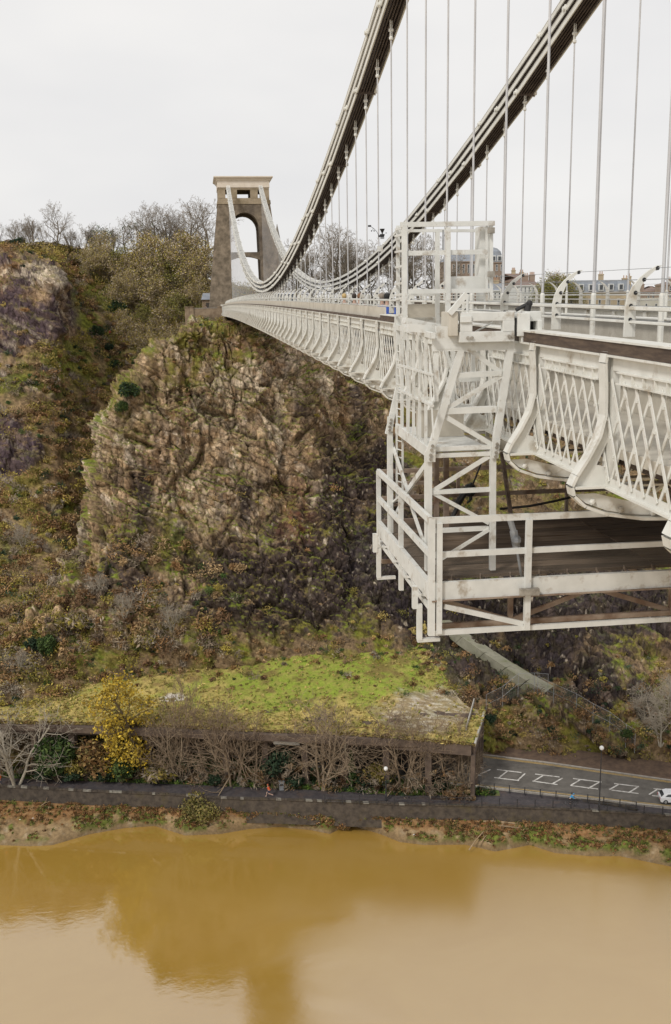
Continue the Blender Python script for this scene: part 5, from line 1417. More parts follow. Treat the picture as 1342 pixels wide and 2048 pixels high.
def gen_tree(seed, H=10, stems=1, trunk_frac=.35, spread=.8, kids=(9, 6, 5, 4), rmin=.018, r0=.2, lift=.25, ratio=(.62, .55, .5, .45), col=(.20, .165, .125), tip=(.26, .215, .17), droop=0.0, wob=.22, cone=(1.15, .55)):
    R = np.random.RandomState(seed); T = TM(); Wd = TM(); col = np.array(col); tip = np.array(tip)
    tips = []
    def grow(p, d, L, r, lev):
        nseg = (7, 4, 3, 2, 2)[lev]; n = (7, 5, 4, 3, 3)[lev]
        pts = [p]; dd = d
        for i in range(nseg):
            dd = unit(dd + R.normal(size=3)*wob*(1 if lev else .5) + np.array([0, 0, lift*(.5 if lev == 0 else 1) - droop*(lev > 1)])*.5)
            pts.append(pts[-1] + dd*L/nseg)
        taper = .45 if lev == 0 else .35
        rad = [max(r*(1 - (1-taper)*i/nseg), rmin*.8) for i in range(nseg+1)]
        (T if lev <= (0 if stems < 3 else 1) else Wd).tube(pts, rad, n, col*(1-lev*.1) + tip*(lev*.1) if lev < 3 else tip*R.uniform(.8, 1.2))
        if lev >= len(kids): tips.append(pts[-1]); return
        K = kids[lev]
        for k in range(K):
            f = (trunk_frac + (1-trunk_frac)*((k+R.rand())/K)) if lev == 0 else (.25 + .75*(k+R.rand())/K)
            i = min(int(f*nseg), nseg-1); q = f*nseg - i
            base = pts[i]*(1-q) + pts[i+1]*q
            axis = unit(pts[i+1]-pts[i])
            a = R.rand()*2*PI; u = unit(np.cross(axis, np.array([.3, .9, .2]))); w = np.cross(axis, u)
            side = u*math.cos(a) + w*math.sin(a)
            sp = spread*R.uniform(.65, 1.25)
            nd = unit(axis*math.cos(sp) + side*math.sin(sp))
            Lk = L*ratio[lev]*(cone[0] - cone[1]*f if lev == 0 else 1.1 - .4*f)*R.uniform(.75, 1.2)
            grow(base, nd, Lk, max(rad[i]*R.uniform(.45, .62), rmin), lev+1)
    for s_ in range(stems):
        a = 2*PI*s_/max(stems, 1) + R.rand(); tilt = 0 if stems == 1 else R.uniform(.08, .32)
        grow(np.array([math.cos(a)*.12*stems*.5, math.sin(a)*.12*stems*.5, -.6]) if stems > 1 else np.array([0, 0, -.6]), unit(np.array([math.cos(a)*tilt, math.sin(a)*tilt, 1])), H*R.uniform(.8, 1)*.82, r0*(1 if stems == 1 else .6), 0)
    return T, Wd, np.array(tips)
def cards(R, centers, size, cols, elong=1.0, upb=0.0):
    """one quad leaf (or leaf spray) per centre"""
    n = len(centers)
    a = R.normal(size=(n, 3)); a[:, 2] += upb; a /= np.linalg.norm(a, axis=1)[:, None]
    b = R.normal(size=(n, 3)); b -= a*(a*b).sum(1)[:, None]; b /= np.linalg.norm(b, axis=1)[:, None]
    s = (size[0] + (size[1]-size[0])*R.rand(n))[:, None]
    a = a*s*elong; b = b*s
    bend = np.cross(a, b); bend /= np.linalg.norm(bend, axis=1)[:, None]; bend = bend*s*.25
    v = np.stack([centers-a*.5, centers+b*.42+bend, centers+a*.5, centers-b*.42+bend], 1).reshape(-1, 3)
    f = np.arange(4*n).reshape(n, 4)
    return v, f, np.repeat(cols, 4, axis=0)
def lobes(R, n, rad, nl=14, lr=.42, shell=.5):
    L = R.normal(size=(nl, 3)); L /= np.linalg.norm(L, axis=1)[:, None]; L *= (R.rand(nl)**.5)[:, None]*.72; L[:, 2] = np.abs(L[:, 2])*1.15 - .15
    k = R.randint(nl, size=n); d = R.normal(size=(n, 3)); d /= np.linalg.norm(d, axis=1)[:, None]
    rr = lr*(shell + (1-shell)*R.rand(n))[:, None]*(0.7 + .6*R.rand(nl))[k][:, None]
    c = L[k] + d*rr
    return c*np.array(rad), k
def colmix(R, n, cols, k=None, var=.25):
    cols = np.array(cols); i = R.randint(len(cols), size=n)
    c = cols[i]*(1 + var*(R.rand(n, 1)*2-1))
    if k is not None: c *= (0.78 + .44*np.random.RandomState(5).rand(k.max()+1))[k][:, None]
    return c
GREENS = [(.045, .075, .022), (.060, .095, .028), (.035, .055, .022), (.08, .11, .035)]
DGREENS = [(.022, .040, .022), (.032, .055, .028), (.045, .068, .038)]
OLIVE = [(.205, .17, .045), (.255, .205, .055), (.15, .135, .038), (.28, .215, .075)]
RUSSET = [(.19, .115, .05), (.24, .155, .065), (.15, .085, .04), (.21, .17, .07)]
YELL = [(.42, .29, .045), (.48, .35, .07), (.33, .23, .04), (.38, .29, .07)]
TWIG = [(.25, .20, .145), (.30, .245, .185), (.19, .145, .105), (.33, .28, .22)]
BROWN = [(.20, .118, .058), (.255, .16, .08), (.14, .085, .048), (.27, .19, .105)]
def join(parts):
    V, F, C, b = [], [], [], 0
    for v, f, c in parts: V.append(v); F.append(f+b); C.append(c); b += len(v)
    return np.concatenate(V), np.concatenate(F), np.concatenate(C)
def make_bush(seed, rad, n, cols, size=(.16, .34), nl=14, stemcol=(.13, .10, .07), twigs=0, elong=1.5, lr=.42):
    R = np.random.RandomState(seed)
    c, k = lobes(R, n, rad, nl, lr); c[:, 2] += rad[2]*.72
    me = np_mesh('foliage', *(lambda q: (q[0], q[1], MT['leaf'], q[2]))(cards(R, c, size, colmix(R, n, cols, k), elong, .2)))
    T = TM()
    for i in range(7 + twigs):
        a = R.rand()*2*PI; e = np.array([math.cos(a)*rad[0]*R.uniform(.2, .8), math.sin(a)*rad[1]*R.uniform(.2, .8), rad[2]*R.uniform(.8, 1.65)])
        m_ = e*.5 + R.normal(size=3)*.15*rad[0]; m_[2] = e[2]*.45
        T.tube([np.array([0, 0, -.4]), m_, e], [.07 if i < 7 else .035, .045 if i < 7 else .025, .015], 4, np.array(stemcol))
    return me, T.mesh('stem', MT['bark'])
PROTO = {}
def proto_tree(key, **kw):
    T, Wd, tips = gen_tree(**kw); PROTO[key] = (('trunk', T.mesh('trunk', MT['bark'])), ('crown', Wd.mesh('crown', MT['bark']))); return tips
GREYB = dict(col=(.22, .19, .155), tip=(.30, .26, .215))
proto_tree('bareA', seed=1, H=10, kids=(10, 7, 5, 4), rmin=.016, r0=.24, spread=.75, **GREYB)
proto_tree('bareB', seed=2, H=10, kids=(12, 6, 5, 4), rmin=.016, r0=.20, spread=.6, lift=.35, trunk_frac=.25, **GREYB)
proto_tree('bareC', seed=3, H=10, kids=(9, 7, 5, 4), rmin=.016, r0=.26, spread=.95, lift=.2, ratio=(.75, .55, .5, .45), **GREYB)
proto_tree('bareD', seed=4, H=10, stems=3, kids=(8, 6, 5), rmin=.016, r0=.22, spread=.6, lift=.3, trunk_frac=.2, **GREYB)
proto_tree('riverA', seed=11, H=10, stems=5, kids=(9, 6, 4), rmin=.016, r0=.22, spread=.95, lift=.28, trunk_frac=.12, ratio=(.60, .55, .5), col=(.27, .215, .155), tip=(.25, .19, .135), droop=.05)
proto_tree('riverB', seed=12, H=10, stems=4, kids=(11, 6, 4), rmin=.016, r0=.22, spread=1.0, lift=.24, trunk_frac=.15, ratio=(.62, .55, .5), col=(.24, .185, .13), tip=(.22, .165, .115), droop=.1)
proto_tree('riverC', seed=13, H=10, stems=3, kids=(14, 7, 4), rmin=.016, r0=.26, spread=1.05, lift=.2, trunk_frac=.2, ratio=(.55, .55, .5), col=(.35, .315, .255), tip=(.31, .27, .22), droop=.1)
proto_tree('slim', seed=14, H=10, stems=3, kids=(8, 5, 4), rmin=.014, r0=.13, spread=.6, lift=.4, trunk_frac=.3, col=(.25, .19, .135), tip=(.23, .17, .12))
def leafy_tree(key, kw, cols, n, size, per=.5):
    T, Wd, tips = gen_tree(**kw); R = np.random.RandomState(kw['seed']+50)
    k = R.randint(len(tips), size=n); c = tips[k] + R.normal(size=(n, 3))*per
    me = np_mesh('foliage', *(lambda q: (q[0], q[1], MT['leaf'], q[2]))(cards(R, c, size, colmix(R, n, cols), 1.4)))
    PROTO[key] = (('trunk', T.mesh('trunk', MT['bark'])), ('crown', Wd.mesh('crown', MT['bark'])), ('foliage', me))
leafy_tree('yellow', dict(seed=21, H=15, cone=(.75, -.3), wob=.3, kids=(24, 6, 4), rmin=.018, r0=.22, spread=1.15, lift=.1, trunk_frac=.08, ratio=(.27, .5, .5), col=(.12, .095, .06), tip=(.2, .15, .07)), YELL, 4300, (.13, .30), .42)
leafy_tree('olive', dict(seed=22, H=10, stems=3, kids=(8, 6, 5), rmin=.022, r0=.2, spread=.75, lift=.25, trunk_frac=.15, col=(.26, .215, .14), tip=(.30, .25, .165)), [tuple(1.55*c_ for c_ in q_) for q_ in OLIVE+TWIG], 4200, (.14, .30), .45)
leafy_tree('lime', dict(seed=23, H=10, stems=3, kids=(8, 6, 4), rmin=.022, r0=.2, spread=.75, lift=.25, trunk_frac=.15, col=(.16, .135, .09), tip=(.2, .17, .11)), [(.20, .20, .05), (.25, .22, .07), (.16, .16, .05)], 2600, (.16, .32), .4)
leafy_tree('ivy', dict(seed=24, H=10, kids=(12, 5, 4), rmin=.016, r0=.16, spread=.8, lift=.3, trunk_frac=.25, **GREYB), [(.06, .085, .03), (.1, .1, .045)], 260, (.15, .3), .3)
# ivy-clad upright trunk
R = np.random.RandomState(9); T, Wd, tips = gen_tree(31, 9, kids=(6, 4, 3), r0=.14, spread=.5, lift=.4, trunk_frac=.7, rmin=.014, col=(.42, .37, .29), tip=(.40, .34, .26))
zz = R.rand(900); c = np.stack([R.normal(size=900)*.42*(1.1-zz), R.normal(size=900)*.42*(1.1-zz), .8 + zz*5.4], 1)
PROTO['ivy_column'] = (('trunk', T.mesh('trunk', MT['bark'])), ('crown', Wd.mesh('crown', MT['bark'])), ('ivy', np_mesh('ivy', *(lambda q: (q[0], q[1], MT['leaf'], q[2]))(cards(R, c, (.2, .36), colmix(R, 900, GREENS), 1.2)))))
for key, seed, rad, n, cols, size in (('holm', 41, (2.4, 2.2, 3.3), 2600, GREENS, (.22, .42)), ('laurel', 42, (1.9, 1.8, 2.1), 1700, GREENS, (.2, .36)), ('darkev', 43, (2.3, 2.2, 2.4), 1900, DGREENS, (.2, .4)),
                                      ('russet', 44, (1.7, 1.6, 2.6), 1700, RUSSET, (.14, .30)), ('olivebush', 45, (2.1, 2.0, 1.9), 1900, OLIVE, (.12, .28)), ('willow', 46, (2.7, 2.3, 2.3), 3200, [(.17, .155, .05), (.22, .18, .06), (.13, .125, .045), (.24, .19, .09)], (.12, .26)),
                                      ('holm2', 47, (2.4, 2.3, 2.0), 1700, DGREENS + GREENS, (.22, .42)), ('twiggy', 48, (2.2, 2.1, 1.6), 1500, TWIG + OLIVE, (.22, .42))):
    fo, st = make_bush(seed, rad, n, cols, size, twigs=14 if key in ('twiggy', 'willow', 'russet') else 4, elong=3.0 if key == 'twiggy' else 1.5)
    PROTO[key] = (('foliage', fo), ('stem', st))
PH = dict(yellow=15.0, holm=7.2, laurel=4.6, darkev=5.2, russet=5.6, olivebush=4.2, willow=5.0, holm2=4.4, twiggy=3.6)
def plant(name, cat, key, loc, h, label, group=None, rz=None, wide=1.0):
    s = h/PH.get(key, 10.0)
    e = empty(name, loc, label, cat, group, rng.uniform(0, 6.28) if rz is None else rz)
    e.scale = (s*wide, s*wide, s)
    for nm, me in PROTO[key]: link(nm, me, e)
    return e
def ground_on(px, py, Ymin=100, Ymax=360):
    """first hit of the pixel ray with the built ground"""
    d = Vector(ray(px, py)); ok, loc, *_ = S.ray_cast(DG, Vector(EYE) + d*20, d.normalized(), distance=600)
    return np.array(loc) if ok else None
VERGE_Z = 4.75
RIV = [('bare_tree', 'tree', 'riverC', 32, 1566, 9.6, 'pale many branched bare tree at the far left end of the shelter', 1.25),
       ('evergreen_bush', 'bush', 'holm', 115, 1560, 7.4, 'glossy green evergreen bush right of the pale bare tree', 1.0),
       ('dark_shrub', 'bush', 'darkev', 92, 1562, 2.6, 'dark low shrub under the glossy evergreen bush', 1.2),
       ('dark_shrub', 'bush', 'darkev', 150, 1561, 2.4, 'dark low shrub between the glossy evergreen and the russet tree', 1.4),
       ('olive_bush', 'bush', 'olivebush', 152, 1556, 4.0, 'olive brown bush left of the russet tree', 1.0),
       ('russet_tree', 'tree', 'russet', 196, 1558, 7.6, 'russet leaved small tree in front of the open bays', 1.15),
       ('evergreen_bush', 'bush', 'laurel', 244, 1563, 4.8, 'rounded mid green bush beneath the yellow tree', 1.0),
       ('dark_shrub', 'bush', 'darkev', 208, 1562, 3.2, 'dark shrub between the russet tree and the rounded green bush', 1.0),
       ('yellow_tree', 'tree', 'yellow', 284, 1558, 20.5, 'tall yellow leaved tree rising above the shelter roof', 1.0),
       ('bare_tree', 'tree', 'riverA', 355, 1560, 9.4, 'bare multi stemmed tree just right of the yellow tree', .95),
       ('twiggy_bush', 'bush', 'twiggy', 318, 1562, 3.6, 'twiggy grey bush between the yellow tree and the bare stems', 1.1),
       ('bare_tree', 'tree', 'slim', 375, 1556, 11.5, 'slim bare tree whose thin top stands over the roof grass', .9),
       ('bare_tree', 'tree', 'riverB', 466, 1566, 10.2, 'broad bare tree in the middle of the shelter front', 1.15),
       ('bare_tree', 'tree', 'slim', 428, 1561, 9.0, 'slim bare tree left of the broad middle tree', 1.1),
       ('bare_tree', 'tree', 'slim', 505, 1567, 8.0, 'low slim bare tree right of the broad middle tree', 1.2),
       ('evergreen_tree', 'tree', 'darkev', 560, 1566, 6.6, 'dark blue green evergreen below the pale concrete panels', .85),
       ('bare_tree', 'tree', 'riverA', 648, 1574, 10.6, 'broad bare tree right of the dark blue green evergreen', 1.2),
       ('ivy_tree', 'tree', 'ivy_column', 703, 1574, 8.8, 'ivy clad upright trunk with a pale bare top', 1.0),
       ('dark_shrub', 'bush', 'darkev', 735, 1575, 2.8, 'dark shrub right of the ivy clad trunk', 1.2),
       ('olive_bush', 'bush', 'olivebush', 758, 1573, 4.4, 'grey olive bush left of the wide spreading bare tree', .9),
       ('bare_tree', 'tree', 'riverB', 806, 1576, 10.4, 'wide spreading bare tree with long radiating limbs', 1.05),
       ('bare_tree', 'tree', 'slim', 840, 1576, 7.6, 'slim bare tree left of the white forked trunk', 1.2),
       ('bare_tree', 'tree', 'slim', 905, 1577, 8.6, 'slim bare stems right of the white forked trunk', 1.2),
       ('bare_tree', 'tree', 'riverA', 934, 1579, 6.6, 'low bare thicket at the right corner of the shelter', .9),
       ('dark_shrub', 'bush', 'darkev', 872, 1579, 2.4, 'dark low shrub at the foot of the white forked trunk', 1.3),
       ('dark_shrub', 'bush', 'darkev', 430, 1567, 1.8, 'dark low shrub below the slim bare tree left of the middle', 1.4),
       ('dark_shrub', 'bush', 'darkev', 590, 1572, 2.2, 'dark low shrub right of the dark evergreen', 1.3)]
for nm, cat, key, px, py, h, lab, wd in RIV:
    if key in ('holm', 'laurel', 'darkev', 'russet', 'olivebush'): h *= 1.18; wd *= 1.12
    if key in ('riverA', 'riverB', 'riverC', 'slim'): h *= 1.3; wd *= .98
    plant(nm, cat, key, AZ(px, py, VERGE_Z), h, lab, 'trees and bushes along the shelter', wide=wd)
# white forked trunk
wt = empty('forked_tree', AZ(868, 1570, VERGE_Z), 'small bare tree with a white forked trunk near the shelter corner', 'tree', 'trees and bushes along the shelter')
YW = wt.location.y; T = TM(); WC = np.array([.52, .47, .40])
Wp = lambda x, y, dy=0: AY(x, y, YW+dy) - np.array(wt.location)
T.tube([Wp(868, 1572), Wp(869, 1550), Wp(862, 1540), Wp(850, 1527), Wp(847, 1510), Wp(850, 1503), Wp(846, 1496)], [.16, .14, .12, .10, .085, .07, .05], 6, WC)
T.tube([Wp(869, 1550), Wp(880, 1535, .4), Wp(884, 1525, .5), Wp(894, 1512, .6)], [.13, .10, .085, .06], 6, WC)
T.tube([Wp(884, 1543, .2), Wp(896, 1538, .2), Wp(912, 1530, .3)], [.05, .05, .03], 5, WC)
T.tube([Wp(884, 1525, .5), Wp(881, 1516, .4), Wp(886, 1508, .5)], [.06, .045, .03], 5, WC)
link('trunk', T.mesh('trunk', MT['bark']), wt)
T = TM(); R = np.random.RandomState(77)
for _ in range(90):
    b_ = Wp(*[(850, 1527), (847, 1510), (884, 1525), (894, 1512), (869, 1550)][R.randint(5)]); d_ = unit(R.normal(size=3) + np.array([0, 0, .6]))
    L_ = R.uniform(.6, 1.8); T.tube([b_, b_ + d_*L_*.5 + R.normal(size=3)*.1, b_ + d_*L_], [.03, .022, .012], 3, np.array([.33, .27, .2]))
link('crown', T.mesh('crown', MT['bark']), wt)
bpy.context.view_layer.update(); DG = bpy.context.evaluated_depsgraph_get()
SCR = [n_ for n_ in ('bridge_deck', 'maintenance_gantry')]
plant('willow_bush', 'bush', 'willow', AZ(400, 1640, 1.2), 5.6, 'olive willow bush growing out of the muddy bank')

# --- hill trees; bases found on the built ground
def base_at(px, py, Y):
    """ground point below (px, py): straight down onto hill or cliff at depth Y"""
    q = AY(px, py, Y); P = HL['p']; i = np.argmin((P[:, 0]-q[0])**2 + (P[:, 1]-q[1])**2); P2 = CL['p']; 
    m_ = (np.abs(P2[:, 0]-q[0]) < .7) & (np.abs(P2[:, 1]-q[1]) < .7)
    z = P[i, 2]
    if m_.any(): z = max(z, P2[m_, 2].max())
    return np.array([q[0], q[1], z])
ridge = 'bare trees on the skyline left of the tower'
SK = [(8, 262, 'bareB', 8.5), (28, 268, 'bareA', 9.5), (42, 262, 'bareD', 8.0), (62, 266, 'bareB', 11.0), (74, 262, 'bareB', 12.0), (98, 270, 'bareD', 9.5), (113, 263, 'bareC', 13.5), (135, 268, 'bareB', 9.0), (150, 264, 'bareD', 8.5),
      (168, 268, 'bareA', 10.5), (183, 265, 'bareB', 12.0), (196, 268, 'ivy', 11.5), (212, 266, 'ivy', 12.0), (228, 272, 'ivy', 12.0), (238, 268, 'bareB', 12.5), (255, 274, 'bareC', 12.0), (268, 270, 'ivy', 12.0), (283, 268, 'bareA', 13.0), (300, 276, 'bareC', 13.5),
      (322, 272, 'bareC', 14.0), (345, 276, 'bareC', 14.0), (365, 274, 'bareA', 15.0), (388, 272, 'bareC', 17.0), (408, 268, 'bareC', 17.5), (-20, 265, 'bareA', 10), (-50, 268, 'bareC', 11)]
ORD = 'first second third fourth fifth sixth seventh eighth ninth tenth eleventh twelfth thirteenth fourteenth fifteenth sixteenth seventeenth eighteenth nineteenth twentieth'.split() + ['twenty-' + w for w in 'first second third fourth fifth sixth seventh eighth'.split()]
for k_, (px, Y, key, h) in enumerate(sorted(SK)):
    b_ = base_at(px, 540, Y); plant('skyline_tree', 'tree', key, b_, h*(.88 if px < 262 else 1.12), ('ivy clad' if key == 'ivy' else 'bare') + ' winter tree on the hilltop left of the tower, %s from the left' % ORD[k_], ridge, wide=rng.uniform(.85, 1.1))
for k_, px in enumerate(range(6, 300, 19)):
    plant('ridge_bush', 'bush', 'twiggy' if k_ % 3 else 'olivebush', base_at(px, 540, 259 + 5*(k_ % 2) + (8 if px > 200 else 0)), rng.uniform(3.0, 5.0), 'brown twiggy bush under the hilltop trees, %s from the left' % ORD[k_], 'bushes under the hilltop trees', wide=1.4)
slope_tr = 'olive brown trees on the slope left of the tower'
for px, Y, key, h in [(290, 256, 'olive', 11.5), (312, 253, 'olive', 12.5), (335, 250, 'olive', 12.5), (352, 246, 'lime', 10.5), (300, 247, 'olive', 10), (322, 244, 'olive', 9.5), (368, 248, 'olive', 11.5), (385, 246, 'olive', 11), (398, 243, 'olive', 9.5),
                      (345, 240, 'olive', 8.5), (312, 240, 'olive', 8), (285, 243, 'lime', 7), (370, 238, 'lime', 8), (395, 237, 'olive', 7.5), (355, 235, 'olive', 7), (330, 236, 'olive', 7.5), (300, 236, 'olive', 7), (262, 248, 'olive', 8), (275, 252, 'olive', 9), (380, 233, 'olive', 6.5), (418, 245, 'olive', 10), (205, 258, 'olive', 8.5), (222, 254, 'olive', 9), (240, 256, 'lime', 9), (256, 252, 'olive', 9.5), (272, 247, 'olive', 8.5), (285, 250, 'olive', 10), (248, 241, 'olive', 6.5), (268, 238, 'olive', 7), (232, 246, 'olive', 7), (290, 232, 'olive', 6), (310, 230, 'olive', 6), (340, 230, 'olive', 6.5), (275, 229, 'olive', 5.5), (185, 252, 'olive', 6.5)]:
    plant('slope_tree', 'tree', key, base_at(px, 600, Y), h, {'lime': 'greenish', 'olive': 'olive brown'}[key] + ' twiggy tree in the wood between the gully and the tower', slope_tr, wide=rng.uniform(.9, 1.2))
for px, Y, key, h, lab in [(236, 245, 'holm2', 4.8, 'dark evergreen bush highest on the gully slope'), (258, 244, 'darkev', 4.2, 'dark evergreen bush beside the highest gully bush'), (192, 238, 'holm2', 3.6, 'dark evergreen bush left of the gully path'),
                           (214, 237, 'darkev', 3.2, 'small dark bush below the gully path'), (226, 234, 'holm2', 3.0, 'low round evergreen below the gully path'), (275, 224, 'darkev', 4.0, 'dark evergreen bush deep in the gully'), (262, 219, 'holm2', 3.5, 'evergreen bush at the narrow foot of the gully'),
                           (52, 262, 'darkev', 5.5, 'dark evergreen under the hilltop trees at far left'), (40, 260, 'darkev', 4.0, 'low dark evergreen on the hilltop at far left'), (160, 256, 'twiggy', 4.0, 'brown twiggy bush below the hilltop trees')]:
    plant('evergreen_bush' if key != 'twiggy' else 'twiggy_bush', 'bush', key, base_at(px, 650, Y), h, lab)
beyond = 'bare trees on the skyline beyond the bridge'
for k_, (px, Y, key, h) in enumerate(sorted([(575, 290, 'bareC', 16), (590, 285, 'bareA', 17.5), (612, 292, 'bareC', 17), (632, 286, 'bareA', 20), (655, 282, 'bareC', 22.5), (672, 290, 'bareC', 22), (692, 284, 'bareA', 20), (712, 288, 'bareC', 18.5), (730, 284, 'bareA', 17.5),
                      (752, 290, 'bareC', 18.5), (772, 286, 'bareA', 19), (795, 290, 'bareC', 19.5), (822, 285, 'bareC', 21), (842, 290, 'bareA', 21), (862, 288, 'bareC', 19), (885, 292, 'bareA', 16), (470, 330, 'bareA', 7), (500, 320, 'bareC', 8), (530, 315, 'bareC', 6), (555, 300, 'bareA', 14), (485, 300, 'bareA', 6)])):
    q = AY(px, 610, Y); plant('distant_tree', 'tree', key, (q[0], q[1], 66.5), h, 'bare winter tree beyond the bridge deck, %s from the left' % ORD[k_], beyond, wide=rng.uniform(.95, 1.15))
for px, Y, key, h in [(1088, 270, 'lime', 9), (1102, 275, 'olive', 10), (1118, 272, 'lime', 10.5), (1132, 276, 'olive', 9.5), (1150, 274, 'lime', 6.5)]:
    q = AY(px, 620, Y); plant('bushy_tree', 'tree', key, (q[0], q[1], 65.5), h, 'yellowish twiggy tree between the white terrace and the honey stone terrace', 'yellowish trees before the houses')
for px in range(900, 1400, 14):
    q = AY(px, 640, 245 + rng.uniform(-6, 6)); plant('hedge_shrub', 'shrub', 'twiggy', (q[0], q[1], 63.8), rng.uniform(2.4, 3.4), 'grey twiggy shrub in the rough hedge below the garden wall', 'rough hedge beyond the bridge')
# big bare scrub at the right edge above the road, and bushes at the cliff foot
for px, py, key, h, lab in [(1322, 1490, 'riverC', 8.5, 'grey bare thicket above the road at the right edge'), (1290, 1440, 'riverC', 6.5, 'grey bare thicket higher up the right edge slope'), (1345, 1420, 'riverC', 7, 'grey bare thicket highest at the right edge'),
                            (100, 1318, 'holm', 5.6, 'dark evergreen bush at the cliff foot on the left'), (72, 1300, 'darkev', 4.0, 'dark bush left of the evergreen at the cliff foot'), (345, 1255, 'riverC', 5.5, 'grey dead looking shrub at the cliff foot'), (255, 1230, 'riverC', 5.0, 'grey bare shrub in the middle of the cliff foot scrub'),
                            (290, 1290, 'twiggy', 3.4, 'brown twiggy bush below the grey shrubs'), (200, 1180, 'riverC', 4.0, 'grey bare shrub higher at the cliff foot'), (150, 1260, 'twiggy', 4.2, 'twiggy bush behind the evergreen at the cliff foot'), (40, 1345, 'riverC', 4.6, 'bare shrub at the left end of the grass slope'),
                            (50, 1090, 'riverC', 5.0, 'grey many stemmed shrub on the left slope'), (75, 1165, 'slim', 4.5, 'thin dark stem standing on the left slope'), (255, 800, 'holm2', 4.0, 'ivy green bush clinging to the cliff edge on the left'), (245, 830, 'laurel', 3.2, 'lower green bush clinging to the cliff edge'),
                            (1255, 1480, 'laurel', 2.6, 'bright green bush above the road left of the thicket'), (985, 1440, 'darkev', 2.6, 'dark ivy bush beside the shelter end'), (1240, 1530, 'laurel', 2.0, 'small bright green bush at the roadside')]:
    d = Vector(ray(px, py)); hit = None
    P2 = None
    for src in (CL['p'], HL['p']):
        v_ = src - EYE; z_ = v_@FW; ok = z_ > 20
        ex = W_PX/2 + F_PX*(v_@RT)/z_ - px; ey = H_PX/2 - F_PX*(v_@UP)/z_ - py
        m_ = ok & (np.abs(ex) < 6) & (np.abs(ey) < 6)
        if m_.any():
            j = np.where(m_)[0][np.argmin(z_[m_])]
            if hit is None or z_[j] < hit[0]: hit = (z_[j], src[j])
    if hit is None: continue
    nm = {'riverC': 'bare_shrub', 'twiggy': 'twiggy_bush', 'slim': 'thin_tree'}.get(key, 'evergreen_bush')
    plant(nm, 'shrub' if key in ('riverC', 'slim') else 'bush', key, hit[1] - np.array([0, 0, .15]), h, lab)

# ------------------------------------------------------------------ ground cover nobody could count
def scatter(name, P, w, n, kinds, seed, mat='leaf', nrm=None):
    """n clumps of leaf and twig cards at points of P chosen with weights w"""
    R = np.random.RandomState(seed); w = w/w.sum(); idx = R.choice(len(P), size=n, p=w); parts = []
    for (lo, hi, k, cols, size, el, flat) in kinds:
        pass
    pk = np.array([k_[0] for k_ in kinds], float); pk /= pk.sum(); kk = R.choice(len(kinds), size=n, p=pk)
    for j, (wt_, rad, cnt, cols, size, el, flat) in enumerate(kinds):
        ii = idx[kk == j]
        if not len(ii): continue
        cnt = int(cnt*(1.5 if cnt > 30 else 1))
        c, _ = lobes(R, cnt*len(ii), (1, 1, flat), 10, .6, .3)
        rr = rad[0]*.8 + (rad[1]*1.45 - rad[0]*.8)*R.rand(len(ii))**2.2; cen = np.repeat(P[ii], cnt, axis=0)
        pos = cen + c*np.repeat(rr, cnt)[:, None] + np.array([0, 0, .25])*np.repeat(rr, cnt)[:, None]
        tint = np.repeat(np.array(cols)[R.randint(len(cols), size=len(ii))]*(0.75 + .5*R.rand(len(ii), 1)), cnt, axis=0)*(0.7 + .6*R.rand(len(pos), 1))*(1.3 if 'undergrowth' in name or 'scrub' in name else 1.0)
        k3 = .40 if el > 3 else .66; tint = tint*(.78 if el > 3 else 1)
        parts.append(cards(R, pos, (size[0]*k3, size[1]*k3), tint, el, .35))
    v, f, c = join(parts)
    return tag(link(name, np_mesh(name, v, f, MT[mat], np.clip(c, .005, 1))), kind='stuff')
def inview(P, m=40):
    v_ = P - EYE; z_ = v_@FW; x = W_PX/2 + F_PX*(v_@RT)/z_; y = H_PX/2 - F_PX*(v_@UP)/z_
    return (z_ > 20) & (x > -m) & (x < W_PX+m) & (y > 300) & (y < H_PX)
P = HL['p']
w = (1-.92*HL['rock'])*inview(P)*(P[:, 1] < 275)*(.8 + sst(-.1, .3, fbm(P/8.0 + 5, 3)))
scatter('hillside_undergrowth', P, w, 4600, [(4, (.8, 2.1), 90, BROWN, (.18, .42), 2.6, .7), (3.4, (.8, 2.2), 90, OLIVE, (.18, .42), 2.0, .75), (2.4, (.6, 1.6), 90, TWIG, (.2, .5), 3.4, .8), (1.0, (.6, 1.5), 90, GREENS, (.16, .36), 1.4, .7), (.9, (.7, 1.6), 90, DGREENS, (.18, .4), 1.4, .8)], 61)
P = CL['p']; n_ = CL['n']
cf = sst(30, 18, P[:, 2] + 3*fbm(P/7.0, 3)); right = 1 - CL['rock']
w = inview(P)*(np.clip(CL['veg'], 0, 1)**1.5*.22*sst(.15, .5, n_[:, 2]+.15) + .9*cf*sst(6, -4, P[:, 0]) + .45*cf*sst(-4, 6, P[:, 0])*sst(20, 12, P[:, 2]) + .8*right*sst(-.15, .25, fbm(P/5.0 + 50, 4)))
scatter('cliff_undergrowth', P, w, 2100, [(3.2, (.35, 1.25), 60, BROWN, (.14, .34), 2.6, .7), (3, (.35, 1.25), 60, OLIVE, (.14, .34), 2.0, .75), (2, (.35, 1.3), 60, TWIG, (.16, .42), 3.4, .8), (1.6, (.3, 1.1), 60, GREENS, (.13, .3), 1.4, .7), (.4, (.4, 1.0), 60, DGREENS, (.14, .3), 1.4, .8)], 62)
w = inview(P)*sst(34, 20, P[:, 2])*sst(11, 14, P[:, 2])*sst(8, -2, P[:, 0])
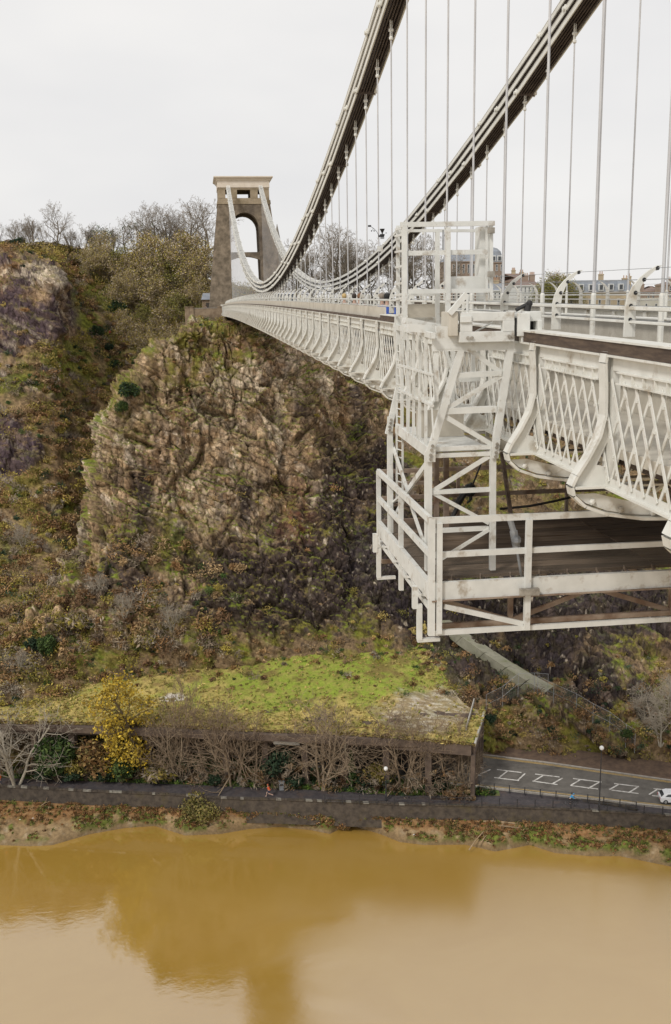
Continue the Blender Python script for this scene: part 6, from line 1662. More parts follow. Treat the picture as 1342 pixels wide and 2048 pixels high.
scatter('cliff_foot_scrub', P, w + 1e-12, 420, [(3, (.9, 2.2), 120, BROWN, (.18, .42), 2.8, .8), (3, (.9, 2.2), 120, TWIG, (.2, .55), 4.0, .85), (2, (.9, 2.0), 120, OLIVE, (.18, .40), 2.0, .8), (1, (.8, 1.6), 110, GREENS, (.15, .34), 1.4, .8)], 71)
# ivy and creepers hanging over the bank right of the shelter
w = inview(P)*(P[:, 2] < 14)*(P[:, 0] > XR-2)*1.0
scatter('roadside_creeper', P, w, 420, [(3, (.5, 1.3), 70, DGREENS + BROWN, (.14, .32), 1.6, .7), (2, (.5, 1.3), 70, BROWN, (.14, .34), 2.4, .7), (1.3, (.4, 1.2), 70, OLIVE, (.14, .32), 1.6, .7), (.8, (.4, 1.0), 70, GREENS, (.14, .3), 1.4, .6)], 63)
P = RG['p']; lu = RG['lush']
w = inview(P)*(1 - .95*RG['scree'])*sst(.2, 1.2, RG['t'])
scatter('rough_grass', P, w*(1-.6*lu), 5200, [(3, (.12, .34), 9, [(.46, .37, .15), (.42, .335, .13), (.34, .29, .105)], (.14, .34), 3.0, .9), (1.6, (.12, .30), 9, [(.26, .28, .07), (.32, .30, .09)], (.12, .30), 2.6, .9), (.06, (.2, .45), 16, BROWN, (.12, .30), 2.6, .8)], 64)
scatter('lush_weeds', P, w*(lu**2), 500, [(3, (.15, .34), 14, [(.21, .27, .055), (.25, .30, .065), (.17, .23, .05)], (.14, .30), 1.4, .7), (.15, (.3, .8), 24, RUSSET + BROWN, (.14, .32), 2.4, .7)], 65)
w = inview(P)*sst(12, 18, RG['t'])*sst(-.1, .3, fbm(P/4.0 + 8, 3) + .4*sst(-8, -25, P[:, 0]))
scatter('bramble_patch', P, w, 420, [(3, (.5, 1.2), 60, RUSSET + BROWN, (.14, .34), 2.4, .7), (1.4, (.5, 1.2), 60, TWIG, (.16, .4), 3.4, .8), (1.2, (.4, 1.0), 60, GREENS, (.13, .3), 1.4, .7)], 66)
# verge plants and weeds on the bank
xs_ = NR.uniform(X0, AZ(990, 1588, 4.7)[0], 6000); yv = at_s(PFAR, xs_) + .15 + (at_s(KN, xs_) - at_s(PFAR, xs_) - .3)*NR.rand(6000)**1.7
P = np.stack([xs_, yv, np.full(6000, 4.7)], 1)
scatter('verge_weeds', P, inview(P)*1.0 + 1e-9, 1300, [(4, (.25, .6), 34, [(.075, .125, .025), (.10, .155, .03), (.06, .095, .022)], (.14, .30), 1.3, .8), (1.6, (.4, .9), 40, DGREENS, (.14, .3), 1.4, .8), (.8, (.3, .7), 34, BROWN, (.14, .3), 2.4, .7)], 67)
xs_ = NR.uniform(X0, XR, 2500); P = np.stack([xs_, at_s(FRONT, xs_) - .12 + .3*NR.rand(2500), 12.42 + .15*NR.rand(2500)], 1)
scatter('roof_edge_grass', P, inview(P)*1.0 + 1e-9, 900, [(3, (.15, .42), 16, [(.30, .23, .09), (.22, .16, .07), (.36, .28, .11)], (.14, .32), 3.0, .8), (1.4, (.2, .5), 18, BROWN, (.14, .34), 3.2, .9), (.7, (.15, .4), 16, GREENS, (.12, .26), 1.6, .8)], 72)
xs_ = NR.uniform(X0, XR, 3000); P = np.stack([xs_ , at_s(FRONT, xs_) - NR.uniform(-.6, 1.2, 3000), 4.7 + 3.2*NR.rand(3000)**2], 1)
scatter('bramble_tangle', P, inview(P)*1.0 + 1e-9, 260, [(3, (.5, 1.1), 44, BROWN, (.16, .42), 3.6, .8), (2, (.5, 1.2), 44, TWIG, (.18, .5), 4.5, .8), (1, (.4, .9), 44, DGREENS, (.14, .3), 1.4, .8)], 68)
P = BK['p']; t_ = BK['t']
w = inview(P)*(np.clip(BK['grn'], 0, 1)*1.2 + .55*sst(.45, .7, t_)*sst(1.02, .95, t_) + .05*sst(.08, .2, t_))
scatter('bank_weeds', P, w, 3000, [(3, (.14, .42), 20, [(.115, .13, .03), (.15, .165, .04), (.09, .10, .028)], (.10, .24), 2.0, .6), (3.2, (.14, .45), 20, [(.22, .115, .05), (.27, .165, .08), (.17, .10, .05)], (.10, .28), 3.0, .5), (1.2, (.15, .4), 16, [(.30, .22, .12), (.35, .27, .16)], (.12, .3), 4.0, .4)], 69)
# ------------------------------------------------------------------ things along the path and road
MT['iron'] = pm('black_iron', (.018, .018, .020), (.035, .034, .036), 4, .6)
MT['lampglass'] = pm('white_lamp_globe', (.70, .70, .68), (.76, .76, .74), 2, .3)
MT['white'] = pm('white_car_paint', (.66, .67, .69), (.70, .71, .73), 1, .25, spec=.6)
MT['rubber'] = MT['black']
MT['red'] = pm('red_lens', (.35, .02, .02), (.4, .03, .03), 3, .3)
MT['wood_old'] = pm('weathered_wood', (.17, .13, .09), (.27, .21, .15), 3, .9, .3, .02)
MT['drift'] = pm('driftwood', (.24, .17, .10), (.36, .28, .19), 2.5, .9, .4, .03)
MT['plastic'] = pm('pale_rubbish', (.55, .54, .52), (.66, .65, .62), 3, .6)
def child(o, p): o.parent = p; o.matrix_parent_inverse = Matrix.Translation(p.location).inverted(); return o
def lamp_post(px, py, z, py_top, label):
    b = AZ(px, py, z); H = AY(px, py_top, b[1])[2] - z
    e = empty('street_lamp', b, label, 'street lamp', 'black lamp posts by the path')
    MB().lathe([(.16, 0), (.16, .9), (.09, 1.0), (.075, H*.6), (.055, H-.45)], n=8).build('post', MT['iron'], e)
    MB().lathe([(.10, H-.45), (.15, H-.36), (.10, H-.3)], n=8).build('collar', MT['iron'], e)
    MB().ball((0, 0, H-.02), .30, 10, 7).build('globe', MT['lampglass'], e, smooth=True)
lamp_post(1198, 1621, 4.6, 1496, 'black lamp post with a white globe beside the open road')
lamp_post(772, 1601, 4.55, 1537, 'shorter black lamp post with a white globe before the spreading bare trees')
# railings on the river wall
def railing(name, label, pts, h, step, mat, nrail=2, post_r=.035, group=None):
    e = empty(name, pts[0], label, 'railing', group)
    D = [0]
    for a, b in zip(pts[:-1], pts[1:]): D.append(D[-1] + np.linalg.norm(b-a))
    P = np.array(pts); L = D[-1]; n = int(L/step)
    q = np.array([[np.interp(t, D, P[:, k]) for k in range(3)] for t in np.linspace(0, L, n+1)])
    pm_ = MB().box((-post_r, -post_r, -.1), (post_r, post_r, h+.03)).mesh('post', mat)
    for c in q: o = link('post', pm_, e); o.location = c - q[0]
    for k in range(nrail):
        z = h*(1 - k*.45); mb = MB()
        for a, b in zip(q[:-1], q[1:]): mb.tube(a - q[0] + [0, 0, z], b - q[0] + [0, 0, z], .025, n=4, caps=False)
        mb.build('rail', mat, e)
railing('path_railing', 'dark iron railing on the river wall beside the path on the right', [AZ(x, np.interp(x, [640, 980, 1131, 1342, 1400], [1604, 1612, 1617, 1630, 1634]), 4.6) for x in (650, 760, 870, 980, 1131, 1342, 1400)], 1.1, 2.2, MT['iron'], 3, .05)
railing('road_railing', 'dark iron railing between the ramped path and the road', [AZ(x, y, 4.95) for x, y in ((958, 1577), (1060, 1590), (1160, 1601), (1225, 1610), (1272, 1618))], 1.0, 1.9, MT['iron'], 3, .05)
mb = MB(); pp = [AZ(x, y, 4.55) for x, y in ((958, 1577), (1060, 1591), (1160, 1603), (1225, 1612), (1275, 1622))]
rwl = empty('retaining_kerb', pp[0], 'low dark retaining wall between the ramped path and the road', 'wall')
for a, b in zip(pp[:-1], pp[1:]):
    mb.add([a, b, b+[0, .3, 0], a+[0, .3, 0], a+[0, 0, .42], b+[0, 0, .42], b+[0, .3, .42], a+[0, .3, .42]], [(4, 5, 6, 7), (0, 1, 5, 4), (2, 3, 7, 6), (0, 4, 7, 3), (1, 2, 6, 5)])
child(mb.build('wall', MT['riverwall']), rwl)
# litter bin, bench, mooring post
b = AZ(563, 1580, 4.5)
e = empty('litter_bin', b, 'grey litter bin with a dark mouth at the back of the path', 'litter bin')
mb = MB(); mb.prism([(-.30, .05), (.30, .05), (.38, 1.25), (-.38, 1.25)], 'y', -.3, .3); mb.build('bin', MT['grey_metal'], e, bevel=.03)
MB().box((-.2, -.35, .80), (.2, -.301, 1.02)).build('mouth', MT['black'], e); MB().box((-.42, -.34, 1.25), (.42, .34, 1.32)).build('lid', MT['grey_metal'], e)
b = AZ(521, 1574, 4.55)
e = empty('bench', b, 'weathered wooden bench at the back of the path near the litter bin', 'bench')
for k in range(3): MB().box((-.95, -.05+k*.15, .44), (.95, .07+k*.15, .48)).build('slat', MT['wood_old'], e)
for k in range(2): MB().box((-.95, .44, .60+k*.16), (.95, .47, .72+k*.16)).build('slat', MT['wood_old'], e)
for x in (-.8, .8): m_ = MB().box((x-.04, -.02, 0), (x+.04, .05, .44)); m_.box((x-.04, .40, 0), (x+.04, .475, .9)); m_.box((x-.04, .05, .38), (x+.04, .40, .438)); m_.build('leg', MT['iron'], e)
b = AZ(680, 1650, .3)
e = empty('mooring_post', b, 'black wooden mooring post standing in the notch of the muddy bank', 'post')
MB().lathe([(.26, -1.5), (.24, .6), (.22, 1.85), (.17, 1.95)], n=9).build('post', MT['iron'], e); MB().box((-.08, -.27, 1.25), (.08, -.20, 1.55)).build('plate', MT['plastic'], e)
# driftwood and rubbish left by the tide
for i, (x0_, y0_, x1_, y1_, z0_, z1_, r_, lab) in enumerate([(955, 1643, 1032, 1647, 2.3, 2.3, .13, 'long pale driftwood log below the river wall'), (968, 1652, 1048, 1657, 2.0, 1.9, .16, 'dark heavy driftwood log lowest in the pile'),
     (985, 1636, 1010, 1650, 2.7, 2.1, .07, 'thin driftwood branch slanting across the log pile'), (938, 1700, 968, 1662, .5, 1.8, .09, 'bent pale branch reaching down to the water left of the log pile'), (958, 1690, 985, 1660, .7, 1.8, .07, 'second pale branch slanting to the water under the log pile'),
     (82, 1612, 100, 1603, 2.3, 2.6, .10, 'short driftwood log on the weedy bank at far left'), (238, 1611, 264, 1610, 2.5, 2.5, .09, 'straight driftwood pole on the bank left of the willow'), (836, 1643, 860, 1637, 2.0, 2.3, .06, 'thin pale stick on the bank below the iron railing')]):
    a, c = AZ(x0_, y0_, z0_), AZ(x1_, y1_, z1_); e = empty('driftwood', a, lab, 'driftwood', 'driftwood on the bank')
    T = TM(); m1 = (c-a)*.45 + np.array([0, .1, .12]); T.tube([np.zeros(3), m1, c-a], [r_, r_*.9, r_*.6], 7, np.array([.30, .22, .14])*rng.uniform(.7, 1.2))
    T.tube([m1, m1 + np.array([rng.uniform(-.5, .5), rng.uniform(-.3, .3), .7])], [r_*.5, r_*.2], 5, np.array([.28, .2, .13]))
    link('log', T.mesh('log', MT['bark']), e)
mb = MB(); R = np.random.RandomState(3)
for x, y, s_ in [(972, 1636, .5), (986, 1634, .6), (998, 1636, .35), (1030, 1637, .35), (1054, 1636, .4), (1126, 1645, .9), (1138, 1644, .6), (1058, 1645, .25), (40, 1640, .25), (66, 1637, .25), (800, 1634, .3), (790, 1633, .2), (1090, 1680, .25), (1185, 1681, .25), (1245, 1644, .25), (828, 1670, .25)]:
    q = AZ(x, y, 2.4 if y < 1660 else 1.2); s_ *= .5
    mb.ball((q[0], q[1], q[2]+.06), s_, 6, 4, (1.0, .7, .35))
tag(mb.build('rubbish', MT['plastic']), kind='stuff')

# pale ramp, and the netting fence below it
MT['ramp'] = pm('weathered_ramp', (.225, .215, .155), (.32, .305, .23), 1.2, .9, .3, .03, dirt=(.15, .16, .07), dscale=.6, d0=.5, d1=.7)
def hit_front(px, py):
    best = None
    for src in (CL['p'],):
        v_ = src - EYE; z_ = v_@FW
        ex = W_PX/2 + F_PX*(v_@RT)/z_ - px; ey = H_PX/2 - F_PX*(v_@UP)/z_ - py
        m_ = (np.abs(ex) < 7) & (np.abs(ey) < 7) & (z_ > 20)
        if m_.any():
            j = np.where(m_)[0][np.argmin(z_[m_])]
            if best is None or z_[j] < best[0]: best = (z_[j], src[j])
    return None if best is None else best[1]
rp = [hit_front(x, y) for x, y in ((880, 1240), (925, 1275), (970, 1305), (1010, 1332), (1060, 1362), (1085, 1376))]
rp = [q for q in rp if q is not None]
if len(rp) > 2:
    e = empty('rock_ramp', rp[0], 'pale weathered ramp slanting down the rocky slope right of the gantry', 'ramp')
    rp = np.array(rp); t_ = np.linspace(0, 1, len(rp)); A_ = np.array([np.polyval(np.polyfit(t_, rp[:, k], 2), t_) for k in range(3)]).T
    mb = MB()
    for i in range(len(A_)-1):
        a, c = A_[i], A_[i+1]; w_ = 1.05
        n_ = np.array([.35, -.62, .70]); dn = unit(c-a); sd_ = unit(np.cross(n_, dn))*w_; up_ = n_*1.0
        mb.add([a-sd_+up_, c-sd_+up_, c+sd_+up_, a+sd_+up_, a-sd_-up_, c-sd_-up_, c+sd_-up_, a+sd_-up_], [(0, 1, 2, 3), (0, 4, 5, 1), (2, 6, 7, 3), (0, 3, 7, 4), (1, 5, 6, 2)])
        if i % 1 == 0:
            pass
    child(mb.build('slab', MT['ramp']), e)
def net_fence(label, pts, h):
    P = [hit_front(*q) for q in pts]; P = [q for q in P if q is not None]
    if len(P) < 2: return
    e = empty('netting_fence', P[0], label, 'fence', 'rockfall netting fences')
    for q in P: child(MB().tube(q - [0, 0, .5], q + [0, 0, h], .035, n=5).build('fence_post', MT['grey_metal']), e)
    mb = MB()
    for a, c in zip(P[:-1], P[1:]): mb.add([a + [0, 0, .05], c + [0, 0, .05], c + [0, 0, h], a + [0, 0, h]], [(0, 1, 2, 3)])
    child(mb.build('netting', MT['net']), e)
    mb = MB()
    for a, c in zip(P[:-1], P[1:]): mb.tube(a + [0, 0, h], c + [0, 0, h], .02, n=4); mb.tube(a + [0, 0, h*.5], c + [0, 0, h*.5], .015, n=4)
    child(mb.build('wire', MT['grey_metal']), e)
net_fence('grey netting fence stepping down the slope right of the pale ramp', [(1075, 1385), (1112, 1400), (1146, 1420), (1180, 1440), (1212, 1458), (1245, 1482), (1276, 1500)], 3.0)
net_fence('grey netting fence across the slope behind the shelter end', [(972, 1425), (1000, 1408), (1031, 1392), (1066, 1382), (1090, 1384)], 3.2)
for (xa, ya, xb, yb) in ((932, 1462, 948, 1405),):
    a, c = AZ(xa, ya, 12.6), AZ(xb, yb, 12.7); e = empty('pale_rail', a, 'short pale rail along the edge of the scree on the shelter roof', 'rail')
    child(MB().bar(a + [0, 0, .35], c + [0, 0, .35], .12, .5).build('rail', MT['conc_pale']), e)
    for f in (0, .5, 1): q = a + (c-a)*f; child(MB().box((q[0]-.06, q[1]-.06, q[2]-.1), (q[0]+.06, q[1]+.06, q[2]+.62)).build('post', MT['conc_pale']), e)

# ------------------------------------------------------------------ people
def skin_mesh(name, verts, edges, rad, mat, root=0, sub=1):
    me = bpy.data.meshes.new(name); me.from_pydata([tuple(v) for v in verts], edges, []); me.materials.append(mat)
    o = link(name, me); sk = o.modifiers.new('skin', 'SKIN'); sk.use_smooth_shade = True
    for i, r_ in enumerate(rad):
        d = me.skin_vertices[0].data[i]; d.radius = (r_[0], r_[1]) if isinstance(r_, tuple) else (r_, r_); d.use_root = (i == root)
    sd_ = o.modifiers.new('sub', 'SUBSURF'); sd_.levels = sub; sd_.render_levels = sub
    return o
SKIN = pm('skin', (.42, .27, .20), (.50, .33, .25), 4, .6)
_cl = {}
def cloth(c):
    if c not in _cl: _cl[c] = pm('cloth', tuple(x*.88 for x in c), tuple(min(1, x*1.1) for x in c), 8, .85)
    return _cl[c]
def person(loc, face, label, top, legs, shoes=(.05, .05, .05), hair=(.06, .04, .03), pose='walk', bare_legs=False, scale=1.0, hat=None, group=None, seat=None):
    e = empty('person', loc, label, 'person', group, face); e.scale = (scale,)*3
    # x = right, y = forward
    if pose == 'run':   ft = [(.09, .34, .10), (-.09, -.52, .38)]; kn = [(.10, .28, .54), (-.10, .02, .50)]; hd = [(.20, .26, 1.16), (-.26, -.12, 1.02)]; el = [(.25, -.12, 1.12), (-.24, -.22, 1.12)]; ln = .10
    elif pose == 'ride': ft = [(.10, .02, .22), (-.10, .12, .42)]; kn = [(.11, .24, .62), (-.11, .34, .76)]; hd = [(.22, .62, 1.02), (-.22, .62, 1.02)]; el = [(.26, .40, 1.06), (-.26, .40, 1.06)]; ln = .42
    else:               ft = [(.09, .20, .07), (-.09, -.22, .10)]; kn = [(.095, .12, .50), (-.095, -.04, .50)]; hd = [(.26, .10, .82), (-.26, -.02, .80)]; el = [(.25, -.04, 1.10), (-.25, -.08, 1.10)]; ln = .02
    hipz = .95
    ch = (0, ln*.75, 1.28 - ln*.25); nk = (0, ln*1.0, 1.50 - ln*.45); hdp = (0, ln*1.12 + .02, 1.66 - ln*.5)
    V = [(0, 0, hipz), (0, ln*.35, 1.10 - ln*.08), ch, nk, hdp, (0, hdp[1]+.01, hdp[2]+.10)]; Rr = [(.15, .11), (.135, .10), (.165, .11), .055, (.075, .09), (.06, .075)]
    Ed = [(0, 1), (1, 2), (2, 3), (3, 4), (4, 5)]
    for s_, k in ((1, 0), (-1, 1)):
        b_ = len(V)
        V += [(s_*.10, 0, hipz-.08), kn[k], ft[k], (ft[k][0], ft[k][1]+.16, ft[k][2]-.035)]; Rr += [.085, .058, .042, .035]; Ed += [(0, b_), (b_, b_+1), (b_+1, b_+2), (b_+2, b_+3)]
        b_ = len(V); sh_ = (s_*.19, ch[1], ch[2]+.14)
        V += [sh_, el[k], hd[k], tuple(np.array(hd[k]) + np.array([0, .06, -.06 if pose == 'walk' else .0]))]; Rr += [.055, .042, .032, .035]; Ed += [(2, b_), (b_, b_+1), (b_+1, b_+2), (b_+2, b_+3)]
    o = skin_mesh('body', V, Ed, Rr, SKIN); o.parent = e
    # clothing shells follow the same joints
    def shell(nm, vs, es, rs, c, root=0): o = skin_mesh(nm, vs, es, rs, cloth(c), root); o.parent = e; return o
    tv = [(0, 0, hipz-.02), (0, ln*.35, 1.10 - ln*.08), ch, (0, nk[1]-.01, nk[2]-.06)]; te = [(0, 1), (1, 2), (2, 3)]; tr_ = [(.165, .125), (.155, .12), (.185, .13), .075]
    for s_, k in ((1, 0), (-1, 1)):
        b_ = len(tv); sh_ = (s_*.195, ch[1], ch[2]+.14); tv += [sh_, el[k], tuple(np.array(el[k])*.15 + np.array(hd[k])*.85)]; tr_ += [.072, .056, .046]; te += [(2, b_), (b_, b_+1), (b_+1, b_+2)]
    shell('jacket', tv, te, tr_, top)
    pv = [(0, 0, hipz+.02)]; pr = [(.165, .12)]; pe = []
    for s_, k in ((1, 0), (-1, 1)):
        b_ = len(pv); end = tuple(np.array(kn[k])*.75 + np.array([s_*.1, 0, hipz-.08])*.25) if bare_legs else tuple(np.array(ft[k])*.88 + np.array(kn[k])*.12)
        pv += [(s_*.10, 0, hipz-.08)]; pr += [.10]; pe += [(0, b_)]
        if not bare_legs: pv += [kn[k]]; pr += [.072]; pe += [(b_, b_+1)]; pv += [end]; pr += [.058]; pe += [(b_+1, b_+2)]
        else: pv += [end]; pr += [.085]; pe += [(b_, b_+1)]
    shell('shorts' if bare_legs else 'trousers', pv, pe, pr, legs)
    for k in (0, 1):
        f = ft[k]; o = skin_mesh('shoe', [(f[0], f[1]-.05, f[2]-.02), (f[0], f[1]+.17, f[2]-.045)], [(0, 1)], [(.05, .045), (.045, .032)], cloth(shoes)); o.parent = e
    mb = MB().ball((hdp[0], hdp[1]-.018, hdp[2]+.055), .108, 10, 7, (.9, 1.05, 1.1)); o = mb.build('hat' if hat else 'hair', cloth(hat or hair), e, smooth=True)
    return e
fwd = unit(np.array([1, -.23, 0])); riv_rot = math.atan2(fwd[1], fwd[0]) - PI/2
person(AZ(538, 1594, 4.5), riv_rot + PI, 'runner in an orange top and dark shorts on the riverside path', (.62, .10, .03), (.03, .04, .09), (.55, .4, .35), (.35, .10, .04), 'run', True, 1.08)
person(AZ(2, 1570, 4.5), riv_rot, 'person in an orange jacket on the path at the far left edge', (.65, .16, .03), (.04, .04, .05), scale=1.05)
cy = AZ(1139, 1610, 4.62)
person(cy, riv_rot, 'cyclist in a bright blue jacket riding the ramped path', (.03, .26, .50), (.03, .03, .035), pose='ride', hat=(.05, .2, .35), scale=1.05)
bk = empty('bicycle', cy, 'dark bicycle under the cyclist in the blue jacket', 'bicycle', None, riv_rot); bk.scale = (1.05,)*3
def ring(mb, c, R_, r_, n=16):
    pts = [(c[0], c[1] + R_*math.cos(2*PI*k/n), c[2] + R_*math.sin(2*PI*k/n)) for k in range(n)]
    for k in range(n): mb.tube(pts[k], pts[(k+1) % n], r_, n=5, caps=False)
    return mb
for y in (-.42, .62):
    w_ = ring(MB(), (0, y, .34), .32, .022).build('wheel', MT['black'], bk); mb = MB()
    for k in range(6): mb.tube((0, y, .34), (0, y+.31*math.cos(k*PI/3), .34+.31*math.sin(k*PI/3)), .005, n=3)
    mb.build('spokes', MT['grey_metal'], w_)
mb = MB(); 
for a, c in (((0, -.42, .34), (0, .02, .30)), ((0, .02, .30), (0, -.12, .82)), ((0, -.12, .82), (0, -.42, .34)), ((0, -.10, .78), (0, .50, .84)), ((0, .02, .30), (0, .50, .80)), ((0, .48, .95), (0, .62, .34))): mb.tube(a, c, .022, n=6)
mb.build('frame', MT['iron'], bk); MB().box((-.07, -.26, .84), (.07, .02, .89)).build('saddle', MT['black'], bk, bevel=.02)
MB().tube((-.24, .58, 1.0), (.24, .58, 1.0), .018).build('handlebar', MT['iron'], bk)
# people on the footway
FZ = lambda Y: cap(Y) - 1.06
pl_ = [(683, 33.5, (.36, .27, .16), (.05, .05, .06), (.50, .36, .16), 'blonde person in a tan coat walking on the footway', 5.75), (703, 32.3, (.03, .025, .025), (.04, .04, .05), (.04, .03, .025), 'person in a black coat on the footway left of the curved post', 5.8),
       (714, 31.2, (.17, .05, .05), (.05, .04, .04), (.20, .10, .05), 'person in a dark red coat behind the curved fence post', 5.6), (759, 29.2, (.04, .10, .40), (.05, .05, .07), (.24, .20, .16), 'left person of the pair in blue jackets on the footway', 5.6), (769, 28.2, (.03, .10, .46), (.04, .04, .05), (.02, .02, .02), 'dark haired right person of the pair in blue jackets', 5.6),
       (778, 27.4, (.04, .03, .03), (.03, .03, .03), (.03, .02, .02), 'person in dark clothes beside the ladder cage', 5.75)]
for px, Y, tc_, lc_, hc_, lab, X_ in pl_:
    Y = X_*1991.0/(px - 397.0); person((X_, Y, FZ(Y)), rng.choice([0, PI]), lab, tc_, lc_, hair=hc_, group='people on the bridge footway', scale=.98)
for px, Y, c_, lab in [(52, 256, (.5, .5, .5), 'far walker in pale clothes on the hilltop at far left'), (89, 255, (.35, .30, .22), 'left walker of the hilltop pair'), (97, 255, (.55, .5, .4), 'right walker of the hilltop pair in a pale coat'), (144, 254, (.55, .10, .15), 'walker in a pink coat on the hilltop path'), (211, 240, (.4, .06, .05), 'walker in red on the gully path')]:
    person(base_at(px, 520, Y), rng.uniform(0, 6), lab, c_, (.05, .05, .06), scale=1.0)
person((AY(412, 612, 197)[0], 196.2, AY(412, 620, 196)[2]-1.0), 0, 'person in dark clothes on the terrace beside the tower', (.05, .045, .05), (.03, .03, .03), scale=1.05)

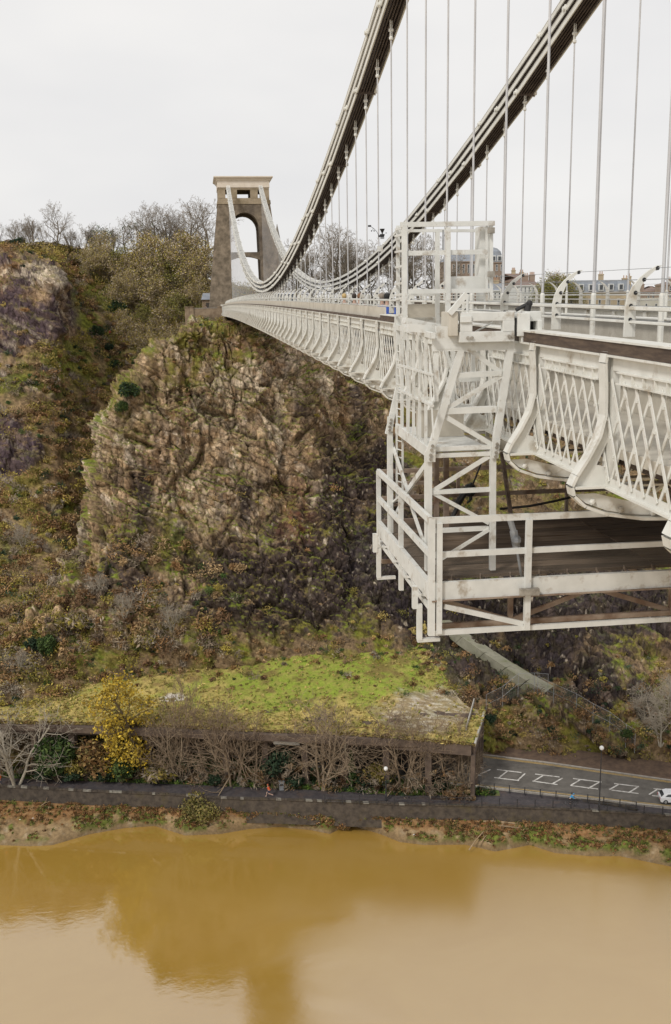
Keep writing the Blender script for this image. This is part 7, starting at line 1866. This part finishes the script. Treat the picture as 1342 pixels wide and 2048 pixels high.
# ------------------------------------------------------------------ vehicles
def car(name, loc, rz, label, L=4.1, Wd_=1.75, Hh=1.48, van=False):
    e = empty(name, loc, label, 'van' if van else 'car', None, rz)
    h2 = L/2; z0 = .22
    if van: low = [(-h2, .35), (-h2+.05, 1.05), (-h2+.55, 1.15), (-h2+1.25, Hh), (h2-.1, Hh), (h2, 1.0), (h2, .35), (h2-.1, z0), (-h2+.1, z0)]
    else: low = [(-h2, .42), (-h2+.06, .70), (-h2+.28, .86), (-h2+.95, .96), (h2-.42, .98), (h2-.05, .92), (h2, .60), (h2-.08, .30), (h2-.2, z0), (-h2+.18, z0)]
    mb = MB(); n = len(low); vs = []
    for s_, k_ in ((-1, .88), (-1, 1.0), (1, 1.0), (1, .88)):
        for y, z in low: vs.append((s_*Wd_/2*(1.0 if k_ == 1 else .97) + (0 if k_ == 1 else 0), y*(1 if k_ == 1 else .985), z if k_ == 1 else z0 + (z-z0)*.985))
    mb = MB(); mb.prism(low, 'x', -Wd_/2, Wd_/2); mb.build('body', MT['white'], e, bevel=.07)
    if not van:
        cab = [(-h2+.85, .94), (-h2+1.55, Hh-.06), (-h2+1.9, Hh), (h2-1.0, Hh-.02), (h2-.55, Hh-.14), (h2-.15, .96)]
        mb = MB(); vs = [(-Wd_/2*(.97 if z < 1 else .80), y, z) for y, z in cab] + [(Wd_/2*(.97 if z < 1 else .80), y, z) for y, z in cab]; k = len(cab)
        mb.add(vs, [tuple(range(k)), tuple(reversed(range(k, 2*k)))] + [(i, (i+1) % k, k+(i+1) % k, k+i) for i in range(k)]); mb.build('cabin', MT['white'], e, bevel=.04)
        for s_ in (-1, 1):
            xx = lambda z: s_*(Wd_/2*(.97 - .17*(z-.95)/(Hh-.95)) + .012)
            g = [(-h2+1.12, 1.0), (-h2+1.62, Hh-.13), (-h2+2.15, Hh-.11), (-h2+2.15, 1.0)]; MB().add([(xx(z), y, z) for y, z in g], [(0, 1, 2, 3)]).build('side_window', MT['glass'], e)
            g = [(-h2+2.25, 1.0), (-h2+2.25, Hh-.11), (h2-1.0, Hh-.15), (h2-.62, 1.02)]; MB().add([(xx(z), y, z) for y, z in g], [(0, 1, 2, 3)]).build('side_window', MT['glass'], e)
        MB().add([(-Wd_*.45, -h2+.90, .99), (Wd_*.45, -h2+.90, .99), (Wd_*.37, -h2+1.5, Hh-.10), (-Wd_*.37, -h2+1.5, Hh-.10)], [(0, 1, 2, 3)]).build('windscreen', MT['glass'], e).location = (0, -.03, .02)
        MB().add([(-Wd_*.44, h2-.20, 1.0), (Wd_*.44, h2-.20, 1.0), (Wd_*.37, h2-.54, Hh-.17), (-Wd_*.37, h2-.54, Hh-.17)], [(0, 1, 2, 3)]).build('rear_window', MT['glass'], e).location = (0, .03, .01)
    else:
        for s_ in (-1, 1):
            for y0, y1 in ((-h2+.75, -h2+1.5), (-h2+1.65, -h2+2.9), (-h2+3.05, h2-.3)): MB().box((min(s_*Wd_/2, s_*(Wd_/2+.012)), y0, 1.15), (max(s_*Wd_/2, s_*(Wd_/2+.012)), y1, Hh-.28)).build('side_window', MT['glass'], e)
        MB().add([(-Wd_*.44, -h2+.60, 1.2), (Wd_*.44, -h2+.60, 1.2), (Wd_*.42, -h2+1.15, Hh-.1), (-Wd_*.42, -h2+1.15, Hh-.1)], [(0, 1, 2, 3)]).build('windscreen', MT['glass'], e).location = (0, -.04, .0)
        MB().box((-Wd_*.42, h2-.02, 1.15), (Wd_*.42, h2+.012, Hh-.3)).build('rear_window', MT['glass'], e)
    for x in (-1, 1):
        for y in (-h2+.78, h2-.72):
            a = (x*(Wd_/2-.19), y, .31); b_ = (x*(Wd_/2+.02), y, .31)
            w_ = empty('wheel', (0, 0, 0)); w_.parent = e
            MB().tube(a, b_, .31, n=14).build('tyre', MT['black'], w_); MB().tube(b_, (b_[0]+x*.012, y, .31), .19, n=10).build('rim', MT['grey_metal'], w_)
    for x in (-1, 1):
        MB().ball((x*Wd_*.37, -h2+.10, .68), .13, 8, 5, (1.2, .6, .7)).build('headlight', MT['lampglass'], e); MB().box((x*Wd_*.38-.13, h2-.03, .62), (x*Wd_*.38+.13, h2+.015, .86)).build('tail_light', MT['red'], e)
        MB().ball((x*(Wd_/2+.08), -h2+1.15, 1.02), .09, 7, 5, (1, .7, .8)).build('wing_mirror', MT['white'], e)
    return e
cq = AZ(1328, 1607, 5.01)
car('parked_car', (cq[0]+1.6, cq[1]+.3, 5.01), math.atan2(fwd[1], fwd[0]) + PI/2, 'small white hatchback just entering the road at the right edge')
vY = 104; vq = AY(570, 600, vY); car('passenger_van', (vq[0], vY, cap(vY)-1.05), 0.0, 'white windowed van far along the bridge deck', 5.2, 2.0, 2.15, True)

# ------------------------------------------------------------------ weather instruments clamped to a rod
wq = AY(741, 500, 16.0 + PAN*8); wY = 16.0 + PAN*8
ws = empty('weather_station', (6.43, wY, AY(741, 470, wY)[2]), 'weather instruments with a black funnel clamped high on a suspension rod', 'weather station')
ws.scale = (.62, .62, .62)
MB().box((-.03, -.12, -.12), (.30, -.03, -.02)).build('bracket', MT['iron'], ws); MB().lathe([(.03, .02), (.035, .10), (.145, .31), (.15, .33)], c=(.20, -.08, 0), n=12).build('rain_funnel', MT['black'], ws)
MB().box((.08, -.17, -.05), (.32, .0, .04)).build('sensor', MT['iron'], ws); MB().box((.10, -.16, -.22), (.30, -.02, -.13)).build('junction_box', MT['grey_metal'], ws)
mb = MB(); ap = [(-.02, -.08, .0), (-.12, -.08, .18), (-.30, -.08, .36), (-.52, -.08, .50)]
for i in range(3): mb.tube(ap[i], ap[i+1], .014)
mb.build('arm', MT['iron'], ws); MB().box((-.62, -.10, .44), (-.44, -.06, .54)).build('wind_vane', MT['iron'], ws)
mb = MB(); mb.tube((-.34, -.08, .36), (-.34, -.08, .24), .012)
mb.build('cup_arm', MT['iron'], ws)
for x in (-.42, -.27): MB().ball((x, -.08, .22), .04, 7, 5).build('cup', MT['iron'], ws)
MB().ball((.42, -.08, .10), .035, 7, 5).build('sensor_ball', MT['iron'], ws)
MB().box((-.10, -.14, -.92), (.22, -.04, -.62)).build('white_box', MT['gpaint'], ws)
